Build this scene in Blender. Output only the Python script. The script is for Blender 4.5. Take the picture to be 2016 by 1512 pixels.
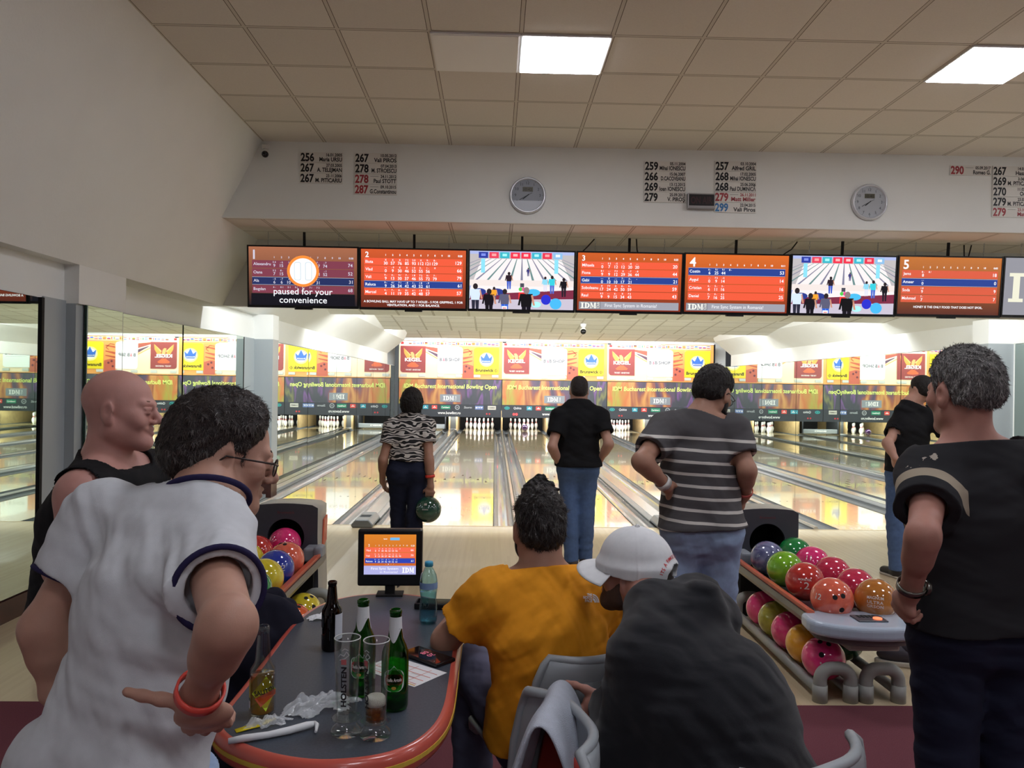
import bpy, bmesh, math, random
import numpy as np
from mathutils import Vector, Matrix
random.seed(7)
S = bpy.context.scene
COL = S.collection
for o in list(bpy.data.objects): bpy.data.objects.remove(o)

# ------------------------------------------------------------------ camera
def make_camera():
    f, yaw, pit, rol, h = 1505.96, .0224, .0019, .0144, 1.5558
    F = Vector((math.sin(yaw)*math.cos(pit), math.cos(yaw)*math.cos(pit), math.sin(pit)))
    R0 = Vector((math.cos(yaw), -math.sin(yaw), 0)); U0 = R0.cross(F)
    R = math.cos(rol)*R0+math.sin(rol)*U0; U = -math.sin(rol)*R0+math.cos(rol)*U0
    cd = bpy.data.cameras.new('camera'); cam = bpy.data.objects.new('camera', cd); COL.objects.link(cam)
    M = Matrix((R, U, -F)).transposed().to_4x4(); M.translation = (0, 0, h)
    cam.matrix_world = M
    cd.sensor_fit = 'HORIZONTAL'; cd.sensor_width = 36; cd.lens = f/2016*36
    cd.clip_start = .05; cd.clip_end = 200
    S.camera = cam
make_camera()
w = bpy.data.worlds.new('world'); S.world = w; w.use_nodes = True
w.node_tree.nodes['Background'].inputs[0].default_value = (.9, .93, 1, 1)
w.node_tree.nodes['Background'].inputs[1].default_value = .02
S.view_settings.view_transform = 'Standard'; S.view_settings.look = 'None'
S.view_settings.gamma = 1; S.view_settings.use_curve_mapping = False
S.view_settings.exposure = 1.2
S.cycles.max_bounces = 12; S.cycles.glossy_bounces = 6; S.cycles.transmission_bounces = 8
S.cycles.transparent_max_bounces = 40; S.cycles.caustics_reflective = False; S.cycles.caustics_refractive = False
S.cycles.sample_clamp_indirect = 6.0

PANEL_E = 11.0      # emission of the ceiling light panels
def area_lamp(name, loc, sx, sy, power, rot=(0, 0, 0), color=(1, 1, 1), label='', cat='lamp', group=None):
    ld = bpy.data.lights.new(name, 'AREA'); ld.shape = 'RECTANGLE'; ld.size = sx; ld.size_y = sy
    ld.energy = power; ld.color = color
    o = bpy.data.objects.new(name, ld); COL.objects.link(o); o.location = loc; o.rotation_euler = rot
    return o
# strip lamps hidden behind each tooth of the saw-tooth ceiling over the lanes, shining on towards the pins
for (cy, cz, pw, ax) in ((8.75, 3.06, 120, 35), (13.5, 3.15, 190, 70), (18.9, 3.2, 135, 68), (23.85, 3.2, 55, 25)):
    area_lamp('cove_strip_light', (1.95, cy, cz), 9.2 if cy < 20 else 9.9, .2, pw, (math.radians(ax), 0, 0), (.95, .975, 1))
    if 10 < cy < 20:       # tube ends wash the sloping side walls
        area_lamp('cove_end_light', (-2.30, cy+.25, cz-.02), .15, .5, 13, (0, math.radians(-52), 0), (.94, .97, 1)).rotation_euler = (0, math.radians(52), 0)
        area_lamp('cove_end_light', (6.15, cy+.25, cz-.02), .15, .5, 13, (0, math.radians(-52), 0), (.94, .97, 1))
# pin lights behind the masking screens
for px in (-1.41, 1.93, 5.27):
    area_lamp('pin_light', (px, 26.0, .68), 3.0, .1, 34, (math.radians(62), 0, 0), (1, 1, .98))
# ------------------------------------------------------------------ helpers
def lin(c):
    c = c/255.0
    return c/12.92 if c <= .04045 else ((c+.055)/1.055)**2.4
def rgb(r, g=None, b=None):
    if isinstance(r, str):
        r = r.lstrip('#'); r, g, b = int(r[0:2], 16), int(r[2:4], 16), int(r[4:6], 16)
    return (lin(r), lin(g), lin(b), 1)
MATS = {}
def mat(name, col, rough=.5, metal=0, spec=.5, noise=0, nscale=20, bump=0, bscale=200, coat=0, emit=None, es=0, trans=0, ior=1.45, sss=0, alpha=1, sheen=0):
    if name in MATS: return MATS[name]
    m = bpy.data.materials.new(name); m.use_nodes = True; nt = m.node_tree; b = nt.nodes['Principled BSDF']
    c = rgb(col) if isinstance(col, str) else (rgb(*col) if len(col) == 3 else col)
    b.inputs['Base Color'].default_value = c
    b.inputs['Roughness'].default_value = rough; b.inputs['Metallic'].default_value = metal
    b.inputs['Specular IOR Level'].default_value = spec
    b.inputs['Coat Weight'].default_value = coat; b.inputs['Coat Roughness'].default_value = .05
    b.inputs['IOR'].default_value = ior; b.inputs['Transmission Weight'].default_value = trans
    b.inputs['Alpha'].default_value = alpha
    if sheen: b.inputs['Sheen Weight'].default_value = sheen
    if sss:
        b.inputs['Subsurface Weight'].default_value = sss; b.inputs['Subsurface Radius'].default_value = (.012, .005, .003)
    if emit is not None:
        b.inputs['Emission Color'].default_value = rgb(emit) if isinstance(emit, str) else emit; b.inputs['Emission Strength'].default_value = es
    if noise or bump:
        tc = nt.nodes.new('ShaderNodeTexCoord')
    if noise:
        n = nt.nodes.new('ShaderNodeTexNoise'); n.inputs['Scale'].default_value = nscale; n.inputs['Detail'].default_value = 4
        nt.links.new(tc.outputs['Object'], n.inputs['Vector'])
        mr = nt.nodes.new('ShaderNodeMapRange'); mr.inputs['To Min'].default_value = 1-noise; mr.inputs['To Max'].default_value = 1+noise
        mr.inputs['From Min'].default_value = .25; mr.inputs['From Max'].default_value = .75
        nt.links.new(n.outputs['Fac'], mr.inputs['Value'])
        mx = nt.nodes.new('ShaderNodeMix'); mx.data_type = 'RGBA'; mx.blend_type = 'MULTIPLY'; mx.inputs['Factor'].default_value = 1
        mx.inputs['A'].default_value = c; nt.links.new(mr.outputs['Result'], mx.inputs['B']); nt.links.new(mx.outputs['Result'], b.inputs['Base Color'])
    if bump:
        n2 = nt.nodes.new('ShaderNodeTexNoise'); n2.inputs['Scale'].default_value = bscale; n2.inputs['Detail'].default_value = 3
        nt.links.new(tc.outputs['Object'], n2.inputs['Vector'])
        bp = nt.nodes.new('ShaderNodeBump'); bp.inputs['Strength'].default_value = bump; bp.inputs['Distance'].default_value = .01
        nt.links.new(n2.outputs['Fac'], bp.inputs['Height']); nt.links.new(bp.outputs['Normal'], b.inputs['Normal'])
    MATS[name] = m
    return m
def emat(col, es=1.0, key=None):
    k = key or ('screen_glow_%s_%g' % (col, es))
    return mat(k, '#050505', .35, emit=col, es=es, spec=.2)
def tag(o, label, cat, group=None):
    o['label'] = label; o['category'] = cat
    if group: o['group'] = group
    return o
def empty(name, loc, label=None, cat=None, group=None, rz=0):
    o = bpy.data.objects.new(name, None); COL.objects.link(o); o.empty_display_size = .1
    o.location = loc; o.rotation_euler = (0, 0, rz)
    if label: tag(o, label, cat, group)
    return o
def link_mesh(name, me, parent=None, mats=(), smooth=False):
    o = bpy.data.objects.new(name, me); COL.objects.link(o)
    for m in mats: me.materials.append(m)
    if smooth: me.polygons.foreach_set('use_smooth', [True]*len(me.polygons))
    if parent: o.parent = parent
    return o
class MB:
    """collects shapes for one mesh object; coordinates local to the parent"""
    def __init__(s): s.v = []; s.f = []; s.mi = []; s.sm = []
    def add(s, vs, fs, mi=0, sm=False):
        k = len(s.v); s.v += [tuple(p) for p in vs]
        for f in fs: s.f.append([i+k for i in f]); s.mi.append(mi); s.sm.append(sm)
        return s
    def box(s, x0, x1, y0, y1, z0, z1, mi=0, M=None):
        vs = [(x, y, z) for x in (x0, x1) for y in (y0, y1) for z in (z0, z1)]
        if M is not None: vs = [M @ Vector(p) for p in vs]
        return s.add(vs, [(0, 1, 3, 2), (4, 6, 7, 5), (0, 4, 5, 1), (2, 3, 7, 6), (0, 2, 6, 4), (1, 5, 7, 3)], mi)
    def prism(s, poly, y0, y1, axis='y', mi=0):
        """extrude a polygon: axis y: poly in (x,z); x: poly in (y,z); z: poly in (x,y)"""
        def P(a, b, c): return {'y': (a, c, b), 'x': (c, a, b), 'z': (a, b, c)}[axis]
        n = len(poly); vs = [P(a, b, y0) for a, b in poly]+[P(a, b, y1) for a, b in poly]
        fs = [tuple(range(n)), tuple(range(2*n-1, n-1, -1))]+[(i, i+n, (i+1) % n+n, (i+1) % n) for i in range(n)]
        return s.add(vs, fs, mi)
    def cyl(s, p, q, r0, r1=None, n=16, mi=0, cap=True, sm=True):
        p, q = Vector(p), Vector(q); r1 = r0 if r1 is None else r1
        d = (q-p).normalized(); a = d.orthogonal().normalized(); b = d.cross(a)
        vs = []
        for c, r in ((p, r0), (q, r1)):
            for i in range(n):
                t = 2*math.pi*i/n; vs.append(c+r*(math.cos(t)*a+math.sin(t)*b))
        s.add(vs, [(i, (i+1) % n, (i+1) % n+n, i+n) for i in range(n)], mi, sm)
        if cap: s.add(vs, [tuple(range(n-1, -1, -1)), tuple(range(n, 2*n))], mi)
        return s
    def lathe(s, prof, n=24, mi=0, org=(0, 0, 0), sm=True, mis=None):
        k = len(s.v); ox, oy, oz = org
        vs = []
        for r, z in prof:
            for i in range(n):
                t = 2*math.pi*i/n; vs.append((ox+r*math.cos(t), oy+r*math.sin(t), oz+z))
        s.v += vs
        for j in range(len(prof)-1):
            for i in range(n):
                a = k+j*n+i; b = k+j*n+(i+1) % n
                s.f.append([a, b, b+n, a+n]); s.mi.append(mis[j] if mis else mi); s.sm.append(sm)
        return s
    def tube(s, pts, r, n=10, mi=0, cap=True, closed=False):
        pts = [Vector(p) for p in pts]; N = len(pts)
        rs = r if isinstance(r, (list, tuple)) else [r]*N
        k = len(s.v); up = None
        for i in range(N):
            if closed: d = pts[(i+1) % N]-pts[i-1]
            else: d = pts[min(i+1, N-1)]-pts[max(i-1, 0)]
            d.normalize()
            if up is None: up = d.orthogonal().normalized()
            up = (up-d*up.dot(d)).normalized(); b = d.cross(up)
            for j in range(n):
                t = 2*math.pi*j/n; s.v.append(tuple(pts[i]+rs[i]*(math.cos(t)*up+math.sin(t)*b)))
        M = N if closed else N-1
        for i in range(M):
            for j in range(n):
                a = k+i*n+j; b = k+i*n+(j+1) % n; c = k+((i+1) % N)*n+(j+1) % n; d_ = k+((i+1) % N)*n+j
                s.f.append([a, b, c, d_]); s.mi.append(mi); s.sm.append(True)
        if cap and not closed:
            s.f.append([k+j for j in range(n-1, -1, -1)]); s.mi.append(mi); s.sm.append(False)
            s.f.append([k+(N-1)*n+j for j in range(n)]); s.mi.append(mi); s.sm.append(False)
        return s
    def ball(s, c, rx, ry=None, rz=None, n=24, m=14, mi=0):
        ry = ry or rx; rz = rz or rx; k = len(s.v)
        for j in range(m+1):
            ph = math.pi*j/m
            for i in range(n):
                t = 2*math.pi*i/n
                s.v.append((c[0]+rx*math.sin(ph)*math.cos(t), c[1]+ry*math.sin(ph)*math.sin(t), c[2]-rz*math.cos(ph)))
        for j in range(m):
            for i in range(n):
                a = k+j*n+i; b = k+j*n+(i+1) % n
                s.f.append([a, b, b+n, a+n]); s.mi.append(mi); s.sm.append(True)
        return s
    def build(s, name, mats, parent=None, bevel=0, seg=2, subsurf=0, label=None, cat=None, group=None, kind=None, solid=0):
        me = bpy.data.meshes.new(name); me.from_pydata(s.v, [], s.f)
        mats = mats if isinstance(mats, (list, tuple)) else [mats]
        for m in mats: me.materials.append(m)
        me.polygons.foreach_set('material_index', s.mi); me.polygons.foreach_set('use_smooth', s.sm)
        me.update(); bm = bmesh.new(); bm.from_mesh(me)
        bmesh.ops.remove_doubles(bm, verts=bm.verts, dist=1e-5)
        bmesh.ops.recalc_face_normals(bm, faces=bm.faces)
        bm.to_mesh(me); bm.free()
        o = bpy.data.objects.new(name, me); COL.objects.link(o)
        if parent: o.parent = parent
        if solid:
            q = o.modifiers.new('solid', 'SOLIDIFY'); q.thickness = solid; q.offset = 0
        if bevel:
            q = o.modifiers.new('bevel', 'BEVEL'); q.width = bevel; q.segments = seg; q.limit_method = 'ANGLE'; q.angle_limit = .6
            q.harden_normals = False
        if subsurf:
            q = o.modifiers.new('sub', 'SUBSURF'); q.levels = subsurf; q.render_levels = subsurf
        if label: tag(o, label, cat, group)
        if kind: o['kind'] = kind
        return o
def copy_tree(o, parent=None, cols=None):
    c = o.copy(); COL.objects.link(c)
    if parent: c.parent = parent
    for ch in list(o.children): copy_tree(ch, c)
    return c
# ---- flat printed / lit graphics: many coloured 2-D pieces joined into ONE mesh
_TX = {}
def text2d(s, bold=0.0, res=3):
    k = (s, bold, res)
    if k in _TX: return _TX[k]
    cu = bpy.data.curves.new('t', 'FONT'); cu.body = s; cu.size = 1; cu.offset = bold; cu.resolution_u = res
    cu.dimensions = '2D'; cu.fill_mode = 'FRONT'
    ob = bpy.data.objects.new('t', cu); COL.objects.link(ob)
    bpy.context.view_layer.update()
    me = ob.to_mesh()
    vs = [(v.co.x, v.co.y) for v in me.vertices]; fs = [tuple(p.vertices) for p in me.polygons]
    ob.to_mesh_clear(); bpy.data.objects.remove(ob); bpy.data.curves.remove(cu)
    _TX[k] = (vs, fs); return _TX[k]
class Flat:
    def __init__(s): s.v = []; s.f = []; s.mi = []; s.cols = []
    def _c(s, col):
        if col not in s.cols: s.cols.append(col)
        return s.cols.index(col)
    clip0 = None
    def poly(s, pts, col, layer=1):
        if s.clip0 is not None:      # keep what lies inside the picture
            for ax, c, sg in ((1, s.clip0[1], 1), (1, s.clip0[3], -1), (0, s.clip0[0], 1), (0, s.clip0[2], -1)):
                out = []
                for i, p in enumerate(pts):
                    q = pts[(i+1) % len(pts)]; a, b = (p[ax]-c)*sg, (q[ax]-c)*sg
                    if a >= 0: out.append(p)
                    if (a >= 0) != (b >= 0): t = a/(a-b); out.append((p[0]+(q[0]-p[0])*t, p[1]+(q[1]-p[1])*t))
                pts = out
                if len(pts) < 3: return s
        k = len(s.v); s.v += [(x, y, layer) for x, y in pts]; s.f.append([k+i for i in range(len(pts))]); s.mi.append(s._c(col)); return s
    def rect(s, x0, y0, x1, y1, col, layer=1): return s.poly([(x0, y0), (x1, y0), (x1, y1), (x0, y1)], col, layer)
    def rrect(s, x0, y0, x1, y1, r, col, layer=1, corners=(1, 1, 1, 1), n=6):
        pts = []
        for (cx, cy, a0, on) in ((x1-r, y0+r, -90, corners[1]), (x1-r, y1-r, 0, corners[2]), (x0+r, y1-r, 90, corners[3]), (x0+r, y0+r, 180, corners[0])):
            if on: pts += [(cx+r*math.cos(math.radians(a0+90*i/n)), cy+r*math.sin(math.radians(a0+90*i/n))) for i in range(n+1)]
            else:
                t = math.radians(a0+45); pts.append((cx+r*math.copysign(1, math.cos(t)), cy+r*math.copysign(1, math.sin(t))))
        return s.poly(pts, col, layer)
    def ell(s, cx, cy, rx, ry, col, layer=1, n=28): return s.poly([(cx+rx*math.cos(2*math.pi*i/n), cy+ry*math.sin(2*math.pi*i/n)) for i in range(n)], col, layer)
    def ring(s, cx, cy, r0, r1, col, layer=1, n=32, ry=1):
        k = len(s.v); ci = s._c(col)
        for i in range(n):
            t = 2*math.pi*i/n
            s.v += [(cx+r0*math.cos(t), cy+ry*r0*math.sin(t), layer), (cx+r1*math.cos(t), cy+ry*r1*math.sin(t), layer)]
        for i in range(n):
            a = k+2*i; b = k+2*((i+1) % n); s.f.append([a, a+1, b+1, b]); s.mi.append(ci)
        return s
    def line(s, p, q, w, col, layer=1):
        d = Vector((q[0]-p[0], q[1]-p[1])); d.normalize(); n = Vector((-d.y, d.x))*w/2
        return s.poly([(p[0]-n.x, p[1]-n.y), (q[0]-n.x, q[1]-n.y), (q[0]+n.x, q[1]+n.y), (p[0]+n.x, p[1]+n.y)], col, layer)
    def path(s, pts, w, col, layer=1):
        for a, b in zip(pts, pts[1:]): s.line(a, b, w, col, layer)
        return s
    def text(s, t, x, y, size, col, layer=2, align='l', bold=0.0, sx=1.0, rot=0, skew=0, width=None, res=3):
        """x,y baseline; size ~ cap height"""
        vs, fs = text2d(t, bold, res)
        if not vs: return s
        xs = [a for a, b in vs]; x0, x1 = min(xs), max(xs); k = size/.70
        if width: sx = width/((x1-x0)*k)
        off = {'l': x0, 'c': (x0+x1)/2, 'r': x1}[align]
        b0 = len(s.v); ca, sa = math.cos(rot), math.sin(rot); ci = s._c(col)
        for a, b in vs:
            px, py = ((a-off)*sx+skew*b)*k, b*k
            s.v.append((x+px*ca-py*sa, y+px*sa+py*ca, layer))
        for f in fs: s.f.append([b0+i for i in f]); s.mi.append(ci)
        return s
    def idm(s, x, y, w, h, col, layer=2):
        """slab-serif club initials"""
        u = w/100.0; v = h/100.0; R = lambda a, b, c, d: s.rect(x+a*u, y+b*v, x+c*u, y+d*v, col, layer)
        P = lambda pts: s.poly([(x+a*u, y+b*v) for a, b in pts], col, layer)
        R(0, 0, 22, 12); R(0, 88, 22, 100); R(6, 12, 16, 88)                                  # I
        R(25, 0, 34, 12); R(25, 88, 34, 100); R(29, 12, 38, 88)                                  # D
        n = 14
        for i in range(n):
            a0, a1 = -math.pi/2+math.pi*i/n, -math.pi/2+math.pi*(i+1)/n
            P([(36+12*math.cos(a0), 50+38*math.sin(a0)), (36+22*math.cos(a0), 50+50*math.sin(a0)), (36+22*math.cos(a1), 50+50*math.sin(a1)), (36+12*math.cos(a1), 50+38*math.sin(a1))])
        R(34, 0, 37, 12); R(34, 88, 37, 100)
        R(61, 0, 72, 10); R(64.5, 10, 68.5, 92); R(86, 0, 100, 10); R(88.5, 10, 97, 92); R(86, 90, 100, 100); R(61, 90, 73, 100)      # M
        P([(64.5, 92), (72, 92), (83, 22), (79, 8)]); P([(79, 8), (83, 22), (90, 92), (88.5, 92)])
        return s
    def build(s, name, parent, matfn, frame=None, eps=.001, warp=None, label=None, cat=None, group=None):
        """frame: (origin, ux, uy) local to the parent; layers rise along ux x uy"""
        if frame: O, ux, uy = [Vector(a) for a in frame]; nn = ux.cross(uy).normalized()
        vs = []
        for x, y, l in s.v:
            if warp: vs.append(tuple(warp(x, y, l*eps)))
            else: vs.append(tuple(O+ux*x+uy*y+nn*(l*eps)))
        me = bpy.data.meshes.new(name); me.from_pydata(vs, [], s.f)
        for c in s.cols: me.materials.append(matfn(c))
        me.polygons.foreach_set('material_index', s.mi); me.update()
        o = bpy.data.objects.new(name, me); COL.objects.link(o)
        if parent: o.parent = parent
        if label: tag(o, label, cat, group)
        return o
def pmat(c):   # printed ink
    return mat('ink_'+c.lstrip('#'), c, .45)
def thin_glass(name, col, rough=.02, fres=1.45, edge=1.0):
    """clear or tinted thin-walled glass: straight-through tint deepening at grazing angles, with a Fresnel sheen"""
    if name in MATS: return MATS[name]
    m = bpy.data.materials.new(name); m.use_nodes = True; nt = m.node_tree; MATS[name] = m
    nt.nodes.remove(nt.nodes['Principled BSDF']); out = nt.nodes['Material Output']
    tr = nt.nodes.new('ShaderNodeBsdfTransparent'); gl = nt.nodes.new('ShaderNodeBsdfGlossy'); gl.inputs['Roughness'].default_value = rough
    lw = nt.nodes.new('ShaderNodeLayerWeight'); lw.inputs['Blend'].default_value = .5
    g = nt.nodes.new('ShaderNodeMix'); g.data_type = 'RGBA'; c = rgb(*col); g.inputs['A'].default_value = c
    g.inputs['B'].default_value = tuple(max(0, x)**(1+2.0*edge)*(1-.12*edge) for x in c[:3])+(1,)
    pw = nt.nodes.new('ShaderNodeMath'); pw.operation = 'POWER'; pw.inputs[1].default_value = 2.2
    nt.links.new(lw.outputs['Facing'], pw.inputs[0]); nt.links.new(pw.outputs[0], g.inputs['Factor']); nt.links.new(g.outputs['Result'], tr.inputs['Color'])
    p5 = nt.nodes.new('ShaderNodeMath'); p5.operation = 'POWER'; p5.inputs[1].default_value = 3.2; nt.links.new(lw.outputs['Facing'], p5.inputs[0])
    ma = nt.nodes.new('ShaderNodeMath'); ma.operation = 'MULTIPLY_ADD'; ma.inputs[1].default_value = .75; ma.inputs[2].default_value = .04; nt.links.new(p5.outputs[0], ma.inputs[0])
    mx = nt.nodes.new('ShaderNodeMixShader'); nt.links.new(ma.outputs[0], mx.inputs[0]); nt.links.new(tr.outputs[0], mx.inputs[1]); nt.links.new(gl.outputs[0], mx.inputs[2])
    nt.links.new(mx.outputs[0], out.inputs['Surface']); return m
# ================================================================== the setting
def node_mat(name):
    m = bpy.data.materials.new(name); m.use_nodes = True; MATS[name] = m
    return m, m.node_tree, m.node_tree.nodes['Principled BSDF']
def mnode(nt, op, a, b=None, c=None):
    n = nt.nodes.new('ShaderNodeMath'); n.operation = op
    for i, v in enumerate((a, b, c)):
        if v is None: continue
        if isinstance(v, (int, float)): n.inputs[i].default_value = v
        else: nt.links.new(v, n.inputs[i])
    return n.outputs[0]
def ceiling_mat(name, base, line, ox, oy, px=.6, py=.6):
    m, nt, b = node_mat(name)
    tc = nt.nodes.new('ShaderNodeTexCoord'); sp = nt.nodes.new('ShaderNodeSeparateXYZ'); nt.links.new(tc.outputs['Object'], sp.inputs[0])
    fx = mnode(nt, 'DIVIDE', mnode(nt, 'SUBTRACT', sp.outputs[0], ox), px); fy = mnode(nt, 'DIVIDE', mnode(nt, 'SUBTRACT', sp.outputs[1], oy), py)
    dx = mnode(nt, 'ABSOLUTE', mnode(nt, 'SUBTRACT', fx, mnode(nt, 'ROUND', fx)))
    dy = mnode(nt, 'ABSOLUTE', mnode(nt, 'SUBTRACT', fy, mnode(nt, 'ROUND', fy)))
    d = mnode(nt, 'MINIMUM', dx, dy)
    # T-bar: 24 mm flat bar with a thin shadow gap each side
    bar = mnode(nt, 'LESS_THAN', d, .019); gap = mnode(nt, 'MULTIPLY', mnode(nt, 'LESS_THAN', d, .026), mnode(nt, 'SUBTRACT', 1, bar))
    cx = nt.nodes.new('ShaderNodeCombineXYZ'); nt.links.new(mnode(nt, 'FLOOR', fx), cx.inputs[0]); nt.links.new(mnode(nt, 'FLOOR', fy), cx.inputs[1])
    wn = nt.nodes.new('ShaderNodeTexWhiteNoise'); wn.noise_dimensions = '2D'; nt.links.new(cx.outputs[0], wn.inputs['Vector'])
    no = nt.nodes.new('ShaderNodeTexNoise'); no.inputs['Scale'].default_value = 90; no.inputs['Detail'].default_value = 3; nt.links.new(tc.outputs['Object'], no.inputs['Vector'])
    v = mnode(nt, 'ADD', mnode(nt, 'MULTIPLY', wn.outputs['Value'], .07), mnode(nt, 'ADD', .88, mnode(nt, 'MULTIPLY', no.outputs['Fac'], .12)))
    mx = nt.nodes.new('ShaderNodeMix'); mx.data_type = 'RGBA'; mx.blend_type = 'MULTIPLY'; mx.inputs['Factor'].default_value = 1
    mx.inputs['A'].default_value = rgb(*base); nt.links.new(v, mx.inputs['B'])
    m2 = nt.nodes.new('ShaderNodeMix'); m2.data_type = 'RGBA'; nt.links.new(bar, m2.inputs['Factor']); nt.links.new(mx.outputs['Result'], m2.inputs['A']); m2.inputs['B'].default_value = rgb(*line)
    m3 = nt.nodes.new('ShaderNodeMix'); m3.data_type = 'RGBA'; nt.links.new(gap, m3.inputs['Factor']); nt.links.new(m2.outputs['Result'], m3.inputs['A']); m3.inputs['B'].default_value = rgb(96, 86, 72)
    nt.links.new(m3.outputs['Result'], b.inputs['Base Color']); b.inputs['Roughness'].default_value = .9; b.inputs['Specular IOR Level'].default_value = .2
    return m
def wood_floor_mat(name, c1, c2, board=.0265, rough=.12, coat=1.0, gloss_dark=0):
    m, nt, b = node_mat(name)
    tc = nt.nodes.new('ShaderNodeTexCoord'); sp = nt.nodes.new('ShaderNodeSeparateXYZ'); nt.links.new(tc.outputs['Object'], sp.inputs[0])
    fx = mnode(nt, 'DIVIDE', sp.outputs[0], board); cell = mnode(nt, 'FLOOR', fx)
    w1 = nt.nodes.new('ShaderNodeTexWhiteNoise'); w1.noise_dimensions = '1D'; nt.links.new(cell, w1.inputs['W'])
    yy = mnode(nt, 'ADD', sp.outputs[1], mnode(nt, 'MULTIPLY', w1.outputs['Value'], 9.0))
    cx = nt.nodes.new('ShaderNodeCombineXYZ'); nt.links.new(cell, cx.inputs[0]); nt.links.new(mnode(nt, 'FLOOR', mnode(nt, 'DIVIDE', yy, 1.7)), cx.inputs[1])
    w2 = nt.nodes.new('ShaderNodeTexWhiteNoise'); w2.noise_dimensions = '2D'; nt.links.new(cx.outputs[0], w2.inputs['Vector'])
    mp = nt.nodes.new('ShaderNodeMapping'); mp.inputs['Scale'].default_value = (60, 2.2, 1); nt.links.new(tc.outputs['Object'], mp.inputs['Vector'])
    no = nt.nodes.new('ShaderNodeTexNoise'); no.inputs['Scale'].default_value = 1.0; no.inputs['Detail'].default_value = 5; nt.links.new(mp.outputs[0], no.inputs['Vector'])
    fac = mnode(nt, 'ADD', mnode(nt, 'MULTIPLY', w2.outputs['Value'], .45), mnode(nt, 'MULTIPLY', no.outputs['Fac'], .55))
    mx = nt.nodes.new('ShaderNodeMix'); mx.data_type = 'RGBA'; mx.inputs['A'].default_value = rgb(*c1); mx.inputs['B'].default_value = rgb(*c2); nt.links.new(fac, mx.inputs['Factor'])
    nt.links.new(mx.outputs['Result'], b.inputs['Base Color']); b.inputs['Roughness'].default_value = rough
    b.inputs['Specular IOR Level'].default_value = .5; b.inputs['Coat Weight'].default_value = coat; b.inputs['Coat Roughness'].default_value = .03; b.inputs['Coat IOR'].default_value = 1.6
    return m
M_wall = mat('painted_plaster', (234, 235, 231), .85, noise=.02, nscale=3, bump=.06, bscale=60)
M_wall_lane = mat('lane_wall_paint', (236, 238, 235), .8, noise=.015, nscale=2)
M_ceil = ceiling_mat('ceiling_tiles', (228, 222, 213), (212, 205, 194), -2.26, 7.3965)
M_ceil_lane = ceiling_mat('lane_ceiling_tiles', (242, 242, 236), (214, 212, 202), -2.26, 8.46)
M_carpet = mat('burgundy_carpet', (112, 66, 74), .95, noise=.18, nscale=260, bump=.5, bscale=420, spec=.1)
M_appr = wood_floor_mat('approach_maple', (208, 192, 160), (188, 168, 134), board=.0265, rough=.33, coat=.35)
M_lane = wood_floor_mat('lane_maple', (200, 187, 152), (182, 166, 130), board=.0265, rough=.10, coat=.55)
M_dark = mat('pit_black', (14, 14, 16), .8)
M_mirror = mat('mirror_silver', (212, 224, 214), .012, metal=1)
M_mirror_edge = mat('mirror_edge_green', (34, 58, 48), .2)
M_grey_panel = mat('grey_wall_panel', (166, 174, 178), .35, spec=.4)
M_base = mat('dark_mahogany', (62, 30, 26), .35, noise=.3, nscale=14)
M_gutter = mat('gutter_grey', (128, 134, 138), .22, spec=.6, noise=.08, nscale=3, coat=.4)
M_gutter_dark = mat('gutter_dark_grey', (52, 56, 60), .4)  # dark grey underfloor and gutter edge strips
M_cap = mat('capping_aluminium', (196, 198, 198), .2, metal=.75)
M_cap_grey = mat('capping_grey', (150, 154, 156), .25, spec=.6)
M_alu = mat('brushed_aluminium', (190, 192, 192), .3, metal=.9)
M_black = mat('black_plastic', (18, 18, 20), .35)
M_blackm = mat('black_matte', (12, 12, 13), .7)

YC, YF = 3.74, 8.45        # carpet edge, foul line
XL, XR, YB = -3.18, 7.03, -6.0
ZC = 3.859
MB().box(-4.5, 8.0, YB, YC, -.05, 0).build('floor', M_carpet, kind='structure')
MB().box(-4.5, 8.0, YC, YF, -.05, 0).build('floor', M_appr, kind='structure')
MB().box(-4.5, 8.0, YF, 29.5, -.30, -.12).build('floor', M_gutter_dark, kind='structure')
MB().box(-2.26, 8.0, YB, 7.362, ZC, ZC+.05).build('ceiling', M_ceil, kind='structure')
MB().box(-3.3, 8.0, 7.395, 8.56, 3.12, 3.17).build('ceiling', M_ceil, kind='structure')
# fascia over the seating area, then the valance behind the screens
MB().box(-3.2, 8.0, 7.362, 7.40, 3.12, ZC+.05).build('wall_front', M_wall, kind='structure')
MB().box(-3.6, 8.0, 8.46, 8.56, 2.385, 3.12).build('wall_valance', M_wall_lane, kind='structure')
# sloping plaster above the mirrors, over the seating
sl = MB()
sl.prism([(-3.0, 2.38), (-2.26, ZC), (-2.26, ZC+.05), (-3.6, ZC+.05), (-3.6, 2.38)], YB, 8.46)
sl.build('wall_left', M_wall, kind='structure')
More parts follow.
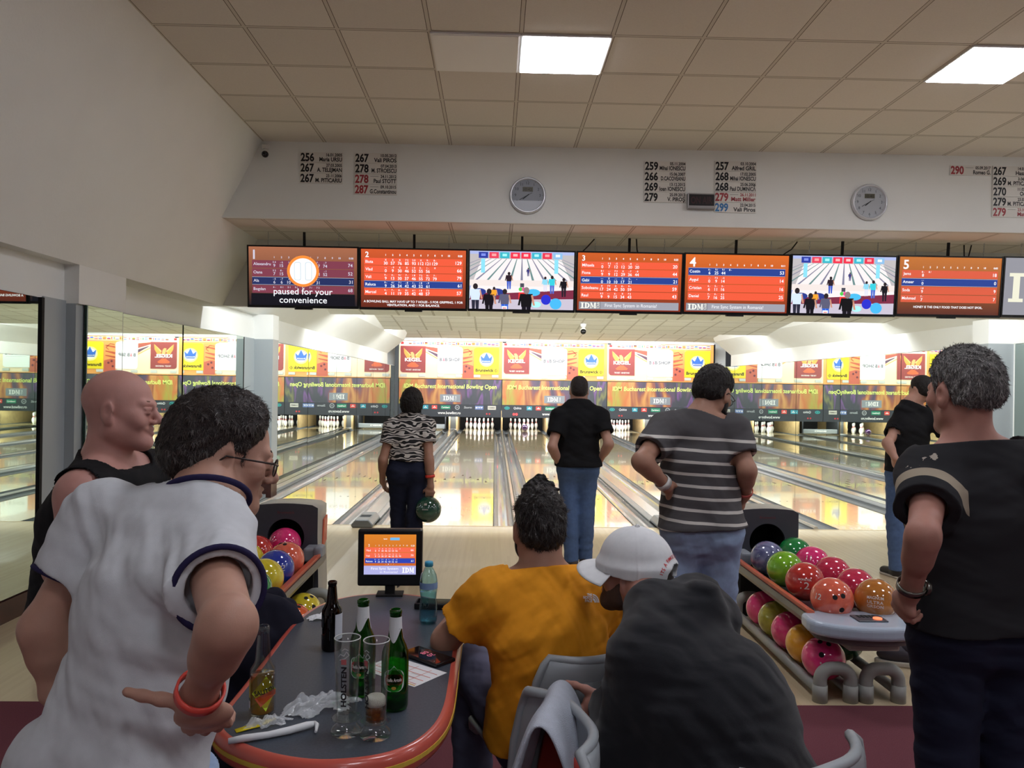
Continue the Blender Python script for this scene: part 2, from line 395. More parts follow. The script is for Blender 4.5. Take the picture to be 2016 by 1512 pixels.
# left wall proper: recesses of differing depth
lw = MB()
lw.box(-3.5, -3.105, YB, 5.57, 2.11, 2.38); lw.box(-3.5, -3.25, 6.27, 10.35, 2.13, 2.38)
lw.box(-3.6, -3.12, YB, 5.57, 0, 2.38, 0); lw.box(-3.6, -3.27, 5.57, 10.62, 0, 2.46); lw.box(-3.6, -3.20, 10.6, 29.3, -.15, 2.14)
lw.box(-3.6, -3.19, 10.6, 22.7, 2.14, 2.46)
lw.prism([(-3.19, 2.46), (-2.70, 2.85), (-2.45, 3.5), (-3.6, 3.5), (-3.6, 2.46)], 8.56, 22.7)
lw.build('wall_left', M_wall_lane, kind='structure')
cl = MB(); cl.box(-3.3, -3.0, 5.57, 6.27, 2.10, 2.38); cl.build('wall_left', M_wall, kind='structure')
cc = MB(); cc.box(-3.3, -3.02, 5.57, 6.27, 0, 2.10); cc.build('wall_left', M_grey_panel, kind='structure')
fc = MB(); fc.box(-3.3, -2.99, 10.35, 10.62, 2.13, 2.46, 0); fc.build('wall_left', M_wall_lane, kind='structure')
fc = MB(); fc.box(-3.3, -2.99, 10.35, 10.62, .25, 2.13, 0); fc.build('wall_left', M_grey_panel, kind='structure')
MB().box(-3.3, -2.985, 10.345, 10.62, 0, .25).build('baseboard_left', M_base, kind='structure')
MB().box(-3.3, -3.085, YB, 5.6, 0, .14).box(-3.3, -2.985, 5.56, 6.28, 0, .14).box(-3.4, -3.235, 6.27, 8.6, 0, .14).build('baseboard_left', M_base, kind='structure')
# right wall
rw = MB()
rw.box(7.05, 7.5, YB, 29.3, -.15, 2.22); rw.box(7.04, 7.5, YB, 22.7, 2.22, 2.55)
rw.prism([(7.04, 2.55), (6.55, 2.95), (6.3, 3.5), (7.5, 3.5), (7.5, 2.55)], 8.56, 22.7)
rw.box(7.04, 7.5, YB, 8.56, 2.55, ZC+.05)
rw.build('wall_right', M_wall_lane, kind='structure')
MB().box(6.70, 7.1, 10.25, 10.6, 2.22, 2.55).build('wall_right', M_wall_lane, kind='structure')
MB().box(6.70, 7.1, 10.25, 10.6, .25, 2.22).build('wall_right', M_grey_panel, kind='structure')
MB().box(6.69, 7.1, 10.24, 10.6, 0, .25).build('baseboard_right', M_base, kind='structure')
MB().box(-4.5, 8, YB-.1, YB, 0, ZC+.05).build('wall_back', M_wall, kind='structure')
MB().box(-3.6, 7.5, 29.2, 29.3, -.3, 3.6).build('wall_front', M_dark, kind='structure')
# saw-tooth ceiling over the lanes
for y0, z0, y1, z1 in ((8.56, 3.12, 13.2, 2.735), (13.75, 3.28, 18.6, 2.868), (19.15, 3.34, 23.6, 2.985)):
    MB().prism([(y0, z0), (y1, z1), (y1, z1+.05), (y0, z0+.05)], -3.3, 7.2, 'x').build('ceiling', M_ceil_lane, kind='structure')
MB().box(-3.6, 7.5, 8.5, 29.3, 3.5, 3.55).build('ceiling', M_wall_lane, kind='structure')

# ---- mirrors: every panel a sheet of its own
def mirror(name, x, y0, y1, z0, z1, label, yaw, side, grp):
    w = y1-y0; sgn = 1 if side == 'l' else -1
    r = empty('wall_mirror', (x, (y0+y1)/2, z0), label, 'mirror', grp); r.rotation_euler = (0, 0, math.radians(yaw))
    MB().box(-.012*sgn-.004, -.012*sgn+.004, -w/2, w/2, 0, z1-z0).build('backing_edge', M_mirror_edge, r)
    MB().box(-.004, .004, -w/2+.006, w/2-.006, .004, z1-z0-.004).build('mirror_glass', M_mirror, r)
    return r
g1 = 'mirror panels along the left wall'; g2 = 'mirror panels along the right wall'
mirror('m', -3.10, 3.2, 5.25, .145, 2.11, 'tall mirror panel at the left edge, nearest the camera, above the dark wood base', 0, 'l', g1)
mirror('m', -2.99, 5.66, 6.20, .145, 2.10, 'narrow mirror panel fixed on the side of the near grey column', .35, 'l', g1)
mirror('m', -3.235, 6.29, 7.97, .145, 2.135, 'mirror panel just past the near grey column, behind the bald man', -.1, 'l', g1)
mirror('m', -3.235, 7.99, 9.9, .145, 2.135, 'mirror panel on the left wall ending at the far grey column', .12, 'l', g1)
names = ['first mirror panel beyond the far grey column on the left wall', 'second mirror panel beyond the far left column', 'third mirror panel beyond the far left column', 'fourth mirror panel beyond the far left column', 'fifth mirror panel beyond the far left column', 'last mirror panel on the left wall, beside the pin deck signs']
ys = [10.63, 13.1, 15.4, 17.7, 20.0, 22.3, 24.25]
for i in range(6): mirror('m', -3.18, ys[i]+.004, ys[i+1]-.004, -.08, 2.13, names[i], (.12, -.1, .1, -.06, .08, 0)[i], 'l', g1)
names = [n.replace('left', 'right') for n in names]
for i in range(6): mirror('m', 7.035, ys[i]+.004, ys[i+1]-.004, -.08, 2.215, names[i], (-.08, .14, -.12, .1, -.05, 0)[i], 'r', g2)
mirror('m', 7.035, 8.5, 10.2, .1, 2.215, 'mirror panel on the right wall before the grey column', 0, 'r', g2)
# aluminium strip of the near post
MB().box(-3.115, -3.085, 5.27, 5.30, .145, 2.11).build('trim_1', M_blackm, kind='structure')
MB().box(-3.12, -3.09, 5.30, 5.57, .145, 2.12).build('trim_2', M_grey_panel, kind='structure')
MB().box(-3.25, -3.232, 9.905, 9.93, .145, 2.13).build('trim_3', M_blackm, kind='structure')
MB().box(-3.26, -3.236, 9.93, 10.35, .145, 2.135).build('trim_4', M_grey_panel, kind='structure')

# ---- ceiling light panels
def light_panel(x, y, lit, label):
    r = empty('ceiling_light_panel', (x, y, ZC-.014), label, 'ceiling light', 'square ceiling light panels')
    MB().box(-.298, .298, -.298, .298, 0, .012).build('frame', mat('lamp_frame', (238, 238, 236), .5), r)
    d = MB().box(-.285, .285, -.285, .285, -.004, 0)
    d.build('diffuser', mat('lamp_diffuser_lit', (240, 240, 240), .6, emit='#f4f6ff', es=PANEL_E) if lit else mat('lamp_diffuser_off', (246, 246, 244), .6), r)
light_panel(.44, 5.2965, True, 'lit square light panel in the middle of the ceiling')
light_panel(3.44, 5.2965, True, 'lit square light panel at the right of the ceiling')
light_panel(-.16, 5.2965, False, 'unlit pale square panel beside the lit one in the middle of the ceiling')
for k, (x, y) in enumerate(((6.44, 5.2965), (.44, 2.2965), (3.44, 2.2965), (6.44, 2.2965), (3.44, -.7035), (.44, -.7035), (.44, -3.7)  )):
    light_panel(x, y, True, 'lit square light panel on the ceiling outside the picture')
# ================================================================== lanes
LW = 1.0541
LC = {1: -2.293, 2: -.527, 3: 1.047, 4: 2.813, 5: 4.387, 6: 6.153}
names = {1: 'leftmost lane beside the mirrored wall, with an empty pin deck', 2: 'glossy maple lane in front of the woman, full pins at its end', 3: 'glossy maple lane with the dark ball rolling at the pins', 4: 'glossy maple lane whose pins are swept away, right of the man in jeans', 5: 'second glossy maple lane from the right mirrors', 6: 'rightmost glossy maple lane beside the right mirrors'}
M_mark = mat('lane_dart', (92, 62, 44), .2)
for n, xc in LC.items():
    r = empty('bowling_lane', (xc, YF, 0), names[n]+'', 'bowling lane', 'maple bowling lanes')
    MB().box(-LW/2, LW/2, 0, 20.2, -.05, 0).build('lane_bed', M_lane, r)
    F = Flat(); F.rect(-LW/2, 0, LW/2, 20.2, 'LANE', 0)
    for k in range(-3, 4):       # aiming arrows and dots
        x = k*.1355; y = 4.75-abs(k)*.28
        F.poly([(x-.022, y-.12), (x+.022, y-.12), (x, y+.06)], '#5c3e2c')
    for k in (-4, -3, -2, 2, 3, 4): F.ell(x := k*.1, 2.1, .012, .012, '#2c2420', n=10)
    for k in range(-3, 4): F.line((k*.14-.004, 10.4+abs(k)*.5), (k*.14+.004, 11.0+abs(k)*.5), .016, '#4c382a')
    F.build('lane_surface', r, lambda c: M_lane if c == 'LANE' else pmat(c), ((0, 0, .0005), (1, 0, 0), (0, 1, 0)), eps=.0012)
MB().box(-3.1, 7.0, YF-.03, YF, -.01, .0012).build('trim_5', mat('foul_line_strip', (190, 172, 138), .3), kind='structure')
# gutters: a half-pipe channel each side of each lane
def gutter(xc, w, label):
    r = empty('lane_gutter', (xc, YF, 0), label, 'gutter', 'grey lane gutters')
    pr = [(-w/2, 0), (-w/2+.008, 0)]+[((w/2-.012)*math.cos(math.pi+t), -.09*math.sin(t)) for t in [math.pi*i/12 for i in range(13)]]+[(w/2-.008, 0), (w/2, 0)]
    pr = pr+[(w/2, -.11), (-w/2, -.11)]
    MB().prism(pr, 0, 19.6).build('channel', M_gutter, r)
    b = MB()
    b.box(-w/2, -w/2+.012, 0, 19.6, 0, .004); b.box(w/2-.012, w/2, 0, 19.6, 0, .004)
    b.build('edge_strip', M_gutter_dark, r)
ed = {n: (LC[n]-LW/2, LC[n]+LW/2) for n in LC}
GW = .235
for n in LC:
    gutter(ed[n][0]-GW/2, GW, 'grey gutter along the left side of lane %d' % n)
    gutter(ed[n][1]+GW/2, GW, 'grey gutter along the right side of lane %d' % n)
def capping(x0, x1, label, wide):
    r = empty('lane_capping', ((x0+x1)/2, YF, 0), label, 'lane capping', 'capping strips between the lanes')
    w = x1-x0
    if wide:   # ball return track under a domed cover
        MB().prism([(-w/2, -.05), (-w/2, .018), (-w*.36, .045), (w*.36, .045), (w/2, .018), (w/2, -.05)], .34, 19.4).build('cover', M_cap_grey, r)
        MB().box(-w*.30, w*.30, .36, 19.4, .045, .05).build('ridge', M_cap, r)
        e = MB(); e.prism([(-w/2+.01, .0), (-w/2-.0, .03), (-w*.3, .085), (w*.3, .085), (w/2, .03), (w/2-.01, 0)], -.18, .36)
        ob = e.build('end_cap', mat('capping_end_grey', (116, 122, 126), .3, spec=.6), r, bevel=.03, seg=4)
        g = MB()
        for k in range(3): g.box(-w*.24, w*.24, .02+.05*k, .035+.05*k, .084, .088)
        g.build('vent_slot', M_blackm, r)
    else:
        MB().prism([(-w/2, -.05), (-w/2, .012), (-w*.3, .03), (w*.3, .03), (w/2, .012), (w/2, -.05)], .0, 19.5).build('cover', M_cap, r)
capping(ed[1][1]+GW, ed[2][0]-GW, 'broad grey capping over the ball return track left of the woman', True)
capping(ed[2][1]+GW, ed[3][0]-GW, 'narrow metal capping strip down the centre of the picture', False)
capping(ed[3][1]+GW, ed[4][0]-GW, 'broad grey capping over the ball return track behind the striped shirt man', True)
capping(ed[4][1]+GW, ed[5][0]-GW, 'narrow metal capping strip right of the fourth lane', False)
capping(ed[5][1]+GW, ed[6][0]-GW, 'broad grey capping over the ball return track nearest the right mirrors', True)
MB().box(XL+.01, ed[1][0]-GW, YF-.4, YF+19.4, -.05, .05).build('trim_6', M_cap_grey, kind='structure')
MB().box(ed[6][1]+GW, XR-.01, YF, YF+19.4, -.05, .05).build('trim_7', M_cap_grey, kind='structure')
# pin decks: pit, kickbacks, pins
YP = YF+18.288             # head pin
M_kick = mat('kickback_wood', (186, 160, 116), .4, noise=.15, nscale=8)
M_kick_grey = mat('kickback_grey', (96, 100, 102), .5)
kx = [XL+.02]+[(ed[n][1]+ed[n+1][0])/2 for n in (1, 2, 3, 4, 5)]+[XR-.02]
for i, x in enumerate(kx):
    w = .30 if i in (1, 3, 5) else .05
    b = MB()
    if w > .1:
        b.box(x-w/2, x-w/2+.05, YP-.55, 29.2, -.1, .72); b.box(x+w/2-.05, x+w/2, YP-.55, 29.2, -.1, .72)
        b.build('trim_8', M_kick, kind='structure')
        MB().box(x-w/2+.05, x+w/2-.05, YP-.35, 29.2, -.1, .70).build('trim_9', M_kick_grey, kind='structure')
    else:
        b.box(x-w/2, x+w/2, YP-.55, 29.2, -.1, .72); b.build('trim_8', M_kick, kind='structure')
for n in LC:
    MB().box(ed[n][0]-GW, ed[n][1]+GW, YP+1.5, YP+1.56, -.1, .72).build('trim_10', M_dark, kind='structure')
MB().box(XL, XR, YP-.4, 29.2, .70, .74).build('trim_11', M_dark, kind='structure')
M_pin = mat('pin_white', (240, 240, 238), .12, coat=.6)
M_pin_red = mat('pin_red', (196, 32, 40), .2)
def pin_mesh():
    pr = [(0, 0), (.0258, 0), (.0285, .008), (.0455, .057), (.0570, .1), (.0605, .114), (.0578, .149), (.0490, .184), (.0375, .21), (.0245, .235), (.0228, .254), (.0240, .276), (.0300, .31), (.0323, .343), (.0290, .365), (.0180, .378), (0, .381)]
    t = MB(); t.lathe(pr, 16); return t
def make_pin():
    r = empty('bowling_pin', (0, 0, 0))
    pin_mesh().build('pin_body', M_pin, r)
    b = MB(); b.lathe([(.0352, .216), (.0288, .228), (.0288, .229), (.0352, .217)], 16); b.lathe([(.0240, .243), (.0238, .262), (.0240, .263), (.0240, .244)], 16)
    b.build('neck_stripe', M_pin_red, r); return r
pin0 = make_pin(); first = True
PINW = {2: 'set right of the woman', 3: 'set behind the rolling ball', 5: 'set right of the black-shirted man', 6: 'set at the far right'}
for n in (2, 3, 5, 6):
    k = 0
    for row in range(4):
        for i in range(row+1):
            k += 1
            o = pin0 if first else copy_tree(pin0); first = False
            o.location = (LC[n]+(i-row/2)*.3048, YP+row*.264, 0)
            if n == 5 and k in (4, 7): o.location.x += .02
            rowname = ['head pin', 'second row', 'third row', 'back row'][row]
            pos = '' if row == 0 else (' left end' if i == 0 else (' right end' if i == row else (' middle' if row == 2 else (' second from left' if i == 1 else ' third from left'))))
            tag(o, 'white bowling pin, %s%s, %s' % (rowname, pos, PINW[n]), 'bowling pin', 'bowling pins on lane %d' % n)
# sweep bars down on lanes 1 and 4
for n, lab in ((1, 'grey pin sweep bar lowered across the empty deck left of the woman'), (4, 'grey pin sweep bar lowered across the empty deck seen in the right mirrors')):
    r = empty('pin_sweep', (LC[n], YP-.45, .02), lab, 'sweep bar')
    MB().box(-.6, .6, -.02, .02, .02, .17).build('board', mat('sweep_grey', (120, 126, 130), .4), r, bevel=.008)
    F = Flat(); F.text('BRUNSWICK', 0, .06, .05, '#e8e8e8', align='c', bold=.01)
    F.build('lettering', r, pmat, ((0, -.021, .02), (1, 0, 0), (0, 0, 1)))
    b = MB(); b.box(-.64, -.6, -.03, .9, .02, .5); b.box(.6, .64, -.03, .9, .02, .5); b.build('arm', mat('sweep_dark', (44, 46, 50), .5), r)
# ---- masking units: printed lower screen and sign above, one pair per two lanes
YM = 24.3
MX = [-3.05, .222, 3.57, 6.985]
def masking_mat(key):
    m, nt, b = node_mat('masking_print_'+key)
    tc = nt.nodes.new('ShaderNodeTexCoord'); sp = nt.nodes.new('ShaderNodeSeparateXYZ'); nt.links.new(tc.outputs['Object'], sp.inputs[0])
    mp = nt.nodes.new('ShaderNodeMapping'); mp.inputs['Scale'].default_value = (1.1, 1, .35); mp.inputs['Rotation'].default_value = (0, .5, 0); nt.links.new(tc.outputs['Object'], mp.inputs['Vector'])
    no = nt.nodes.new('ShaderNodeTexNoise'); no.inputs['Scale'].default_value = 2.1; no.inputs['Detail'].default_value = 2; no.inputs['Distortion'].default_value = .6; nt.links.new(mp.outputs[0], no.inputs['Vector'])
    # left half glows orange-green, right half is grey-violet
    f = mnode(nt, 'ADD', mnode(nt, 'MULTIPLY', sp.outputs[0], .18), no.outputs['Fac'])
    cr = nt.nodes.new('ShaderNodeValToRGB'); nt.links.new(f, cr.inputs['Fac'])
    e = cr.color_ramp; e.elements[0].position = .02; e.elements[0].color = rgb(184, 108, 66)
    e.elements[1].position = .95; e.elements[1].color = rgb(60, 64, 73)
    for p, c in ((.16, (166, 160, 70)), (.27, (196, 112, 62)), (.36, (206, 150, 88)), (.45, (158, 92, 66)), (.52, (92, 72, 98)), (.60, (66, 66, 76)), (.70, (60, 64, 73)), (.76, (116, 78, 138)), (.82, (68, 68, 78)), (.88, (118, 120, 76))):
        x = e.elements.new(p); x.color = rgb(*c)
    nt.links.new(cr.outputs[0], b.inputs['Base Color']); b.inputs['Roughness'].default_value = .35
    return m
M_mask = masking_mat('sunburst')
POS = ['left', 'middle', 'right']
for k in range(3):
    x0, x1 = MX[k], MX[k+1]; W = x1-x0; s = W/3.35
    r = empty('masking_unit', ((x0+x1)/2, YM, .535), 'dark printed masking screen with green script lettering over the pins, %s of three' % POS[k], 'masking screen', 'masking screens over the pins')
    H = 1.19
    MB().box(-W/2+.006, W/2-.006, 0, .06, 0, H).build('panel', mat('mask_grey', (50, 54, 62), .35), r)
    MB().box(-W/2+.01, W/2-.01, -.004, 0, .40, H-.01).build('printed_band', M_mask, r)
    F = Flat(); F.rect(-W/2+.006, 0, W/2-.006, .40, '#32363e', 0); F.rect(-W/2+.006, .40, -W/2+.02, H, '#32363e', 0)
    F.text('IDM Bucharest International Bowling Open', 0, .90, .135, '#eaf886', align='c', width=3.0*s, bold=.014, skew=.08)
    F.rect(-.32, .47, .33, .71, '#8a9098', 1); F.idm(-.22, .52, .34, .14, '#f4f4f2', 2); F.text('Club', .20, .52, .05, '#f0f0ee', rot=math.pi/2, align='l', width=.14)
    lg = [(-1.5, '#2e9c9c', 'o', ''), (-1.17, '#d8dade', 't', 'Qubica'), (-.79, '#3a9fb4', 'r', ''), (-.50, '#e05048', 'r', ''), (-.14, '#1c8a68', 'r', 'Carlsberg'), (.24, '#b4b8bc', 'c', ''), (.58, '#b4b8bc', 't', 'Storm'), (.95, '#6a80b8', 'r', 'ETF'), (1.36, '#d8d4ca', 'r', 'HAMMER')]
    for lx, c, ty, tx in lg:
        lx *= s
        if ty == 'o': F.ring(lx, .30, .05, .085, c, ry=.6); F.ell(lx, .30, .035, .025, c)
        if ty == 'c': F.ring(lx, .30, .055, .075, c); F.text('M', lx, .265, .06, c, align='c')
        if ty == 'r':
            hw = .15 if tx in ('Carlsberg',) else (.13 if tx else .085)
            F.rect(lx-hw, .24, lx+hw, .36, c)
            if tx: F.text(tx, lx, .275, .05, '#f6f6f4' if tx != 'HAMMER' else '#5a5a58', align='c', width=hw*1.7, bold=.02)
            else: F.rect(lx-.05, .28, lx+.05, .30, '#f0f0f0', 2); F.poly([(lx-.02, .31), (lx+.02, .31), (lx, .345)], '#f0f0f0', 2)
        if ty == 't': F.text(tx, lx, .27, .07, c, align='c', width=.25, bold=.02, skew=.15)
    F.text('www.bowling.ro', -.02, .085, .085, '#f2f2f2', align='c', width=.72, bold=.02)
    for sx in (-1, 1):
        for q in (0, .085): F.ell(sx*1.24*s+q-.04, .105, .027, .027, '#c43a40')
    F.build('printed_lettering', r, pmat, ((0, -.005, 0), (1, 0, 0), (0, 0, 1)), eps=.003)
    lamp = Flat()
    if k == 1:
        for q in (0, .085): lamp.ell(-1.24*s+q-.04, .105, .036, .036, '#ff3030')
        lamp.build('pin_lamp', r, lambda c: emat(c, 3, 'red_lamp'), ((0, -.012, 0), (1, 0, 0), (0, 0, 1)), eps=.003)
    # ---- the sign above
    H2 = 1.20
    r = empty('advertising_sign', ((x0+x1)/2, YM+.02, 1.735), 'orange sponsor sign with a row of small flags above the pins, %s of three' % POS[k], 'sign', 'sponsor signs above the pins')
    MB().box(-W/2+.004, W/2-.004, 0, .05, 0, H2).build('sign_board', mat('sign_orange', (240, 168, 92), .4), r)
    F = Flat(); d = s
    X = lambda u: (u-1000)/1900*3.35*d; Z = lambda v: (815-v)/670*H2          # layout measured on the sign
    def R(u0, v0, u1, v1, c, l=1): F.rect(X(u0), Z(v1), X(u1), Z(v0), c, l)
    F.poly([(X(50), Z(800)), (X(1200), Z(800)), (X(1150), Z(150)), (X(50), Z(150))], '#fbe3c0', 1)
    R(50, 150, 1900, 235, '#fdf0e4', 2); R(1000, 150, 1900, 235, '#f6b48c', 3)
    F.poly([(X(540), Z(245)), (X(760), Z(270)), (X(760), Z(440)), (X(540), Z(290))], '#b05c4c', 2)
    F.poly([(X(540), Z(285)), (X(760), Z(355)), (X(760), Z(375)), (X(540), Z(300))], '#fdf3e8', 3)
    F.poly([(X(560), Z(310)), (X(760), Z(385)), (X(760), Z(425)), (X(600), Z(340))], '#564a62', 3)
    F.poly([(X(540), Z(335)), (X(760), Z(450)), (X(760), Z(470)), (X(540), Z(350))], '#f2a860', 2)
    # figure of a ball with finger holes and flame strokes
    R(1225, 250, 1430, 800, '#f09a58', 1)
    F.poly([(X(1225), Z(560)), (X(1300), Z(545)), (X(1420), Z(580)), (X(1425), Z(800)), (X(1225), Z(800))], '#c4624c', 2)
    for (u, v) in ((1290, 590), (1345, 620), (1270, 680)): F.ell(X(u), Z(v), .035*d, .035, '#6e3038', 3)
    for (v, w_) in ((330, 30), (430, 40), (505, 34)): F.poly([(X(1228), Z(v+w_)), (X(1400), Z(v-10)), (X(1400), Z(v-24)), (X(1228), Z(v))], '#b8563c', 3)
    F.path([(X(1240), Z(300)), (X(1320), Z(285)), (X(1390), Z(350)), (X(1340), Z(390))], .02, '#a84c38', 3)
    # flag strip
    fl = ['#c83a3a,#c83a3a,#c83a3a', '#ffffff,#d0d8e8,#ffffff', '#ffffff,#5a8a5a,#c84848', '#4a5aa8,#ffffff,#c84040', '#ffffff,#3a58a8,#ffffff', '|#2a4aa0,#ffffff,#c83a3a', '#26262a,#c83a3a,#e8c048', '#5a8ad0,#ffffff,#5a8ad0', '|#2a8a5a,#ffffff,#e08a40', '#c83a3a,#ffffff,#c83a3a', '#e8c048,#4a8a4a,#b83a3a', '|#ffffff,#c83a3a,#ffffff', '#c83a3a,#ffffff,#4a6ab8', '#c83a3a,#ffffff,#c83a3a', '|#2a4aa0,#e8c840,#c83a3a', '#d8dce8,#ffffff,#5a70b8', '|#2a8a5a,#ffffff,#c83a3a', '#ffffff,#4a5ab0,#c83a3a', '#c83a3a,#e8c040,#c83a3a', '#3a4a9a,#e8e0f0,#3a4a9a', '#d84040,#ffffff,#d84040', '#4a6ad0,#4a6ad0,#f0d84a', '#c8d0e8,#c84a5a,#4a5ab0', '#f4f4f4,#4a5ab8,#c84a4a', '#3a4898,#f4e8e8,#c85050']
    for q, fc_ in enumerate(fl):
        u0 = 85+q*72.5; cs = fc_.lstrip('|').split(',')
        for j in range(3):
            if fc_[0] == '|': F.rect(X(u0+j*17), Z(208), X(u0+j*17+17), Z(168), cs[j], 5)
            else: R(u0, 168+j*13.3, u0+52, 168+(j+1)*13.3, cs[j], 5)
    F.build('sign_print', r, pmat, ((0, 0, 0), (1, 0, 0), (0, 0, 1)), eps=.003)
    # three logo tiles
    T = Flat(); rr = .09
    T.rrect(X(80), Z(710), X(540), Z(240), rr, '#9c4644', 5, (1, 0, 0, 0))
    for sg in (-1, 1):
        cx = 308; U = lambda u: X(cx+sg*(u-cx))
        T.poly([(U(480), Z(275)), (U(470), Z(370)), (U(420), Z(455)), (U(345), Z(470)), (U(360), Z(420))], '#f2a24e', 6)
        T.poly([(U(480), Z(275)), (U(360), Z(420)), (U(345), Z(400))], '#f8c078', 6)
        T.poly([(U(308), Z(530)), (U(340), Z(530)), (U(420), Z(590)), (U(395), Z(612)), (U(308), Z(618))], '#e06a42', 6)
    T.poly([(X(285), Z(470)), (X(262), Z(352)), (X(300), Z(345)), (X(330), Z(380)), (X(345), Z(470))], '#f6b070', 7)
    T.text('KEGEL', X(312), Z(512), .105, '#ffffff', 8, 'c', bold=.03, width=(X(462)-X(160)))
    T.text('THE BEST  AIM BEYOND', X(314), Z(675), .045, '#f6ece8', 6, 'c', bold=.02, width=(X(450)-X(178)))
    T.build('logo_tile', r, pmat, ((0, 0, 0), (1, 0, 0), (0, 0, 1)), eps=.003)
    T = Flat()
    T.rrect(X(760), Z(722), X(1222), Z(248), rr, '#fbfbfa', 5, (1, 0, 1, 0))
    T.text('B', X(798), Z(500), .10, '#4a4c56', 6, bold=.02); T.text('&', X(858), Z(500), .095, '#d84a68', 6, width=.07, bold=.02); T.text('B SHOP', X(1175), Z(500), .10, '#4a4c56', 6, 'r', bold=.02, width=(X(1175)-X(902)))
    T.line((X(815), Z(530)), (X(1165), Z(530)), .008, '#c4c6ca', 6)
    T.build('logo_tile', r, pmat, ((0, 0, 0), (1, 0, 0), (0, 0, 1)), eps=.003)
    T = Flat()
    T.rrect(X(1430), Z(725), X(1890), Z(252), rr, '#f4dc28', 5, (0, 1, 0, 1))
    T.ell(X(1660), Z(465), .235*d, .225, '#fbf29a', 6); T.ell(X(1660), Z(465), .19*d, .17, '#fdfbe4', 7)
    T.poly([(X(1570), Z(505)), (X(1548), Z(390)), (X(1608), Z(440)), (X(1660), Z(338)), (X(1715), Z(440)), (X(1770), Z(390)), (X(1748), Z(505))], '#3a6cc4', 8)
    T.rect(X(1578), Z(522), X(1742), Z(508), '#3a6cc4', 8); T.text('Brunswick', X(1660), Z(500), .032, '#fdfbe4', 9, 'c', width=(X(1740)-X(1582)), bold=.02)
    T.text('Brunswick', X(1462), Z(678), .095, '#241f14', 6, 'l', bold=.03, width=(X(1795)-X(1462))); T.ring(X(1838), Z(658), .045, .06, '#3a3426', 6, n=4); T.text('B', X(1838), Z(672), .05, '#3a3426', 6, 'c')
    T.build('logo_tile', r, pmat, ((0, 0, 0), (1, 0, 0), (0, 0, 1)), eps=.003)
    for u in (140, 478, 818, 1155, 1490, 1825):
        MB().box(X(u)-.105, X(u)+.105, -.03, -.012, Z(782), Z(735)).build('fixing_clip', mat('clip_white', (205, 208, 200), .4), r, bevel=.006)
    b = MB(); b.box(-W/2+.01, -W/2+.12, -.02, 0, H2-.03, H2); b.box(-W/2, -W/2+.02, -.02, 0, H2-.12, H2) if k == 0 else None
    b.build('top_bracket', M_blackm, r)
# black posts either side of the signs and the white sill on top of them
MB().box(XL+.005, MX[0]-.01, YM-.02, YM+.1, -.1, 2.95).build('trim_12', mat('mask_post', (70, 74, 78), .5), kind='structure')
MB().box(MX[0], MX[3]-.0, YM-.01, YM+.12, 2.94, 2.985).build('trim_13', M_wall_lane, kind='structure')
MB().box(MX[3], XR, YM, YM+.1, -.1, 2.96).build('trim_12', M_blackm, kind='structure')
MB().box(-3.6, 7.5, 24.75, 24.85, .74, 3.5).build('wall_front', M_wall_lane, kind='structure')
# ================================================================== screens, wall plates, clocks
TVW = 1.118; TVH = .64
def score(F, rows, cols, W=1.0, H=.575, top='#c8642a', row='#e85a3c', hi='#28408c', dim=1.0, lane='2', tm='0:28', msg=None, idm=False, big=False, white='#f4f4f8'):
    """rows: (name, [(throws, score)...], total, highlighted)"""
    n = len(rows); x0 = .03; y = H-(.127 if big else .083); rh = .0785 if big else .0715
    F.text(lane, x0+.01, H-(.115 if big else .075), .085 if big else .05, white, 3, bold=.02)
    fx = lambda k: .235+k*.067
    for k in range(10): F.text(str(k+1), fx(k), y+.022, .017, white, 3, 'c', bold=.03)
    F.text(tm, .965, y+.022, .017, white, 3, 'r', bold=.03)
    for (nm, fr, tot, h) in rows:
        c = hi if h else row
        F.rect(x0, y-rh+.006, W-x0, y, c, 2)
        if h:
            for (a, b, c2, d) in ((x0, y-.002, W-x0, y), (x0, y-rh+.006, W-x0, y-rh+.008)): F.rect(a, b, c2, d, '#c8d0f0', 3)
        F.text(nm, x0+.012, y-.047, .027, white, 3, bold=.012)
        for k, (th, sc) in enumerate(fr):
            if th: F.text(th, fx(k), y-.024, .016, white, 3, 'c', bold=.02)
            if sc: F.text(sc, fx(k), y-.061, .028, white, 3, 'c', bold=.012)
        F.text(tot, W-x0-.012, y-.052, .031, white, 3, 'r', bold=.012)
        y -= rh
    if msg:
        for k, t in enumerate(msg): F.text(t, W/2, .046-.033*k if len(msg) > 1 else .06, .021, white, 3, 'c', bold=.02, width=None if k else (.95 if len(msg) > 1 else .68))
    if idm:
        F.rect(x0-.012, .012, W-x0+.012, .085, '#9a9aa4', 2); F.rect(x0-.012, .012, .23, .085, '#8a8a92', 3)
        F.idm(.035, .022, .15, .054, '#f2f2e6', 4); F.text('Club', .215, .024, .026, '#f2f2e6', 4, rot=math.pi/2, width=.056)
        F.text('First Sync System in Romania!', .27, .036, .032, '#f0f0f4', 4, width=.50)
def P(s): return [tuple(a.split('/')) if '/' in a else ('', a) for a in s.split()]
def fr(s):
    """'54:9 -6:15' -> [('5 4','9'), ...] with S for spare stroke"""
    out = []
    for a in s.split():
        t, _, c = a.partition(':'); out.append((' '.join(t).replace('S', '/'), c))
    return out
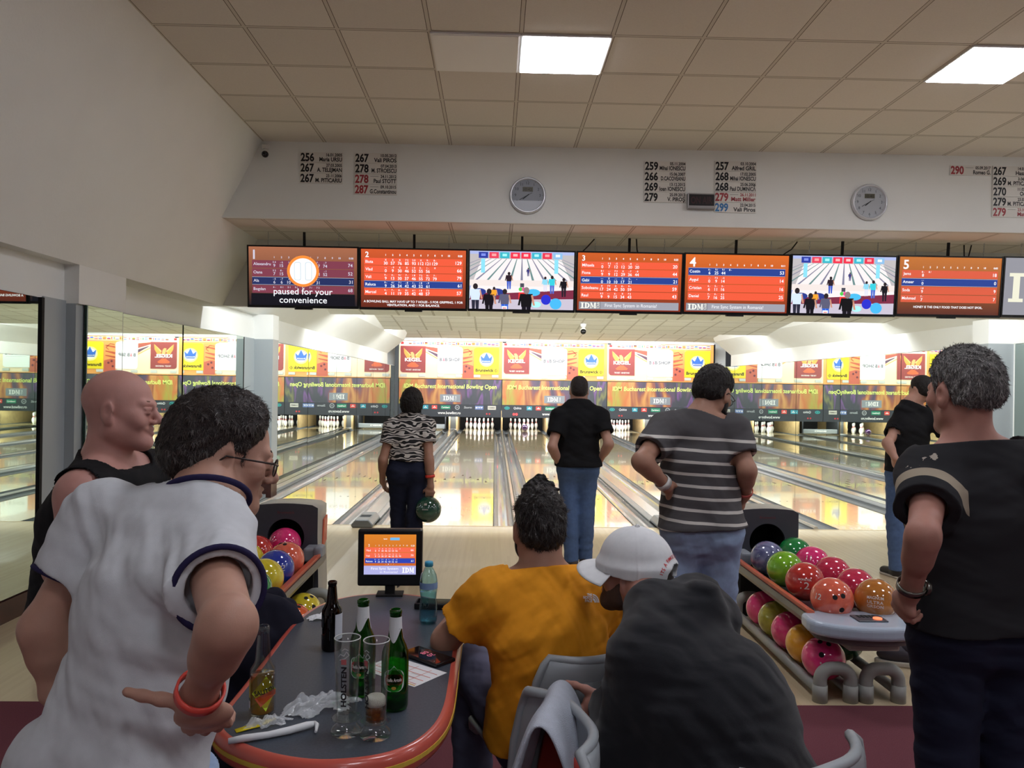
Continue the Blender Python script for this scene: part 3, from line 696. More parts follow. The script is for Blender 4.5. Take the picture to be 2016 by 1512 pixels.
T2 = [('Iliuta', fr('X:30 X:57 X:76 72:85 20:93 X:112 9-:121 8-:129'), '129', 0), ('Vlad', fr('--:0 -9:9 X:30 X:46 10:52 3-:55 1-:56 X:'), '66', 0), ('Vali', fr('9-:9 4-:13 9S:30 7-:37 18:46 72:55 9S:72 7-:79'), '79', 0), ('Raluca', fr('9-:9 4S:26 71:34 -8:42 1-:43 18:52 -9:61'), '61', 1), ('Marcel', fr('4-:4 7-:11 8-:19 8S:35 61:42 18:48 72:57'), '57', 0)]
T3 = [('Mihaela', fr('--:0 52:7 -5:12 --:12 -8:20 --:20'), '20', 0), ('Fiona', fr('81:9 --:9 F3:12 X:29 -7:36 -8:44'), '44', 0), ('Gabi', fr('--:0 X:10 --:10 7-:17 4-:21 -:'), '21', 1), ('Soboleanu', fr('X:17 7F:24 X:42 8-:50 9-:59'), '59', 0), ('Raul', fr('63:9 --:9 6-:15 X:34 72:43'), '43', 0)]
T4 = [('Costin', fr('6-:6 9S:25 9S:44 8-:'), '53', 1), ('Aygul', fr('--:0 72:9 -5:14'), '14', 0), ('Cristian', fr('6-:6 5-:11 5-:16'), '16', 0), ('Daniel', fr('7-:7 9-:16 63:25'), '25', 0)]
T5 = [('Jems', fr('8-:8 8S:'), '18', 0), ('Ameer', fr('--:0'), '0', 1), ('Soda', fr('18:9'), '9', 0), ('Mohmad', fr('7-:7'), '7', 0)]
T1 = [('Alexandru', fr('54:9 -6:15 1: : : : 7-:67 -7:74'), '74', 0), ('Oana', fr('52:7 8-:15 : : : : 11:51 -1:52'), '52', 0), ('Ala', fr('-6:6 -F:6 4:10 : : :30 1-:31'), '31', 1), ('Bogdan', fr('6-: 01: 51: 9S: 6-: 7S: 72:'), '68', 0)]
def person2d(F, x, y, h, top, leg, hair='#2a2226', l=5, arm=1):
    """small walking figure seen from behind on a lit screen"""
    F.poly([(x-.10*h, y), (x-.02*h, y), (x+.0*h, y+.5*h), (x-.13*h, y+.5*h)], leg, l); F.poly([(x+.03*h, y+.01*h), (x+.11*h, y+.01*h), (x+.13*h, y+.5*h), (x, y+.5*h)], leg, l)
    F.poly([(x-.14*h, y+.46*h), (x+.14*h, y+.46*h), (x+.18*h, y+.82*h), (x-.18*h, y+.82*h)], top, l+1)
    F.poly([(x-.18*h, y+.80*h), (x-.24*h, y+.5*h), (x-.18*h, y+.5*h), (x-.13*h, y+.78*h)], top, l+1); F.poly([(x+.18*h, y+.80*h), (x+.25*h*arm, y+.5*h), (x+.19*h, y+.5*h), (x+.13*h, y+.78*h)], '#c89078', l+1)
    F.ell(x, y+.91*h, .085*h, .10*h, hair, l+2, 12)
def cam_picture(F, W=1.06, H=.575):
    F.clip0 = (0, 0, W, H)
    F.rect(0, 0, W, H, '#a9b4e0', 0)
    F.poly([(0, .27), (W, .27), (W, .545), (0, .545)], '#b9b4b6', 1)
    F.poly([(.0, .18), (.12, .50), (.93, .50), (W, .22), (W, .12), (0, .12)], '#efe6e6', 2)                # lanes and approach
    for k in range(-8, 9):                                                            # gutters fan out
        xt = .53+k*.052; xb = .53+k*.115
        F.poly([(xt-.004, .50), (xt+.004, .50), (xb+.012, .29), (xb-.012, .29)], '#6a8a8a' if k % 2 else '#7f7f96', 3)
    F.rect(0, .23, W, .29, '#e8dcd8', 3)
    for k, (c, c2) in enumerate((('#2a3a9a', '#7a8ae0'), ('#e0405a', '#f8a0a0'), ('#3ab0c0', '#a0f0f0'), ('#e8304a', '#f8b0b0'), ('#e8304a', '#f0c0c0'), ('#3ab0c8', '#b0f0f0'), ('#e0304a', '#f8a0a0'), ('#8ab8e0', '#e8f4fc'))):
        F.rect(.09+k*.108, .505, .185+k*.108, .565, c, 4); F.rect(.115+k*.108, .525, .16+k*.108, .55, c2, 5)
    F.rect(.115, .36, .155, .50, '#8ad8ec', 4); F.rect(.86, .36, .90, .50, '#8ad8ec', 4)
    F.poly([(0, .14), (W, .20), (W, .0), (0, 0)], '#7c2c44', 4); F.poly([(.0, .15), (.3, .17), (.30, .1), (0, .06)], '#7c2c44', 4)
    F.poly([(0, 0), (W, 0), (W, .11), (.6, .10), (0, .09)], '#c4bccc', 5)
    for (x, y, h, t, l) in ((.40, .20, .17, '#2a1c26', '#3a58c0'), (.595, .33, .085, '#3a3a78', '#3a3a78'), (.77, .18, .15, '#8ad0e8', '#d8d8e8'), (.84, .16, .18, '#38c8d8', '#4a6ac8'), (.96, .13, .19, '#14121a', '#241c28')):
        person2d(F, x, y, h, t, l, l=7)
    F.rect(.50, .10, .57, .17, '#e83a3a', 7); F.ell(.52, .20, .02, .02, '#50c850', 8, 10); F.ell(.55, .20, .02, .02, '#e84a9a', 8, 10); F.rect(.515, .22, .555, .26, '#4a4a56', 7)
    for (x, c) in ((.10, '#2a3a8a'), (.28, '#2a3a8a'), (.65, '#4ab8e8')): F.ell(x, .17, .07, .035, c, 8, 16)
    F.ell(.88, .06, .06, .055, '#48b4ec', 9); F.ell(.68, .05, .05, .03, '#a8ecf0', 9); F.ell(.78, .1, .05, .05, '#2a30c8', 9)
    person2d(F, .06, -.05, .30, '#d0e0f4', '#2a2a3a', l=10); person2d(F, .20, -.10, .30, '#16121a', '#16121a', l=10); person2d(F, .25, .06, .16, '#f0a030', '#5a5a78', l=10)
    person2d(F, .36, -.08, .28, '#5a5a72', '#2a60d0', l=10); person2d(F, .58, -.14, .36, '#121014', '#181420', '#8a7a7a', l=10)
    F.rect(.33, .0, .385, .03, '#f0f0f4', 14); F.rect(.34, .006, .375, .014, '#e04040', 15)
def screen_mat(c):
    if c.startswith('G'):      # vertical wash used on the score backgrounds
        if c in MATS: return MATS[c]
        m, nt, b = node_mat(c); lo, hi = c[1:].split('_')
        tc = nt.nodes.new('ShaderNodeTexCoord'); sp = nt.nodes.new('ShaderNodeSeparateXYZ'); nt.links.new(tc.outputs['Generated'], sp.inputs[0])
        cr = nt.nodes.new('ShaderNodeValToRGB'); nt.links.new(sp.outputs[2], cr.inputs['Fac'])
        cr.color_ramp.elements[0].color = rgb(lo); cr.color_ramp.elements[1].color = rgb(hi)
        b.inputs['Base Color'].default_value = rgb('#050505'); nt.links.new(cr.outputs[0], b.inputs['Emission Color']); b.inputs['Emission Strength'].default_value = SCR; b.inputs['Roughness'].default_value = .3
        return m
    return emat(c, SCR)
SCR = .52
tvs = [('1', 'first hanging screen at the left end, paused for your convenience'), ('2', 'orange score screen numbered 2 with five player rows'), ('c', 'hanging screen showing the camera picture of the alley, between score screens 2 and 3'), ('3', 'orange score screen numbered 3 with sync system banner'), ('4', 'orange score screen numbered 4 with four player rows'), ('c', 'hanging screen showing the camera picture of the alley, between score screens 4 and 5'), ('5', 'brown-orange score screen numbered 5 about honey'), ('i', 'grey screen with pale serif letters at the right edge')]
tx = [-2.557, -1.412, -.296, .820, 1.938, 3.055, 4.180, 5.300, 6.42]
tz = [2.322, 2.318, 2.320, 2.321, 2.325, 2.331, 2.340, 2.348]
TY = 7.93
for k, (ty, lab) in enumerate(tvs):
    W = tx[k+1]-tx[k]-.008; r = empty('hanging_screen', ((tx[k]+tx[k+1])/2, TY, tz[k]), lab, 'television', 'screens hanging in a row over the approach')
    r.rotation_euler = (math.radians(5), 0, 0)
    MB().box(-W/2, W/2, 0, .055, 0, .635).build('housing', mat('tv_case', (20, 20, 22), .4), r, bevel=.006)
    bz = MB(); e = .016
    bz.box(-W/2, W/2, -.008, .004, 0, .026); bz.box(-W/2, W/2, -.008, .004, .619, .635); bz.box(-W/2, -W/2+e, -.008, .004, .026, .619); bz.box(W/2-e, W/2, -.008, .004, .026, .619)
    bz.build('bezel', mat('tv_bezel', (12, 12, 14), .25), r)
    MB().box(-.09, .09, -.006, .05, -.016, 0).build('logo_bar', M_black, r, bevel=.004)
    F = Flat(); sw = W-2*e; sh = .593; sc = sw
    if ty == 'c': cam_picture(F); fw, fh = 1.06, .575
    elif ty == 'i':
        fw, fh = 1, .55; F.rect(0, 0, 1, .55, '#8d8d95', 0); F.idm(.05, .125, .66, .28, '#e4e2cc', 2); F.text('Club', .80, .12, .12, '#e4e2cc', 2, rot=math.pi/2, width=.28)
    else:
        fw, fh = 1, .55
        if ty == '1':
            F.rect(0, 0, 1, .55, 'G#14131c_#a06448', 0); score(F, T1, 10, lane='1', row='#7c3c4c', hi='#26305c', tm='0:38', H=.55, big=True, white='#c8c4d4')
            F.rect(.02, 0, .98, .11, '#15141c', 4)
            F.ell(.5, .325, .148, .148, '#f08a3a', 6, 40); F.ell(.5, .325, .122, .122, '#f4f8fa', 7, 40)
            for sx in (-.05, .05): F.rrect(.5+sx-.030, .24, .5+sx+.030, .41, .018, '#9ab4c4', 8); F.rrect(.5+sx-.026, .244, .5+sx+.026, .406, .015, '#ffffff', 9)
            F.text('paused for your', .5, .105, .058, '#f0f2f8', 8, 'c', width=.545, bold=.006); F.text('convenience', .5, .025, .058, '#f0f2f8', 8, 'c', width=.44, bold=.006)
        if ty == '2': F.rect(0, 0, 1, .55, 'G#5c2418_#c8552a', 0); score(F, T2, 10, lane='2', tm='0:28', H=.55, msg=('A BOWLING BALL MAY HAVE UP TO 7 HOLES - 5 FOR GRIPPING, 1 FOR', 'VENTILATION, AND 1 FOR BALANCE.'))
        if ty == '3': F.rect(0, 0, 1, .55, 'G#7c2c18_#c4581f', 0); score(F, T3, 10, lane='3', tm='0:25', H=.55, idm=True)
        if ty == '4': F.rect(0, 0, 1, .55, 'G#7c2c18_#d06420', 0); score(F, T4, 10, lane='4', tm='0:11', H=.55, big=True, idm=True)
        if ty == '5': F.rect(0, 0, 1, .55, 'G#54241a_#b86a28', 0); score(F, T5, 10, lane='5', row='#d05a40', tm='0:05', H=.55, big=True, msg=('HONEY IS THE ONLY FOOD THAT DOES NOT SPOIL.',))
    F.build('display', r, screen_mat, ((-sw/2, -.001, .026), (sw/fw, 0, 0), (0, 0, sh/fh)), eps=.0004)
    m = MB(); m.box(-.012, .012, .05, .07, .3, .78); m.build('mount_bracket', M_blackm, r)
    for sx in (-.36, .36):
        c = MB()
        for q in range(5):
            z = .645+q*.028
            pts = [(sx+(.006*math.cos(t) if q % 2 else 0), .03+(0 if q % 2 else .006*math.cos(t)), z+.018*math.sin(t)) for t in [2*math.pi*i/8 for i in range(8)]]
            c.tube(pts, .0022, 5, closed=True)
        c.build('hanging_chain', M_alu, r)
# cables and dark rails above the screens
for pts, lab in (([(1.02, 7.98, 3.10), (.95, 7.98, 3.02), (.86, 7.99, 2.93)], 'black cable slanting down behind score screen 3'), ([(1.46, 7.98, 3.11), (1.47, 7.99, 3.0), (1.49, 7.99, 2.92)], 'thin black cable hanging above score screen 3'), ([(3.16, 7.98, 3.11), (3.10, 7.98, 3.03), (2.98, 7.99, 2.95)], 'black cable slanting above score screen 4'), ([(4.94, 7.98, 3.11), (4.95, 7.99, 2.98), (4.99, 8, 2.94), (5.02, 7.98, 3.11)], 'looped black cable above score screen 5')):
    tag(MB().tube(pts, .007, 6).build('cable', M_black), lab, 'cable')
# ---- record plates on the fascia
M_plate = mat('score_plate_white', (226, 222, 214), .5)
def plate(x, z, num, date, name, col, label, w=.405, h=.097, sub=False):
    r = empty('score_plate', (x, 7.352, z), label, 'sign', 'record score plates on the wall')
    MB().box(0, w, -.0, .008, 0, h).build('plate', M_plate, r)
    F = Flat(); F.rect(0.001, .001, w-.001, h-.001, '#e2dfd8', 0)
    F.text(num, .006, .012, .074, col, 2, bold=.035, width=.128)
    dc = '#1c1a1a' if col != '#a03038' or name.startswith(('P', 'G', 'R')) else col
    F.text(date, w-.006, .060, .028, dc, 2, 'r', bold=.03, width=.15)
    F.text(name, w-.006, .012, .038, dc, 2, 'r', bold=.03, width=min(.25, .0215*len(name)))
    if sub: F.rect(.15, .072, .23, .076, '#8a8682', 2)
    F.build('lettering', r, pmat, ((0, -.0008, 0), (1, 0, 0), (0, 0, 1)), eps=.0006)
    return r
BK, RD, BL = '#141214', '#a03038', '#3a7cb8'
groups = [(-1.892, 3.662, 'first column, beside the corner camera', [('256', '16.01.2005', 'Maria URSU', BK), ('267', '27.03.2005', 'A. TELEJMAN', BK), ('267', '23.11.2006', 'M. PITICARIU', BK)]),
 (-1.372, 3.665, 'second column from the corner camera', [('267', '10.05.2012', 'Vali PIROS', BK), ('278', '07.04.2013', 'M. STROESCU', BK), ('278', '24.11.2012', 'Paul STOTT', RD), ('287', '09.10.2015', 'G.Constantinou', RD)]),
 (1.412, 3.646, 'column left of the ON AIR sign', [('259', '05.11.2004', 'Mihai IONESCU', BK), ('266', '15.06.2007', 'D.CACOVEANU', BK), ('269', '13.12.2012', 'Ioan IONESCU', BK), ('279', '25.09.2013', 'V. PIROȘ', BK)]),
 (2.098, 3.660, 'column right of the ON AIR sign', [('257', '03.10.2004', 'Alfred GRIL', BK), ('268', '17.02.2005', 'Mihai IONESCU', BK), ('268', '25.06.2006', 'Paul DUMINICĂ', BK), ('279', '26.11.2011', 'Matt Miller', RD), ('299', '22.04.2015', 'Vali Piros', BL)]),
 (4.404, 3.668, 'alone before the last column', [('290', '05.09.2017', 'Romeo G.', RD)]),
 (4.826, 3.668, 'last column at the right edge', [('267', '14.05.2004', 'Hasan K.', BK), ('269', '3.06.2004', 'M. PITICARIU', BK), ('270', '11.02.2006', 'Odo K.', BK), ('279', '23.03.2007', 'M. PITICARIU', BK), ('279', '23.10.2011', 'Matt M.', RD)])]
for gx_, gz_, gl, pl in groups:
    for k, (nu, da, na, cl_) in enumerate(pl):
        plate(gx_, gz_-k*.1, nu, da, na, cl_, 'white record plate reading %s, dated %s, %s' % (nu, da, gl), sub=cl_ == RD)
# ---- wall clocks
def clock(x, z, label, reflect, hh, mm):
    r = empty('wall_clock', (x, 7.36, z), label, 'clock')
    b = MB(); b.lathe([(0, 0), (.175, 0), (.178, .012), (.172, .036), (.16, .042), (.152, .032), (.15, .02), (0, .02)], 40)
    ob = b.build('case', mat('clock_rim', (206, 208, 214), .25, metal=.3), r); ob.rotation_euler = (math.pi/2, 0, 0)
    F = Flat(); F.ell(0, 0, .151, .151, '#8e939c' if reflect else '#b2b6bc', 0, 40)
    for q in range(12):
        t = math.radians(90-30*(q+1)); rr = .118
        F.text(str(q+1), rr*math.cos(t), rr*math.sin(t)-.012, .026, '#33363c', 2, 'c')
        F.ell(.142*math.cos(t), .142*math.sin(t), .003, .003, '#33363c', 2, 6)
    F.rect(-.05, .035, .05, .08, '#5c5a4c', 2); F.text('10:42' if reflect else '10:40', 0, .042, .028, '#26241e', 3, 'c', width=.08)
    if reflect: F.poly([(.151*math.cos(math.radians(a)), .151*math.sin(math.radians(a))) for a in range(200, 341, 7)], '#c2c8d2', 4)  # reflection on the clock glass, painted as a pale lower segment
    F.build('dial', r, pmat, ((0, -.021, 0), (1, 0, 0), (0, 0, 1)), eps=.0008)
    h = Flat()
    for (a, l, w_) in ((90-30*(hh+mm/60), .06, .008), (90-6*mm, .09, .005), (28, .05, .003)):
        t = math.radians(a); h.line((-.015*math.cos(t), -.015*math.sin(t)), (l*math.cos(t), l*math.sin(t)), w_, '#202226', 1)
    h.build('hand', r, pmat, ((0, -.027, 0), (1, 0, 0), (0, 0, 1)), eps=.001)
clock(.289, 3.384, 'round silver wall clock with painted reflection on dial, above the first camera picture screen', True, 7, 40)
clock(3.609, 3.385, 'round silver wall clock right of the ON AIR sign', False, 7, 40)
r = empty('on_air_sign', (1.962, 7.36, 3.281), 'dark unlit ON AIR sign in a silver frame between the plates', 'sign')
MB().box(-.133, .133, -.05, 0, 0, .15).build('case', mat('sign_silver', (150, 148, 148), .35, metal=.5), r, bevel=.006)
F = Flat(); F.rect(-.122, .03, .122, .138, '#120e10', 0); F.text('ON AIR', 0, .05, .065, '#3c1e22', 1, 'c', bold=.03, width=.21)
F.build('face', r, pmat, ((0, -.0512, 0), (1, 0, 0), (0, 0, 1)), eps=.0008)
# ---- security cameras
def cctv(loc, label, down, s=1.0):
    r = empty('security_camera', loc, label, 'camera')
    M = mat('cctv_white', (208, 206, 200), .4)
    b = MB(); b.cyl((0, 0, 0), (0, 0, -.05*s), .05*s, .042*s, 20); b.build('mount', M, r, bevel=.004)
    b = MB(); b.cyl((0, -.0, -.05*s), (0, -.0, -.085*s), .028*s, .034*s, 20); b.ball((0, 0, -.1*s), .045*s); b.build('body', M, r)
    b = MB(); b.ball((0, -.018*s, -.118*s), .043*s); b.build('lens_dome', mat('cctv_lens', (14, 14, 16), .15), r)
    if not down:
        b = MB()
        for q in range(6):
            t = q*math.pi/3; b.ball((.022*s*math.cos(t), -.057*s, -.118*s+.022*s*math.sin(t)), .006*s, n=8, m=6)
        b.build('infrared_lamp', mat('cctv_led', (90, 90, 94), .3), r)
cctv((-2.205, 7.30, 3.80), 'small dome security camera in the upper left corner', False, .75)
cctv((1.984, 17.3, 2.977), 'white security camera hanging from the ceiling over the lanes', True, 1.5)
# ================================================================== ball returns and balls
M_hood = mat('hood_charcoal', (66, 68, 76), .45, noise=.04, nscale=30)
M_hood_side = mat('hood_side_beige', (168, 166, 158), .4)
M_orange = mat('rail_orange', (206, 104, 78), .35)
M_capblue = mat('cap_pale_blue', (176, 190, 206), .22, coat=.4)
M_pvc = mat('pvc_grey', (150, 152, 146), .4, noise=.06, nscale=12)
def ball_return(x, label, side):
    r = empty('ball_return', (x, 5.25, 0), label, 'ball return', 'ball returns on the approach')
    # hood with arched top and round mouth
    def outline(s=1, top=.715):
        pts = []
        for i in range(48):
            a = 2*math.pi*i/48-math.pi/2; c, q = math.cos(a), math.sin(a)
            k = min(.215/max(abs(c), 1e-6), (.50 if q < 0 else .23)/max(abs(q), 1e-6))
            px, pz = c*k, q*k
            if pz > .15: pz = pz-.35*px*px
            px *= 1+.12*max(0, -pz)*1.2
            pts.append((px*s, .50+pz))
        return pts
    o = outline(); hole = [(.125*math.cos(2*math.pi*i/48-math.pi/2), .50+.125*math.sin(2*math.pi*i/48-math.pi/2)) for i in range(48)]
    b = MB(); n = 48
    vs = [(a, 0, c) for a, c in o]+[(a, 0, c) for a, c in hole]+[(a, .03, c) for a, c in hole]
    b.add(vs, [(i, (i+1) % n, (i+1) % n+n, i+n) for i in range(n)]+[(i+n, (i+1) % n+n, (i+1) % n+2*n, i+2*n) for i in range(n)])
    b.build('hood_face', M_hood, r)
    b = MB(); q = [(a*.96, c*.985) for a, c in o]; q2 = [(a*.62, c*.80) for a, c in o]
    vs = [(a, .0, c) for a, c in o]+[(a*1.03, .06, c*1.005) for a, c in o]+[(a*.99, .28, c*.99) for a, c in o]+[(a, .44, c) for a, c in q2]
    b.add(vs, [(i+k*n, (i+1) % n+k*n, (i+1) % n+(k+1)*n, i+(k+1)*n) for k in range(3) for i in range(n)]+[tuple(range(3*n, 4*n))], sm=True)
    b.build('hood_shell', M_hood_side, r)
    b = MB(); b.add([(a, .03, c) for a, c in hole]+[(a, .35, c) for a, c in hole], [(i, (i+1) % n, (i+1) % n+n, i+n) for i in range(n)]+[tuple(range(n, 2*n))]); b.build('hood_mouth', M_blackm, r)
    for sx in (-1, 1):
        b = MB(); b.prism([(.10, .40), (.22, .44), (.24, .62), (.14, .60)], sx*.218, sx*.232, 'x'); b.build('side_inlay', M_orange, r, bevel=.012)
    F = Flat(); F.text('Brunswick', 0, .66, .018, '#6a3840', align='c', bold=.01, width=.115); F.build('lettering', r, pmat, ((0, -.001, 0), (1, 0, 0), (0, 0, 1)))
    # upper rack: side rails, troughs, centre bar
    L0, L1 = -1.34, -.06
    for sx in (-1, 1):
        b = MB(); b.prism([(sx*.235, .415), (sx*.275, .425), (sx*.275, .405), (sx*.235, .39)], L0, L1, 'y'); b.build('rail_stripe', M_orange, r)
        b = MB(); b.prism([(sx*.225, .39), (sx*.285, .405), (sx*.29, .375), (sx*.275, .345), (sx*.24, .34), (sx*.225, .35)], L0, L1, 'y'); b.build('side_rail', mat('rail_steel', (124, 122, 118), .3, metal=.6), r)
        b = MB(); b.box(sx*.20-.05, sx*.20+.05, -.14, -.0, .36, .455); b.box(sx*.255-.03, sx*.255+.03, -.17, -.05, .37, .47); b.build('rail_bracket', mat('bracket_grey', (136, 142, 150), .35), r, bevel=.02, seg=3)
    b = MB(); b.tube([(0, L0, .372), (0, L1, .372)], .018, 10); b.build('centre_bar', M_alu, r)
    b = MB()
    for xx in (-.19, -.03, .03, .19): b.tube([(xx, L0, .352), (xx, L1, .352)], .0115, 8)
    b.box(-.2, .2, L0+.02, L1-.02, .30, .335); b.build('rack_grille', mat('rack_steel', (110, 112, 112), .35, metal=.6), r)
    b = MB(); b.box(-.05, .05, -1.05, -.95, 0, .31); b.build('post', M_blackm, r)
    b = MB(); b.box(-.2, .2, -.05, .0, 0, .40); b.build('kick_plate', M_blackm, r)
    # rounded front cap with its control plate
    pl = [(-.30, .0), (-.31, -.10)]+[(.31*math.sin(t)*1.0, -.10-.17*math.cos(t)) for t in [math.radians(a) for a in range(-80, 81, 10)]]+[(.31, -.10), (.30, .0), (.20, .045), (.06, .02), (0, .05), (-.06, .02), (-.20, .045)]
    b = MB(); b.prism([(a, c+L0+.02) for a, c in pl], .335, .405, 'z'); b.build('front_cap', M_capblue, r, bevel=.022, seg=4)
    b = MB(); b.prism([(a*.86, c*.86+L0+.02) for a, c in pl], .30, .337, 'z'); b.build('cap_underside', mat('cap_under', (98, 90, 92), .5), r, bevel=.01)
    b = MB(); b.box(-.13, .13, L0-.16, L0-.02, .262, .30); b.build('cap_box', M_hood_side, r, bevel=.012)
    b = MB(); b.box(-.075, .075, L0-.15, L0-.045, .404, .412); b.build('control_plate', mat('control_grey', (72, 76, 84), .3), r, bevel=.02, seg=3)
    b = MB(); b.cyl((.035, L0-.115, .412), (.035, L0-.115, .417), .022, n=16); b.build('reset_button', mat('button_orange', (200, 120, 90), .3, emit='#ff7a50', es=.6), r)
    b = MB()
    for k in range(5): b.box(-.05+.02*k, -.038+.02*k, L0-.095, L0-.06, .412, .414)
    b.build('speaker_slot', M_blackm, r)
    return r
ball_return(-1.41, 'grey ball return hood and rack behind the table on the left', -1)
ball_return(1.90, 'grey ball return hood and rack between the striped shirt man and the grey-haired man', 1)
def pvc(name, x0, x1, yf, yb, label):
    r = empty(name, ((x0+x1)/2, yf, 0), label, 'ball rack', 'pipe racks on the floor'); h = (x1-x0)/2; R = .0325
    def arch(y, ztop):
        pts = [(-h, y, 0), (-h, y, ztop-.07)]+[(-h+.06-.06*math.cos(t), y, ztop-.06+.06*math.sin(t)) for t in [math.pi/2*i/6 for i in range(7)]]
        return pts+[(-a, b, c) for a, b, c in pts[::-1]]
    b = MB(); b.tube(arch(0, .165), R, 14); b.build('front_arch', M_pvc, r)
    for sx in (-1, 1): MB().cyl((sx*h, 0, 0), (sx*h, 0, .085), R*1.13, n=18).build('pipe_joint', M_pvc, r)
    for sx in (-1, 1): MB().tube([(sx*h, 0, .05), (sx*h, yb-yf, .05)], R*.8, 12).build('rail_pipe', M_pvc, r)
    b = MB(); b.tube(arch(yb-yf, .17), R, 14); b.build('back_arch', M_pvc, r)
pvc('pipe_ball_rack', 1.646, 1.80, 3.79, 5.08, 'grey plastic pipe rack holding pink and yellow balls under the return')
pvc('pipe_ball_rack', 1.878, 2.042, 3.79, 5.08, 'grey plastic pipe rack with only a green ball, next to the grey-haired man')
pvc('pipe_ball_rack', -1.22, -1.07, 4.0, 5.08, 'grey plastic pipe rack with yellow and orange balls behind the table')
def ball_mat(name, c1, c2, sc=9):
    if name in MATS: return MATS[name]
    m, nt, b = node_mat(name)
    tc = nt.nodes.new('ShaderNodeTexCoord'); no = nt.nodes.new('ShaderNodeTexNoise'); no.inputs['Scale'].default_value = sc; no.inputs['Detail'].default_value = 5; no.inputs['Distortion'].default_value = 1.6
    nt.links.new(tc.outputs['Object'], no.inputs['Vector'])
    cr = nt.nodes.new('ShaderNodeValToRGB'); cr.color_ramp.elements[0].position = .36; cr.color_ramp.elements[1].position = .66
    cr.color_ramp.elements[0].color = rgb(c1); cr.color_ramp.elements[1].color = rgb(c2); nt.links.new(no.outputs['Fac'], cr.inputs['Fac']); nt.links.new(cr.outputs[0], b.inputs['Base Color'])
    b.inputs['Roughness'].default_value = .12; b.inputs['Coat Weight'].default_value = .8; b.inputs['Coat Roughness'].default_value = .03
    return m
BALLC = {'pink': ('#d8246c', '#ec3c82'), 'coral': ('#d85a44', '#e87258'), 'blue': ('#1a2f9c', '#27409f'), 'yellow': ('#c8b420', '#dccb34'), 'green': ('#157a3a', '#1f8c48'), 'red': ('#b02c2a', '#cc3c34'), 'orange': ('#d4582a', '#e46a34'), 'slate': ('#4a4e78', '#8a90b4'), 'lime': ('#6aa81e', '#86c230'), 'crimson': ('#b81e44', '#d43a5c'), 'amber': ('#a86424', '#bf7a34'), 'olive': ('#8f8a1e', '#b4ac30'), 'gold': ('#dc9a14', '#f0b024'), 'darkgreen': ('#0c3c26', '#13502f'), 'purple': ('#2c1440', '#4a1f5a'), 'teal': ('#163c30', '#22503e')}
M_hole = mat('finger_hole', (16, 12, 14), .7)
M_engr = mat('ball_engraving', (222, 214, 206), .5)
BR = .1085
ball_mesh = None
def ball(x, y, z, col, label, up=(0, 0, 1), logo=None, group='bowling balls on the returns', spin=0, holes=(.0, -.55, .84)):
    """holes: direction the finger holes face; logo: (text, direction)"""
    global ball_mesh
    if ball_mesh is None:
        t = MB(); t.ball((0, 0, 0), BR, n=40, m=24); o = t.build('bowling_ball', M_engr); ball_mesh = o.data
    else:
        o = bpy.data.objects.new('bowling_ball', ball_mesh); COL.objects.link(o)
    o.material_slots[0].link = 'OBJECT'; o.material_slots[0].material = ball_mat('ball_'+col, *BALLC[col])
    o.location = (x, y, z); tag(o, label, 'bowling ball', group)
    d = Vector(holes).normalized(); a = d.orthogonal().normalized()
    if abs(d.z) < .99: a = Vector((0, 0, 1)).cross(d).normalized()
    a = Matrix.Rotation(spin, 3, d) @ a; b = d.cross(a)
    for (u, v, rr) in ((-.021, .012, .0125), (.021, .012, .0125), (0, -.055, .0135)):
        p = (d*math.sqrt(max(BR**2-u*u-v*v, 0))+a*u+b*v); nn = p.normalized()
        MB().cyl(nn*(BR-.004), nn*(BR+.0006), rr, n=16).build('finger_hole', M_hole, o)
    if logo:
        tx, ld = logo; ld = Vector(ld).normalized(); la = Vector((0, 0, 1)).cross(ld).normalized(); lb = ld.cross(la)
        F = Flat()
        for k, (t, sz, yy, wd) in enumerate(tx): F.text(t, 0, yy, sz, 'engraving', align='c', width=wd, bold=.012, res=2)
        F.build('engraving', o, lambda c: M_engr, warp=lambda px, py, l: (ld+la*(px/BR)+lb*(py/BR)).normalized()*(BR+.0007))
    return o
R1, R2 = 1.79, 2.02; ZU = .458
fd = (-.42, -1, .1)
ball(R1, 3.99, ZU, 'coral', 'red-orange ball with two finger holes, at the front cap of the right return', holes=(-.05, -1, .25), spin=.2, logo=([('12', .03, -.01, .035)], (-.95, -.5, .2)))
ball(R1, 4.34, ZU, 'red', 'red ball engraved 12, behind the red-orange ball', holes=(.2, .5, .8), logo=([('MONSTER', .012, .02, .075), ('12', .04, -.028, .05)], fd))
ball(R1, 4.64, ZU, 'lime', 'lime green ball on the right return', holes=(.3, .6, .7))
ball(R1, 4.94, ZU, 'slate', 'blue-grey ball at the mouth of the right return', holes=(0, .6, .8))
ball(R2, 3.98, ZU, 'amber', 'orange-brown ball with wavy engraving, beside the hand with the watch', holes=(.6, .3, .7), logo=([('MAGNUM', .016, .012, .085), ('ULTRA', .016, -.012, .08), ('GRSON', .016, -.034, .085)], (-.55, -1, .15)))
ball(R2, 4.21, ZU, 'crimson', 'crimson ball behind the orange-brown one', holes=(.3, .5, .8))
ball(R2, 4.50, ZU, 'crimson', 'crimson ball second behind the orange-brown one, in the middle of its row', holes=(.1, .8, .5))
ball(R2, 4.79, ZU, 'pink', 'bright pink ball in the upper row next to the green one', holes=(.4, .6, .6), logo=([('11', .03, 0, .03)], (-.7, -1, .5)))
ball(R2, 5.07, ZU, 'green', 'green ball at the back end of the right return', holes=(.2, .6, .7))
ZL = .166; X0 = 1.723
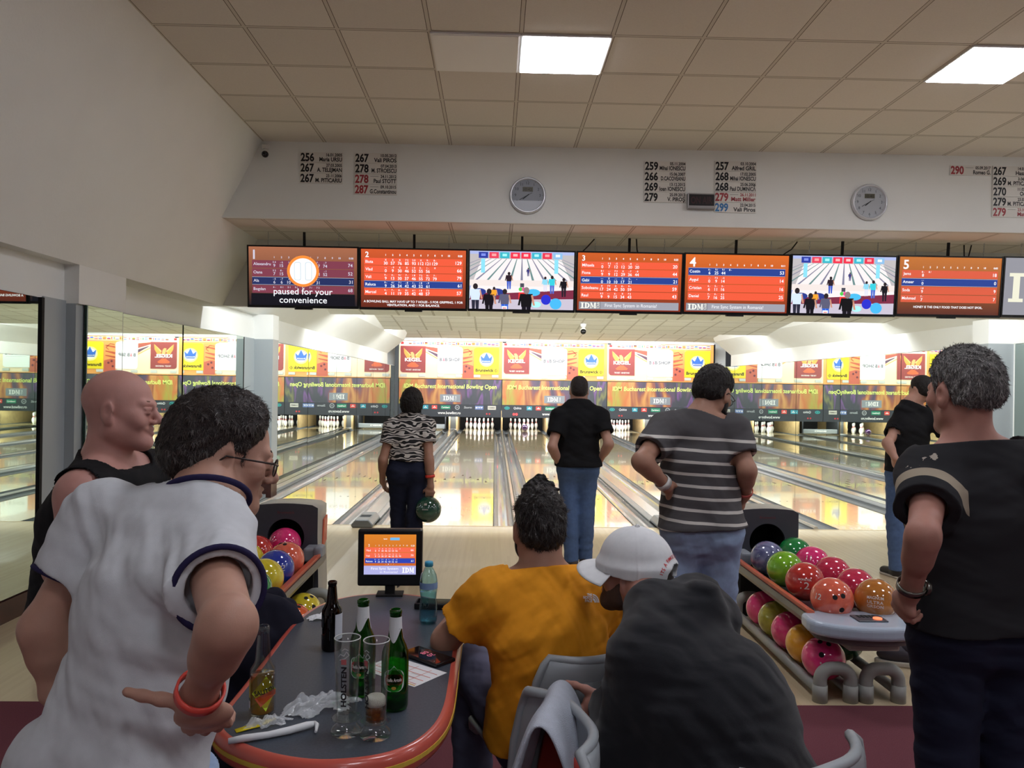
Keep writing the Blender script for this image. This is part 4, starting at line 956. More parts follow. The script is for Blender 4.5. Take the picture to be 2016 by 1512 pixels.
ball(X0, 3.93, ZL, 'pink', 'pink ball engraved 12, foremost on the floor pipe rack', holes=(-.25, -.6, .95), spin=-.2, group='bowling balls on the pipe racks', logo=([('12', .036, -.018, .05)], (-.35, -1, -.05)))
ball(X0, 4.15, ZL, 'gold', 'golden yellow ball on the pipe rack, behind the foremost pink one', holes=(.2, -.1, 1), group='bowling balls on the pipe racks')
ball(X0, 4.37, ZL, 'pink', 'pink ball on the pipe rack between the golden and the olive ones', holes=(.2, .6, .8), group='bowling balls on the pipe racks')
ball(X0, 4.59, ZL, 'olive', 'olive yellow ball on the pipe rack', holes=(.3, .5, .8), group='bowling balls on the pipe racks')
ball(X0, 4.81, ZL, 'pink', 'rearmost pink ball on the pipe rack, near the grey elbow pipe', holes=(.1, .7, .7), group='bowling balls on the pipe racks')
ball(1.96, 4.22, ZL, 'darkgreen', 'dark green ball in the shade under the pale blue cap', holes=(.3, .5, .8), group='bowling balls on the pipe racks')
A1, A2 = -1.275, -1.51
ball(-1.395, 5.17, .47, 'pink', 'pink ball coming out of the left hood', holes=(.1, .6, .7))
ball(A1, 4.77, ZU, 'coral', 'coral ball on the left return beside the grey bracket', holes=(-.25, -.35, 1))
ball(A1, 4.535, ZU, 'blue', 'royal blue ball on the left return', holes=(.1, .6, .8), logo=([('PRO', .022, .01, .06), ('FIT', .022, -.02, .06)], (.55, -1, .1)))
ball(A1, 4.31, ZU, 'yellow', 'large yellow ball on the left return, next to the rail', holes=(.1, .7, .7))
ball(A1, 4.085, ZU, 'green', 'green ball on the left return by the dark jacket', holes=(.1, .7, .7))
ball(A2-.012, 4.965, ZU, 'red', 'dark red ball left of the pink one in the hood', holes=(.1, .7, .7))
ball(A2, 4.73, ZU, 'yellow', 'yellow ball half hidden by the white sleeve', holes=(.1, .7, .7))
ball(A2, 4.5, ZU, 'red', 'red ball hidden behind the white shirt man', holes=(.1, .7, .7))
ball(-1.145, 4.68, ZL, 'yellow', 'yellow ball on the low rack behind the far end of the table', holes=(.45, -.35, .8), group='bowling balls on the pipe racks')
ball(-1.145, 4.45, ZL, 'orange', 'orange ball on the low rack behind the edge of the table', holes=(.45, .0, .9), group='bowling balls on the pipe racks')
ball(1.046, 26.2, BR, 'purple', 'dark purple ball rolling into the pins of the centre lane', holes=(0, -1, .2), group='balls in play')
# ================================================================== table, chairs and what stands on the table
def node_glass(name, col, edge=1.0, rough=.02): return thin_glass(name, col, rough, 1.45, edge)
M_slate = mat('table_slate_laminate', (66, 72, 82), .38, noise=.22, nscale=160, spec=.4)
M_tedge = mat('table_edge_coral', (190, 84, 70), .28, coat=.3)
M_tyel = mat('table_edge_yellow', (206, 172, 66), .35)
TP = [(-0.645, 1.80), (-.656, 1.871), (-.656, 2.061), (-.660, 2.268), (-.668, 2.48), (-.662, 2.66), (-.63, 2.80), (-.565, 2.90), (-.48, 2.945), (-.395, 2.956), (-.29, 2.94), (-.20, 2.885), (-.14, 2.80), (-.108, 2.67), (-.100, 2.5), (-.100, 2.291), (-.098, 2.05), (-.100, 1.91), (-.118, 1.80), (-.165, 1.705), (-.237, 1.65), (-.351, 1.627), (-.445, 1.645), (-.535, 1.69), (-.60, 1.74)]
def smooth_loop(p, it=2):
    for _ in range(it):
        q = []
        for i in range(len(p)):
            a, b = p[i], p[(i+1) % len(p)]
            q += [(a[0]*.75+b[0]*.25, a[1]*.75+b[1]*.25), (a[0]*.25+b[0]*.75, a[1]*.25+b[1]*.75)]
        p = q
    return p
TLoop = smooth_loop(TP)[::-1]
t = empty('bowlers_table', (-.38, 2.28, 0), 'long oval slate-topped table with coral edge beside the white shirt man', 'table')
Lc = [(x+.38, y-2.28) for x, y in TLoop]
def inset(p, d):
    n = len(p); out = []
    for i in range(n):
        a, b = Vector(p[i-1]), Vector(p[(i+1) % n]); e = (b-a).normalized(); out.append((p[i][0]-e.y*d, p[i][1]+e.x*d))
    return out
sg = 1 if sum(Lc[i][0]*Lc[(i+1) % len(Lc)][1]-Lc[(i+1) % len(Lc)][0]*Lc[i][1] for i in range(len(Lc))) > 0 else -1
ins = lambda d: inset(Lc, d*sg)
MB().prism(ins(.014), .715, .75, 'z').build('table_top', M_slate, t)
n = len(Lc); prof = [(.016, .7502), (.006, .7508), (.0, .747), (-.006, .737), (-.007, .727), (-.0072, .717), (-.005, .705), (.0, .697), (.02, .692)]
b = MB(); vs = []
for d, z in prof: vs += [(x, y, z) for x, y in ins(d)]
fs = []; mi = []
for j in range(len(prof)-1):
    for i in range(n): fs.append((j*n+i, j*n+(i+1) % n, (j+1)*n+(i+1) % n, (j+1)*n+i)); mi.append(0)
b.add(vs, fs, 0, True); b.build('edge_band', M_tedge, t)
b = MB(); vs = [(x, y, .7285) for x, y in ins(-.0085)]+[(x, y, .7185) for x, y in ins(-.0088)]+[(x, y, .7185) for x, y in ins(-.004)]+[(x, y, .7285) for x, y in ins(-.004)]
b.add(vs, [(j*n+i, j*n+(i+1) % n, ((j+1) % 4)*n+(i+1) % n, ((j+1) % 4)*n+i) for j in range(4) for i in range(n)]); b.build('edge_stripe', M_tyel, t)
b = MB(); b.prism(ins(.06), .66, .715, 'z'); b.build('apron', M_blackm, t)
b = MB(); b.box(-.09, .09, -.32, .32, .02, .66); b.build('pedestal', mat('pedestal_grey', (70, 74, 80), .4, metal=.4), t, bevel=.03)
b = MB(); b.box(-.2, .2, -.42, .42, 0, .03); b.build('base_plate', mat('pedestal_grey', (70, 74, 80), .4), t, bevel=.01)
# touch-screen console on its post
r = empty('scoring_monitor', (-.389, 2.935, .7505), 'black touch-screen monitor on a post at the far end of the table', 'monitor'); r.rotation_euler = (0, 0, math.radians(2))
b = MB(); b.box(-.018, .018, -.012, .012, 0, .10); b.box(-.05, .05, -.035, .035, 0, .006); b.build('post', M_blackm, r)
b = MB(); b.box(-.122, .122, -.02, .02, .036, .252); b.build('housing', M_black, r, bevel=.008, seg=3)
F = Flat(); F.rect(0, 0, 1, .775, 'G#b85020_#d07c28', 0)
F.rect(0, 0, 1, .17, '#a8a8d8', 1); F.text('First Sync System', .40, .095, .045, '#f4f4fa', 2, 'c', width=.52); F.text('in Romania!', .48, .03, .04, '#e8e8f4', 2, 'c', width=.34); F.idm(.735, .035, .23, .10, '#fafaf4', 2)
F.text('2', .08, .545, .045, '#f4f4f4', 2); F.text('0:28', .97, .545, .03, '#f4f4f4', 2, 'r'); F.rect(.50, .665, .68, .715, '#6ab0e0', 2); F.text('Speed', .44, .68, .02, '#f4f4f4', 2, 'r', bold=.02)
for k in range(10): F.text(str(k+1), .22+k*.067, .55, .025, '#f4f4f4', 2, 'c')
for k, (nm, sc_, c, rw) in enumerate((('Vlad', '66', '#e8664a', T2[1]), ('Vali', '79', '#e8664a', T2[2]), ('Raluca', '61', '#2c40a8', T2[3]))):
    y = .43-k*.105; F.rect(.02, y, .98, y+.095, c, 1); F.text(nm, .04, y+.02, .035, '#f4f4f4', 2); F.text(sc_, .95, y+.025, .04, '#f4f4f4', 2, 'r')
    for q, (th, s_) in enumerate(rw[1]): F.text(s_, .22+q*.067, y+.012, .032, '#f4f4f4', 2, 'c'); F.text(th, .22+q*.067, y+.058, .022, '#f4f4f4', 2, 'c')
for k in range(4): F.ell(.42+k*.05, .20, .008, .008, '#f4f4f4' if k == 1 else '#d09060', 2, 8)
F.build('display', r, lambda c: screen_mat(c), ((-.098, -.0205, .081), (.196, 0, 0), (0, 0, .196)), eps=.0003)
b = MB(); b.tube([(.03, .01, .05), (.036, 0, .035), (.028, -.008, .028), (.034, 0, .045)], .004, 8); b.build('cable_knot', mat('cable_pale', (200, 196, 190), .4), r)
TZ = .7503
# ---- bottles and glasses
M_green = node_glass('green_bottle_glass', (112, 206, 112), .9); M_brown = node_glass('brown_bottle_glass', (120, 62, 34), 1.5); M_clear = node_glass('clear_glass', (250, 252, 251), .35)
M_label = mat('label_white', (214, 218, 220), .5)
def shell(prof, th, bot=.006):
    """outer profile plus an inner wall"""
    inn = [(max(r_-th, .0005), max(z, bot)) for r_, z in prof if r_ > .001]
    return prof+[(prof[-1][0]-th*.5, prof[-1][1]+.001)]+inn[::-1]+[(.0003, bot)]
def wrap(F, R, az, name, parent, lift=.0004, rz=None):
    """print wrapped round a bottle: x arc length, y height; R(z) radius"""
    def w_(px, py, l):
        rr = (R(py) if callable(R) else R)+lift+l*.4; a = az+px/(R(py) if callable(R) else R)
        return (rr*math.cos(a), rr*math.sin(a), py)
    return F.build(name, parent, pmat, warp=w_, eps=.0006)
def band(F, x0, x1, y0, y1, c, l=0, n=10, top=None, bot=None):
    for i in range(n):
        a, b_ = x0+(x1-x0)*i/n, x0+(x1-x0)*(i+1)/n
        f = lambda u, e, d: d if e is None else e((u-x0)/(x1-x0))
        F.poly([(a, f(a, bot, y0)), (b_, f(b_, bot, y0)), (b_, f(b_, top, y1)), (a, f(a, top, y1))], c, l)
FRONT = -math.pi/2
def liquid(prof, zt, th, m, parent, bot=.007):
    p = [(0, bot)]+[(max(r_-th-.0004, .001), max(z, bot)) for r_, z in prof if z <= zt and r_ > .001]
    rr = np.interp(zt, [z for r_, z in prof if z > .004], [r_ for r_, z in prof if z > .004])-th-.0004
    p += [(rr, zt), (0, zt)]
    return MB().lathe(p, 32).build('liquid', m, parent)
PG = [(0, 0), (.027, 0), (.0325, .004), (.0335, .012), (.0335, .128), (.0325, .14), (.027, .156), (.0195, .172), (.0165, .19), (.0145, .226), (.0142, .234), (.0156, .235), (.0156, .243), (.0140, .2445)]
def green_bottle(x, y, label, rz):
    r = empty('beer_bottle', (x, y, TZ), label, 'bottle', 'green beer bottles'); r.rotation_euler = (0, 0, rz)
    MB().lathe(shell(PG, .0028), 36).build('glass_body', M_green, r)
    Rn = lambda z: float(np.interp(z, [.15, .172, .19, .226], [.029, .0195, .0165, .0145]))
    F = Flat(); band(F, -.045, .045, .17, .228, '#d8dcde', 0, 24, bot=lambda u: .183-.016*math.cos(u*2*math.pi*2+.6))
    F.text('brewed since', 0, .198, .0035, '#70747a', 1, 'c'); F.text('1366', 0, .190, .0045, '#70747a', 1, 'c'); F.poly([(-.006, .208), (-.0035, .214), (-.0035, .205)], '#4a3a3a', 1)
    wrap(F, Rn, FRONT-.15, 'neck_label', r)
    F = Flat(); F.rrect(-.026, .052, .026, .106, .018, '#d6dad8', 0); F.rrect(-.022, .068, .022, .094, .010, '#b83026', 1); F.text('Stella Artois', 0, .077, .008, '#f2ece6', 2, 'c', width=.038, bold=.02); F.poly([(-.01, .104), (0, .116), (.01, .104)], '#d6dad8', 0); F.ell(0, .061, .006, .004, '#c8a040', 1, 10)
    wrap(F, .0335, FRONT-.2, 'body_label', r)
    liquid(PG, .02, .0028, thin_glass('beer_dregs', (226, 190, 100), .03, 1.33, .6), r)
green_bottle(-.333, 1.995, 'green beer bottle behind the tall glasses, left of its twin', .1)
green_bottle(-.238, 1.91, 'green beer bottle with the red oval label, right of the tall glasses', .25)
PB = [(0, 0), (.025, 0), (.0295, .004), (.0305, .012), (.0305, .11), (.029, .122), (.021, .137), (.0165, .147), (.0145, .17), (.0125, .19), (.0122, .196), (.0137, .197), (.0137, .205), (.0123, .206)]
r = empty('beer_bottle', (-.482, 2.325, TZ), 'dark brown beer bottle standing alone near the far side of the table', 'bottle')
MB().lathe(shell(PB, .0026), 36).build('glass_body', M_brown, r)
F = Flat(); F.rect(-.020, .068, .008, .108, '#596068', 0); F.rect(-.020, .036, .008, .064, '#596068', 0); F.rect(-.018, .074, .004, .102, '#474d56', 1); wrap(F, .0305, FRONT-.25, 'body_label', r)
F = Flat(); band(F, -.016, .03, .036, .112, '#ccd2da', 0, 8); wrap(F, .0305, FRONT+1.05, 'back_label', r)
F = Flat(); band(F, -.02, -.004, .05, .07, '#d2d6da', 0, 4); wrap(F, .0305, FRONT-.82, 'side_label', r)
PS = [(0, 0), (.025, 0), (.0295, .004), (.0305, .012), (.0305, .098), (.029, .112), (.0205, .125), (.0185, .135), (.0165, .16), (.0138, .192), (.0136, .2), (.0146, .201), (.0146, .211), (.0132, .213)]
r = empty('beer_bottle', (-.553, 1.872, TZ), 'clear glass bottle half full of golden drink with a lime green diamond label', 'bottle')
MB().lathe(shell(PS, .0026), 36).build('glass_body', M_clear, r)
liquid(PS, .098, .0026, thin_glass('golden_drink', (248, 220, 120), .03, 1.33, .5), r)
F = Flat(); F.poly([(-.036, .058), (0, .016), (.036, .058), (0, .1)], '#d6f62a', 0); F.poly([(-.027, .058-.0105), (-.012, .058-.03), (.03, .049), (.03, .062)], '#d85a28', 1)
F.text('SALITOS', -.026, .054, .011, '#16180c', 2, 'l', bold=.03, rot=.22, width=.05); wrap(F, .0305, FRONT+.55, 'body_label', r)
F = Flat(); band(F, -.012, .006, .018, .088, '#c8b43c', 0, 4); band(F, -.012, .006, .020, .038, '#d6dade', 1, 4); band(F, -.012, .006, .038, .045, '#2a5a4a', 1, 4); wrap(F, .0305, FRONT-1.05, 'side_label', r)
PH = [(0, 0), (.034, 0), (.0365, .004), (.036, .010), (.031, .017), (.0255, .022), (.0235, .028), (.0238, .04), (.0268, .12), (.0305, .2185)]
def pilsner(x, y, label, beer, rz, tx_az):
    r = empty('beer_glass', (x, y, TZ), label, 'glass', 'tall beer glasses'); r.rotation_euler = (0, 0, rz)
    MB().lathe(shell(PH, .0022, .036), 40).build('glass_body', M_clear, r)
    R = lambda z: float(np.interp(z, [.04, .12, .2185], [.0238, .0268, .0305]))
    MB().tube([(.0294*math.cos(t), .0294*math.sin(t), .2188) for t in [2*math.pi*i/36 for i in range(36)]], .0013, 8, closed=True).build('rim', mat('glass_rim_highlight', (214, 218, 218), .12, alpha=.75, spec=1), r)  # pale ring: the bright rim highlight is put into its colour
    F = Flat(); F.text('HOLSTEN', 0, 0, .0115, '#16161a', 1, 'c', bold=.04, width=.092, rot=0)
    F2 = Flat(); F2.cols = F.cols; F2.f = F.f; F2.mi = F.mi; F2.v = [(-py, px+.115, l) for px, py, l in F.v]
    F2.rect(-.012, .166, .0, .178, '#b86060', 1); F2.text('Pilsener', -.005, .05, .006, '#3a3a3e', 1, 'c')
    k = len(F2.v); F2.path([(-.020, .182), (-.014, .190), (-.006, .186), (0, .196), (.006, .188), (-.004, .18), (-.016, .176)], .0022, '#b4b8b8', 1); F2.path([(-.01, .198), (-.004, .203), (.004, .199)], .002, '#b4b8b8', 1)
    wrap(F2, R, FRONT+tx_az, 'printed_lettering', r)
    if beer:
        liquid([(0, .036), (.0237, .036)]+[(R(z), z) for z in (.04, .05, .06, .072)], .0715, .0022, thin_glass('lager_beer', (240, 190, 120), .03, 1.33, .6), r, .0365)
        b = MB(); rr = R(.08)-.0026; b.lathe([(0, .072), (R(.072)-.0026, .072), (rr, .080), (rr-.001, .088), (rr*.8, .092), (rr*.4, .0885), (0, .09)], 28); b.build('foam', mat('beer_foam', (236, 230, 216), .7, bump=.6, bscale=600), r)
pilsner(-.331, 1.773, 'empty tall beer glass with black vertical lettering, the left one', False, 0, .12)
pilsner(-.262, 1.758, 'tall beer glass with a little beer and foam at the bottom', True, 0, -.55)
# water bottle
PW = [(0, .004), (.020, .0), (.027, .003), (.0305, .012), (.0305, .03), (.029, .04), (.0305, .05), (.0285, .066), (.0265, .084), (.0285, .102), (.030, .112), (.030, .142), (.0285, .15), (.026, .163), (.0185, .178), (.0125, .188), (.0115, .192)]
r = empty('water_bottle', (-.214, 2.592, TZ), 'pale blue plastic water bottle with a turquoise cap on the table', 'bottle')
MB().lathe(shell(PW, .0008, .003), 36).build('bottle_body', node_glass('blue_pet', (232, 247, 250), .3, .05), r)
b = MB(); b.lathe([(0, .208), (.0135, .207), (.0145, .203), (.0145, .192), (.0115, .190)], 28); b.build('cap', mat('turquoise_cap', (58, 158, 196), .35), r)
liquid([(0, .0)]+[p for p in PW if p[1] > .002], .105, .0012, thin_glass('still_water', (216, 241, 247), .02, 1.33, .5), r, .005)
F = Flat(); band(F, -.05, .05, .118, .139, '#7a9cc8', 0, 22); F.rect(-.038, .120, -.028, .136, '#4a6ab0', 1); F.rect(-.012, .121, .018, .135, '#5a7cc0', 1); wrap(F, .030, FRONT, 'label', r)
# phones, leaflet, scraps
def slab(name, x, y, rz, w_, l_, h_, m, label, cat, bev=.004):
    r = empty(name, (x, y, TZ), label, cat); r.rotation_euler = (0, 0, rz)
    MB().box(-w_/2, w_/2, -l_/2, l_/2, 0, h_).build('body', m, r, bevel=bev, seg=3); return r
r = slab('mobile_phone', -.187, 2.255, math.radians(48), .078, .158, .011, mat('phone_case', (16, 13, 16), .3), 'black phone lying screen up with red digits by the orange elbow', 'phone')
F = Flat(); F.rect(-.034, -.073, .034, .073, '#0b090d', 0); F.text('08', .004, .025, .018, '#c06078', 1, 'c', rot=math.pi); F.text('20', .004, -.002, .018, '#c06078', 1, 'c', rot=math.pi)
F.build('screen', r, lambda c: emat(c, .5) if c == '#c06078' else mat('phone_glass', (10, 8, 12), .06), ((0, 0, .0112), (1, 0, 0), (0, 1, 0)), eps=.0002)
r = slab('mobile_phone', -.20, 2.772, math.radians(86), .072, .15, .022, M_black, 'thick black phone case standing beyond the water bottle', 'phone')
MB().box(-.03, .03, -.068, .068, .022, .0225).build('screen', mat('phone_glass', (10, 8, 12), .06), r)
r = empty('paper_leaflet', (-.245, 2.155, TZ), 'white leaflet with red lines lying under the green bottle and phone', 'leaflet'); r.rotation_euler = (0, 0, math.radians(-38))
MB().box(-.105, .105, -.065, .065, 0, .0006).build('paper', mat('paper_white', (226, 226, 228), .7), r)
F = Flat()
for k in range(4): F.rect(-.09, -.05+k*.028, .095, -.047+k*.028, '#c85a48', 1); F.rect(-.09+k*.05, -.055, -.088+k*.05, .05, '#c85a48', 1)
for k in range(9): F.rect(-.08+(k % 3)*.055, .0-.02*(k//3), -.05+(k % 3)*.055, .004-.02*(k//3), '#b8b4b8', 1)
F.rect(.06, -.06, .1, -.055, '#d8a850', 1)
F.build('print', r, pmat, ((0, 0, .0007), (1, 0, 0), (0, 1, 0)), eps=.0002)
def strip(name, pts, w_, m, label, cat, th=.0012, wob=0):
    b = MB(); n_ = len(pts); vs = []
    for i, p in enumerate(pts):
        d = Vector(pts[min(i+1, n_-1)])-Vector(pts[max(i-1, 0)]); nn = Vector((-d.y, d.x, 0)).normalized()*w_/2*(1+wob*math.sin(i*2.3))
        for q in (-1, 0, 1): vs.append((p[0]+q*nn.x, p[1]+q*nn.y, p[2]+(0 if q else wob*.01)))
    b.add(vs, [(i*3+j, i*3+j+1, i*3+j+4, i*3+j+3) for i in range(n_-1) for j in range(2)], 0, True)
    return tag(b.build(name, m, solid=th), label, cat)
strip('label_strip', [(-.585, 1.775, TZ+.001), (-.565, 1.787, TZ+.003), (-.545, 1.802, TZ+.002), (-.525, 1.822, TZ+.004), (-.513, 1.832, TZ+.008)], .020, mat('yellow_paper', (232, 212, 20), .6), 'torn yellow paper strip lying before the clear bottle', 'paper strip')
b = MB(); b.tube([(-.580, 1.712, TZ+.007), (-.55, 1.722, TZ+.009), (-.50, 1.742, TZ+.008), (-.46, 1.762, TZ+.009), (-.425, 1.786, TZ+.010), (-.41, 1.796, TZ+.009)], [.0065, .008, .0075, .0085, .0085, .007], 12)
o = b.build('straw_wrapper', mat('paper_bright', (226, 228, 230), .6)); tag(o, 'long white rolled paper tube at the near end of the table', 'paper tube')
b2 = MB(); b2.tube([(-.41, 1.796, TZ+.011), (-.402, 1.79, TZ+.010), (-.400, 1.775, TZ+.006), (-.399, 1.764, TZ+.005)], [.006, .005, .0035, .003], 8); b2.build('folded_end', MATS['paper_bright'], o)
def crumple(name, cx, cy, rx, ry, h_, m, label, cat, seed, rz=0, n_=34, amp=.5, th=.0006):
    rng = np.random.RandomState(seed); g = np.linspace(-1, 1, n_); X, Y = np.meshgrid(g, g)
    Z = np.zeros_like(X)
    for _ in range(26):
        a = rng.rand()*2*np.pi; f = 2+rng.rand()*7; ph = rng.rand()*6.28; Z += (np.abs(((X*np.cos(a)+Y*np.sin(a))*f+ph) % 2-1)-.5)/(f**.7)
    Z = (Z-Z.min())/(Z.max()-Z.min()); rr = np.sqrt(X**2+Y**2); env = np.clip(1.15-rr**2.2, 0, 1); Z = Z*env
    JX = X*(1+amp*.25*np.sin(3*Y+seed))+.12*np.sin(9*Y+seed)*amp; JY = Y*(1+amp*.2*np.cos(4*X+seed))+.12*np.sin(8*X)*amp
    keep = rr < 1.0+.12*np.sin(7*np.arctan2(Y, X)+seed)
    vs = [(rx*JX[j, i], ry*JY[j, i], h_*Z[j, i]+.0015) for j in range(n_) for i in range(n_)]
    fs = [(j*n_+i, j*n_+i+1, (j+1)*n_+i+1, (j+1)*n_+i) for j in range(n_-1) for i in range(n_-1) if keep[j, i] and keep[j+1, i+1] and keep[j, i+1] and keep[j+1, i]]
    used = sorted({a for f in fs for a in f}); mp = {a: k for k, a in enumerate(used)}
    b = MB(); b.add([vs[a] for a in used], [[mp[a] for a in f] for f in fs], 0, False)
    o = b.build(name, m, solid=th); o.location = (cx, cy, TZ); o.rotation_euler = (0, 0, rz); return tag(o, label, cat)
M_film = mat('cellophane', (236, 240, 244), .12, alpha=.30, spec=.9)
crumple('plastic_wrapper', -.425, 1.905, .095, .05, .045, M_film, 'crumpled clear plastic wrapping in the middle of the table', 'plastic wrapper', 3, .5)
crumple('plastic_wrapper', -.522, 1.812, .05, .022, .028, M_film, 'small crumpled clear plastic wrapper next to the yellow strip', 'plastic wrapper', 8, .4)
crumple('paper_scrap', -.448, 1.866, .026, .015, .016, MATS['paper_bright'], 'small torn white paper scrap on the plastic wrapping', 'paper scrap', 5, -.4, 16)
crumple('paper_tissue', -.58, 2.63, .055, .03, .018, MATS['paper_bright'], 'thin white tissue on the far left edge of the table', 'tissue', 11, .3, 20)
# ---- moulded bucket chairs
M_chair = mat('chair_grey_plastic', (150, 156, 160), .38, noise=.03, nscale=20)
M_cush = mat('chair_red_pad', (178, 62, 52), .5)
def chair(x, y, rz, label, group='grey bucket chairs at the table', zs=1.0, lift=0):
    r = empty('bucket_chair', (x, y, 0), label, 'chair', group); r.rotation_euler = (0, 0, rz)
    prof = [(.235, .405), (.225, .43), (.19, .447), (.08, .44), (-.05, .43), (-.14, .437), (-.20, .475), (-.232, .55), (-.252, .65), (-.266, .73), (-.272, .775), (-.268, .79)]
    wid = [.17, .195, .215, .225, .228, .228, .228, .226, .222, .212, .192, .172]
    nv = 17; vs = []
    for k, ((py, pz), w_) in enumerate(zip(prof, wid)):
        for j in range(nv):
            s_ = -1+2*j/(nv-1); side = abs(s_)**3.2
            back = min(1, max(0, (k-4.5)/3)); seat = 1-back
            vs.append((w_*s_, py+back*(.075*side), pz+seat*.035*side*(1 if k > 1 else .3)+lift))
    b = MB(); b.add(vs, [(k*nv+j, k*nv+j+1, (k+1)*nv+j+1, (k+1)*nv+j) for k in range(len(prof)-1) for j in range(nv-1)], 0, True)
    b.build('seat_shell', M_chair, r, solid=.016, subsurf=1)
    # raised rim and rear moulding
    rim = []
    for k in range(len(prof)): rim.append(vs[k*nv])
    rim += [vs[(len(prof)-1)*nv+j] for j in range(1, nv)]+[vs[k*nv+nv-1] for k in range(len(prof)-2, -1, -1)]
    MB().tube(rim, .0125, 8).build('rim', M_chair, r)
    def pad(k0, k1, inset_, off, name):
        v2 = []; m_ = 9
        for k in np.linspace(k0, k1, 7):
            i0 = min(int(k), len(prof)-2); f_ = k-i0
            P_ = [np.array(vs[i0*nv+j])*(1-f_)+np.array(vs[(i0+1)*nv+j])*f_ for j in range(nv)]
            for j in np.linspace(inset_, nv-1-inset_, m_):
                j0 = min(int(j), nv-2); g_ = j-j0; v2.append(P_[j0]*(1-g_)+P_[j0+1]*g_)
        v2 = [tuple(p+np.array(off)) for p in v2]
        b = MB(); b.add(v2, [(k*m_+j, k*m_+j+1, (k+1)*m_+j+1, (k+1)*m_+j) for k in range(6) for j in range(m_-1)], 0, True)
        return b.build(name, M_cush, r, solid=.022, subsurf=1)
    pad(1.6, 4.8, 3.2, (0, 0, .02), 'seat_pad'); pad(6.3, 8.8, 3.2, (0, .02, .004), 'back_pad')
    # rear recessed panel and its red band
    v2 = [(w_*s_*.74, py-.016+.03*abs(s_)**3, pz+lift) for (py, pz, w_) in ((-.245, .58, .22), (-.258, .66, .20), (-.268, .735, .16)) for s_ in (-1, -.6, -.2, .2, .6, 1)]
    b = MB(); b.add(v2, [(k*6+j, k*6+j+1, (k+1)*6+j+1, (k+1)*6+j) for k in range(2) for j in range(5)], 0, True); b.build('back_panel', mat('chair_grey_dark', (112, 118, 122), .42), r, solid=.008)
    v2 = [(w_*s_*.72, py-.019+.03*abs(s_)**3, pz+lift) for (py, pz, w_) in ((-.232, .525, .22), (-.242, .572, .22)) for s_ in (-1, -.6, -.2, .2, .6, 1)]
    b = MB(); b.add(v2, [(j, j+1, j+7, j+6) for j in range(5)], 0, True); b.build('rear_band', M_cush, r, solid=.008)
    b = MB(); b.box(-.12, .12, -.12, .12, .40+lift, .418+lift); b.cyl((0, 0, .04), (0, 0, .41+lift), .03, n=16); b.build('post', M_blackm, r)
    b = MB(); b.cyl((0, 0, 0), (0, 0, .03), .19, .17, 28); b.build('base', M_blackm, r)
    return r
chair(.222, 2.40, math.radians(29), 'grey bucket chair under the man in the orange T-shirt')
chair(-.045, 1.70, math.radians(106), 'grey bucket chair with a pale towel over its back')
chair(.555, 1.765, math.radians(30), 'grey bucket chair behind the man in the black hoodie')
chair(-.98, 2.72, math.radians(-86), 'grey bucket chair with a dark jacket at the left side of the table')
# ================================================================== people: bodies grown as one smooth surface from a field of tapered limbs
def at(u, v, Y):
    """photo pixel -> point on the vertical plane at distance Y"""
    f, yaw, pit, rol, h = 1505.96, .0224, .0019, .0144, 1.5558
    a, b = u-1008, v-756; cr, sr = math.cos(rol), math.sin(rol)
    px, py = a*cr+b*sr, -a*sr+b*cr; x, uu = px/f, -py/f
    y = math.cos(pit)-uu*math.sin(pit); z = math.sin(pit)+uu*math.cos(pit)
    X, Yv = x*math.cos(yaw)+y*math.sin(yaw), -x*math.sin(yaw)+y*math.cos(yaw)
    t = Y/Yv; return np.array([X*t, Y, h+z*t])
A_ = lambda *p: np.array(p, dtype=float)
def nrm(v): v = np.asarray(v, float); return v/max(np.linalg.norm(v), 1e-9)
def lerp(a, b, t): return a+(b-a)*t
class Prim:
    def __init__(s, fn, lo, hi, k=.02, op='u'): s.fn, s.lo, s.hi, s.k, s.op = fn, lo, hi, k, op
def EC(a, b, ra, rb, right=None, cap=1.0, k=.03, grow=0.0, flat=None, op='u'):
    """limb of elliptic section between a and b; flat=(point, normal) cuts it clean"""
    a = np.asarray(a, float); b = np.asarray(b, float)
    ra = (ra, ra) if np.isscalar(ra) else ra; rb = (rb, rb) if np.isscalar(rb) else rb
    wa, da, wb, db = ra[0]+grow, ra[1]+grow, rb[0]+grow, rb[1]+grow
    L = np.linalg.norm(b-a); zx = (b-a)/L if L > 1e-6 else A_(0, 0, 1)
    if right is None:
        right = A_(1, 0, 0) if abs(zx[0]) < .9 else A_(0, 1, 0)
    rx = np.asarray(right, float)-zx*np.dot(right, zx); rx = nrm(rx); ry = np.cross(zx, rx)
    def fn(x, y, z):
        qx, qy, qz = x-a[0], y-a[1], z-a[2]
        ax = qx*zx[0]+qy*zx[1]+qz*zx[2]
        t = np.clip(ax/max(L, 1e-6), 0, 1); Z = ax-t*L
        X = qx*rx[0]+qy*rx[1]+qz*rx[2]; Y = qx*ry[0]+qy*ry[1]+qz*ry[2]
        w = wa+(wb-wa)*t; d = da+(db-da)*t; e = cap*np.minimum(w, d)
        kk = np.sqrt((X/w)**2+(Y/d)**2+(Z/e)**2)
        r = (kk-1)*np.minimum(np.minimum(w, d), e)
        if flat is not None:
            for p, n in (flat if isinstance(flat, list) else [flat]):
                r = np.maximum(r, (x-p[0])*n[0]+(y-p[1])*n[1]+(z-p[2])*n[2])
        return r
    m = max(wa, da, wb, db)*max(1, cap)+k+.02
    return Prim(fn, np.minimum(a, b)-m, np.maximum(a, b)+m, k, op)
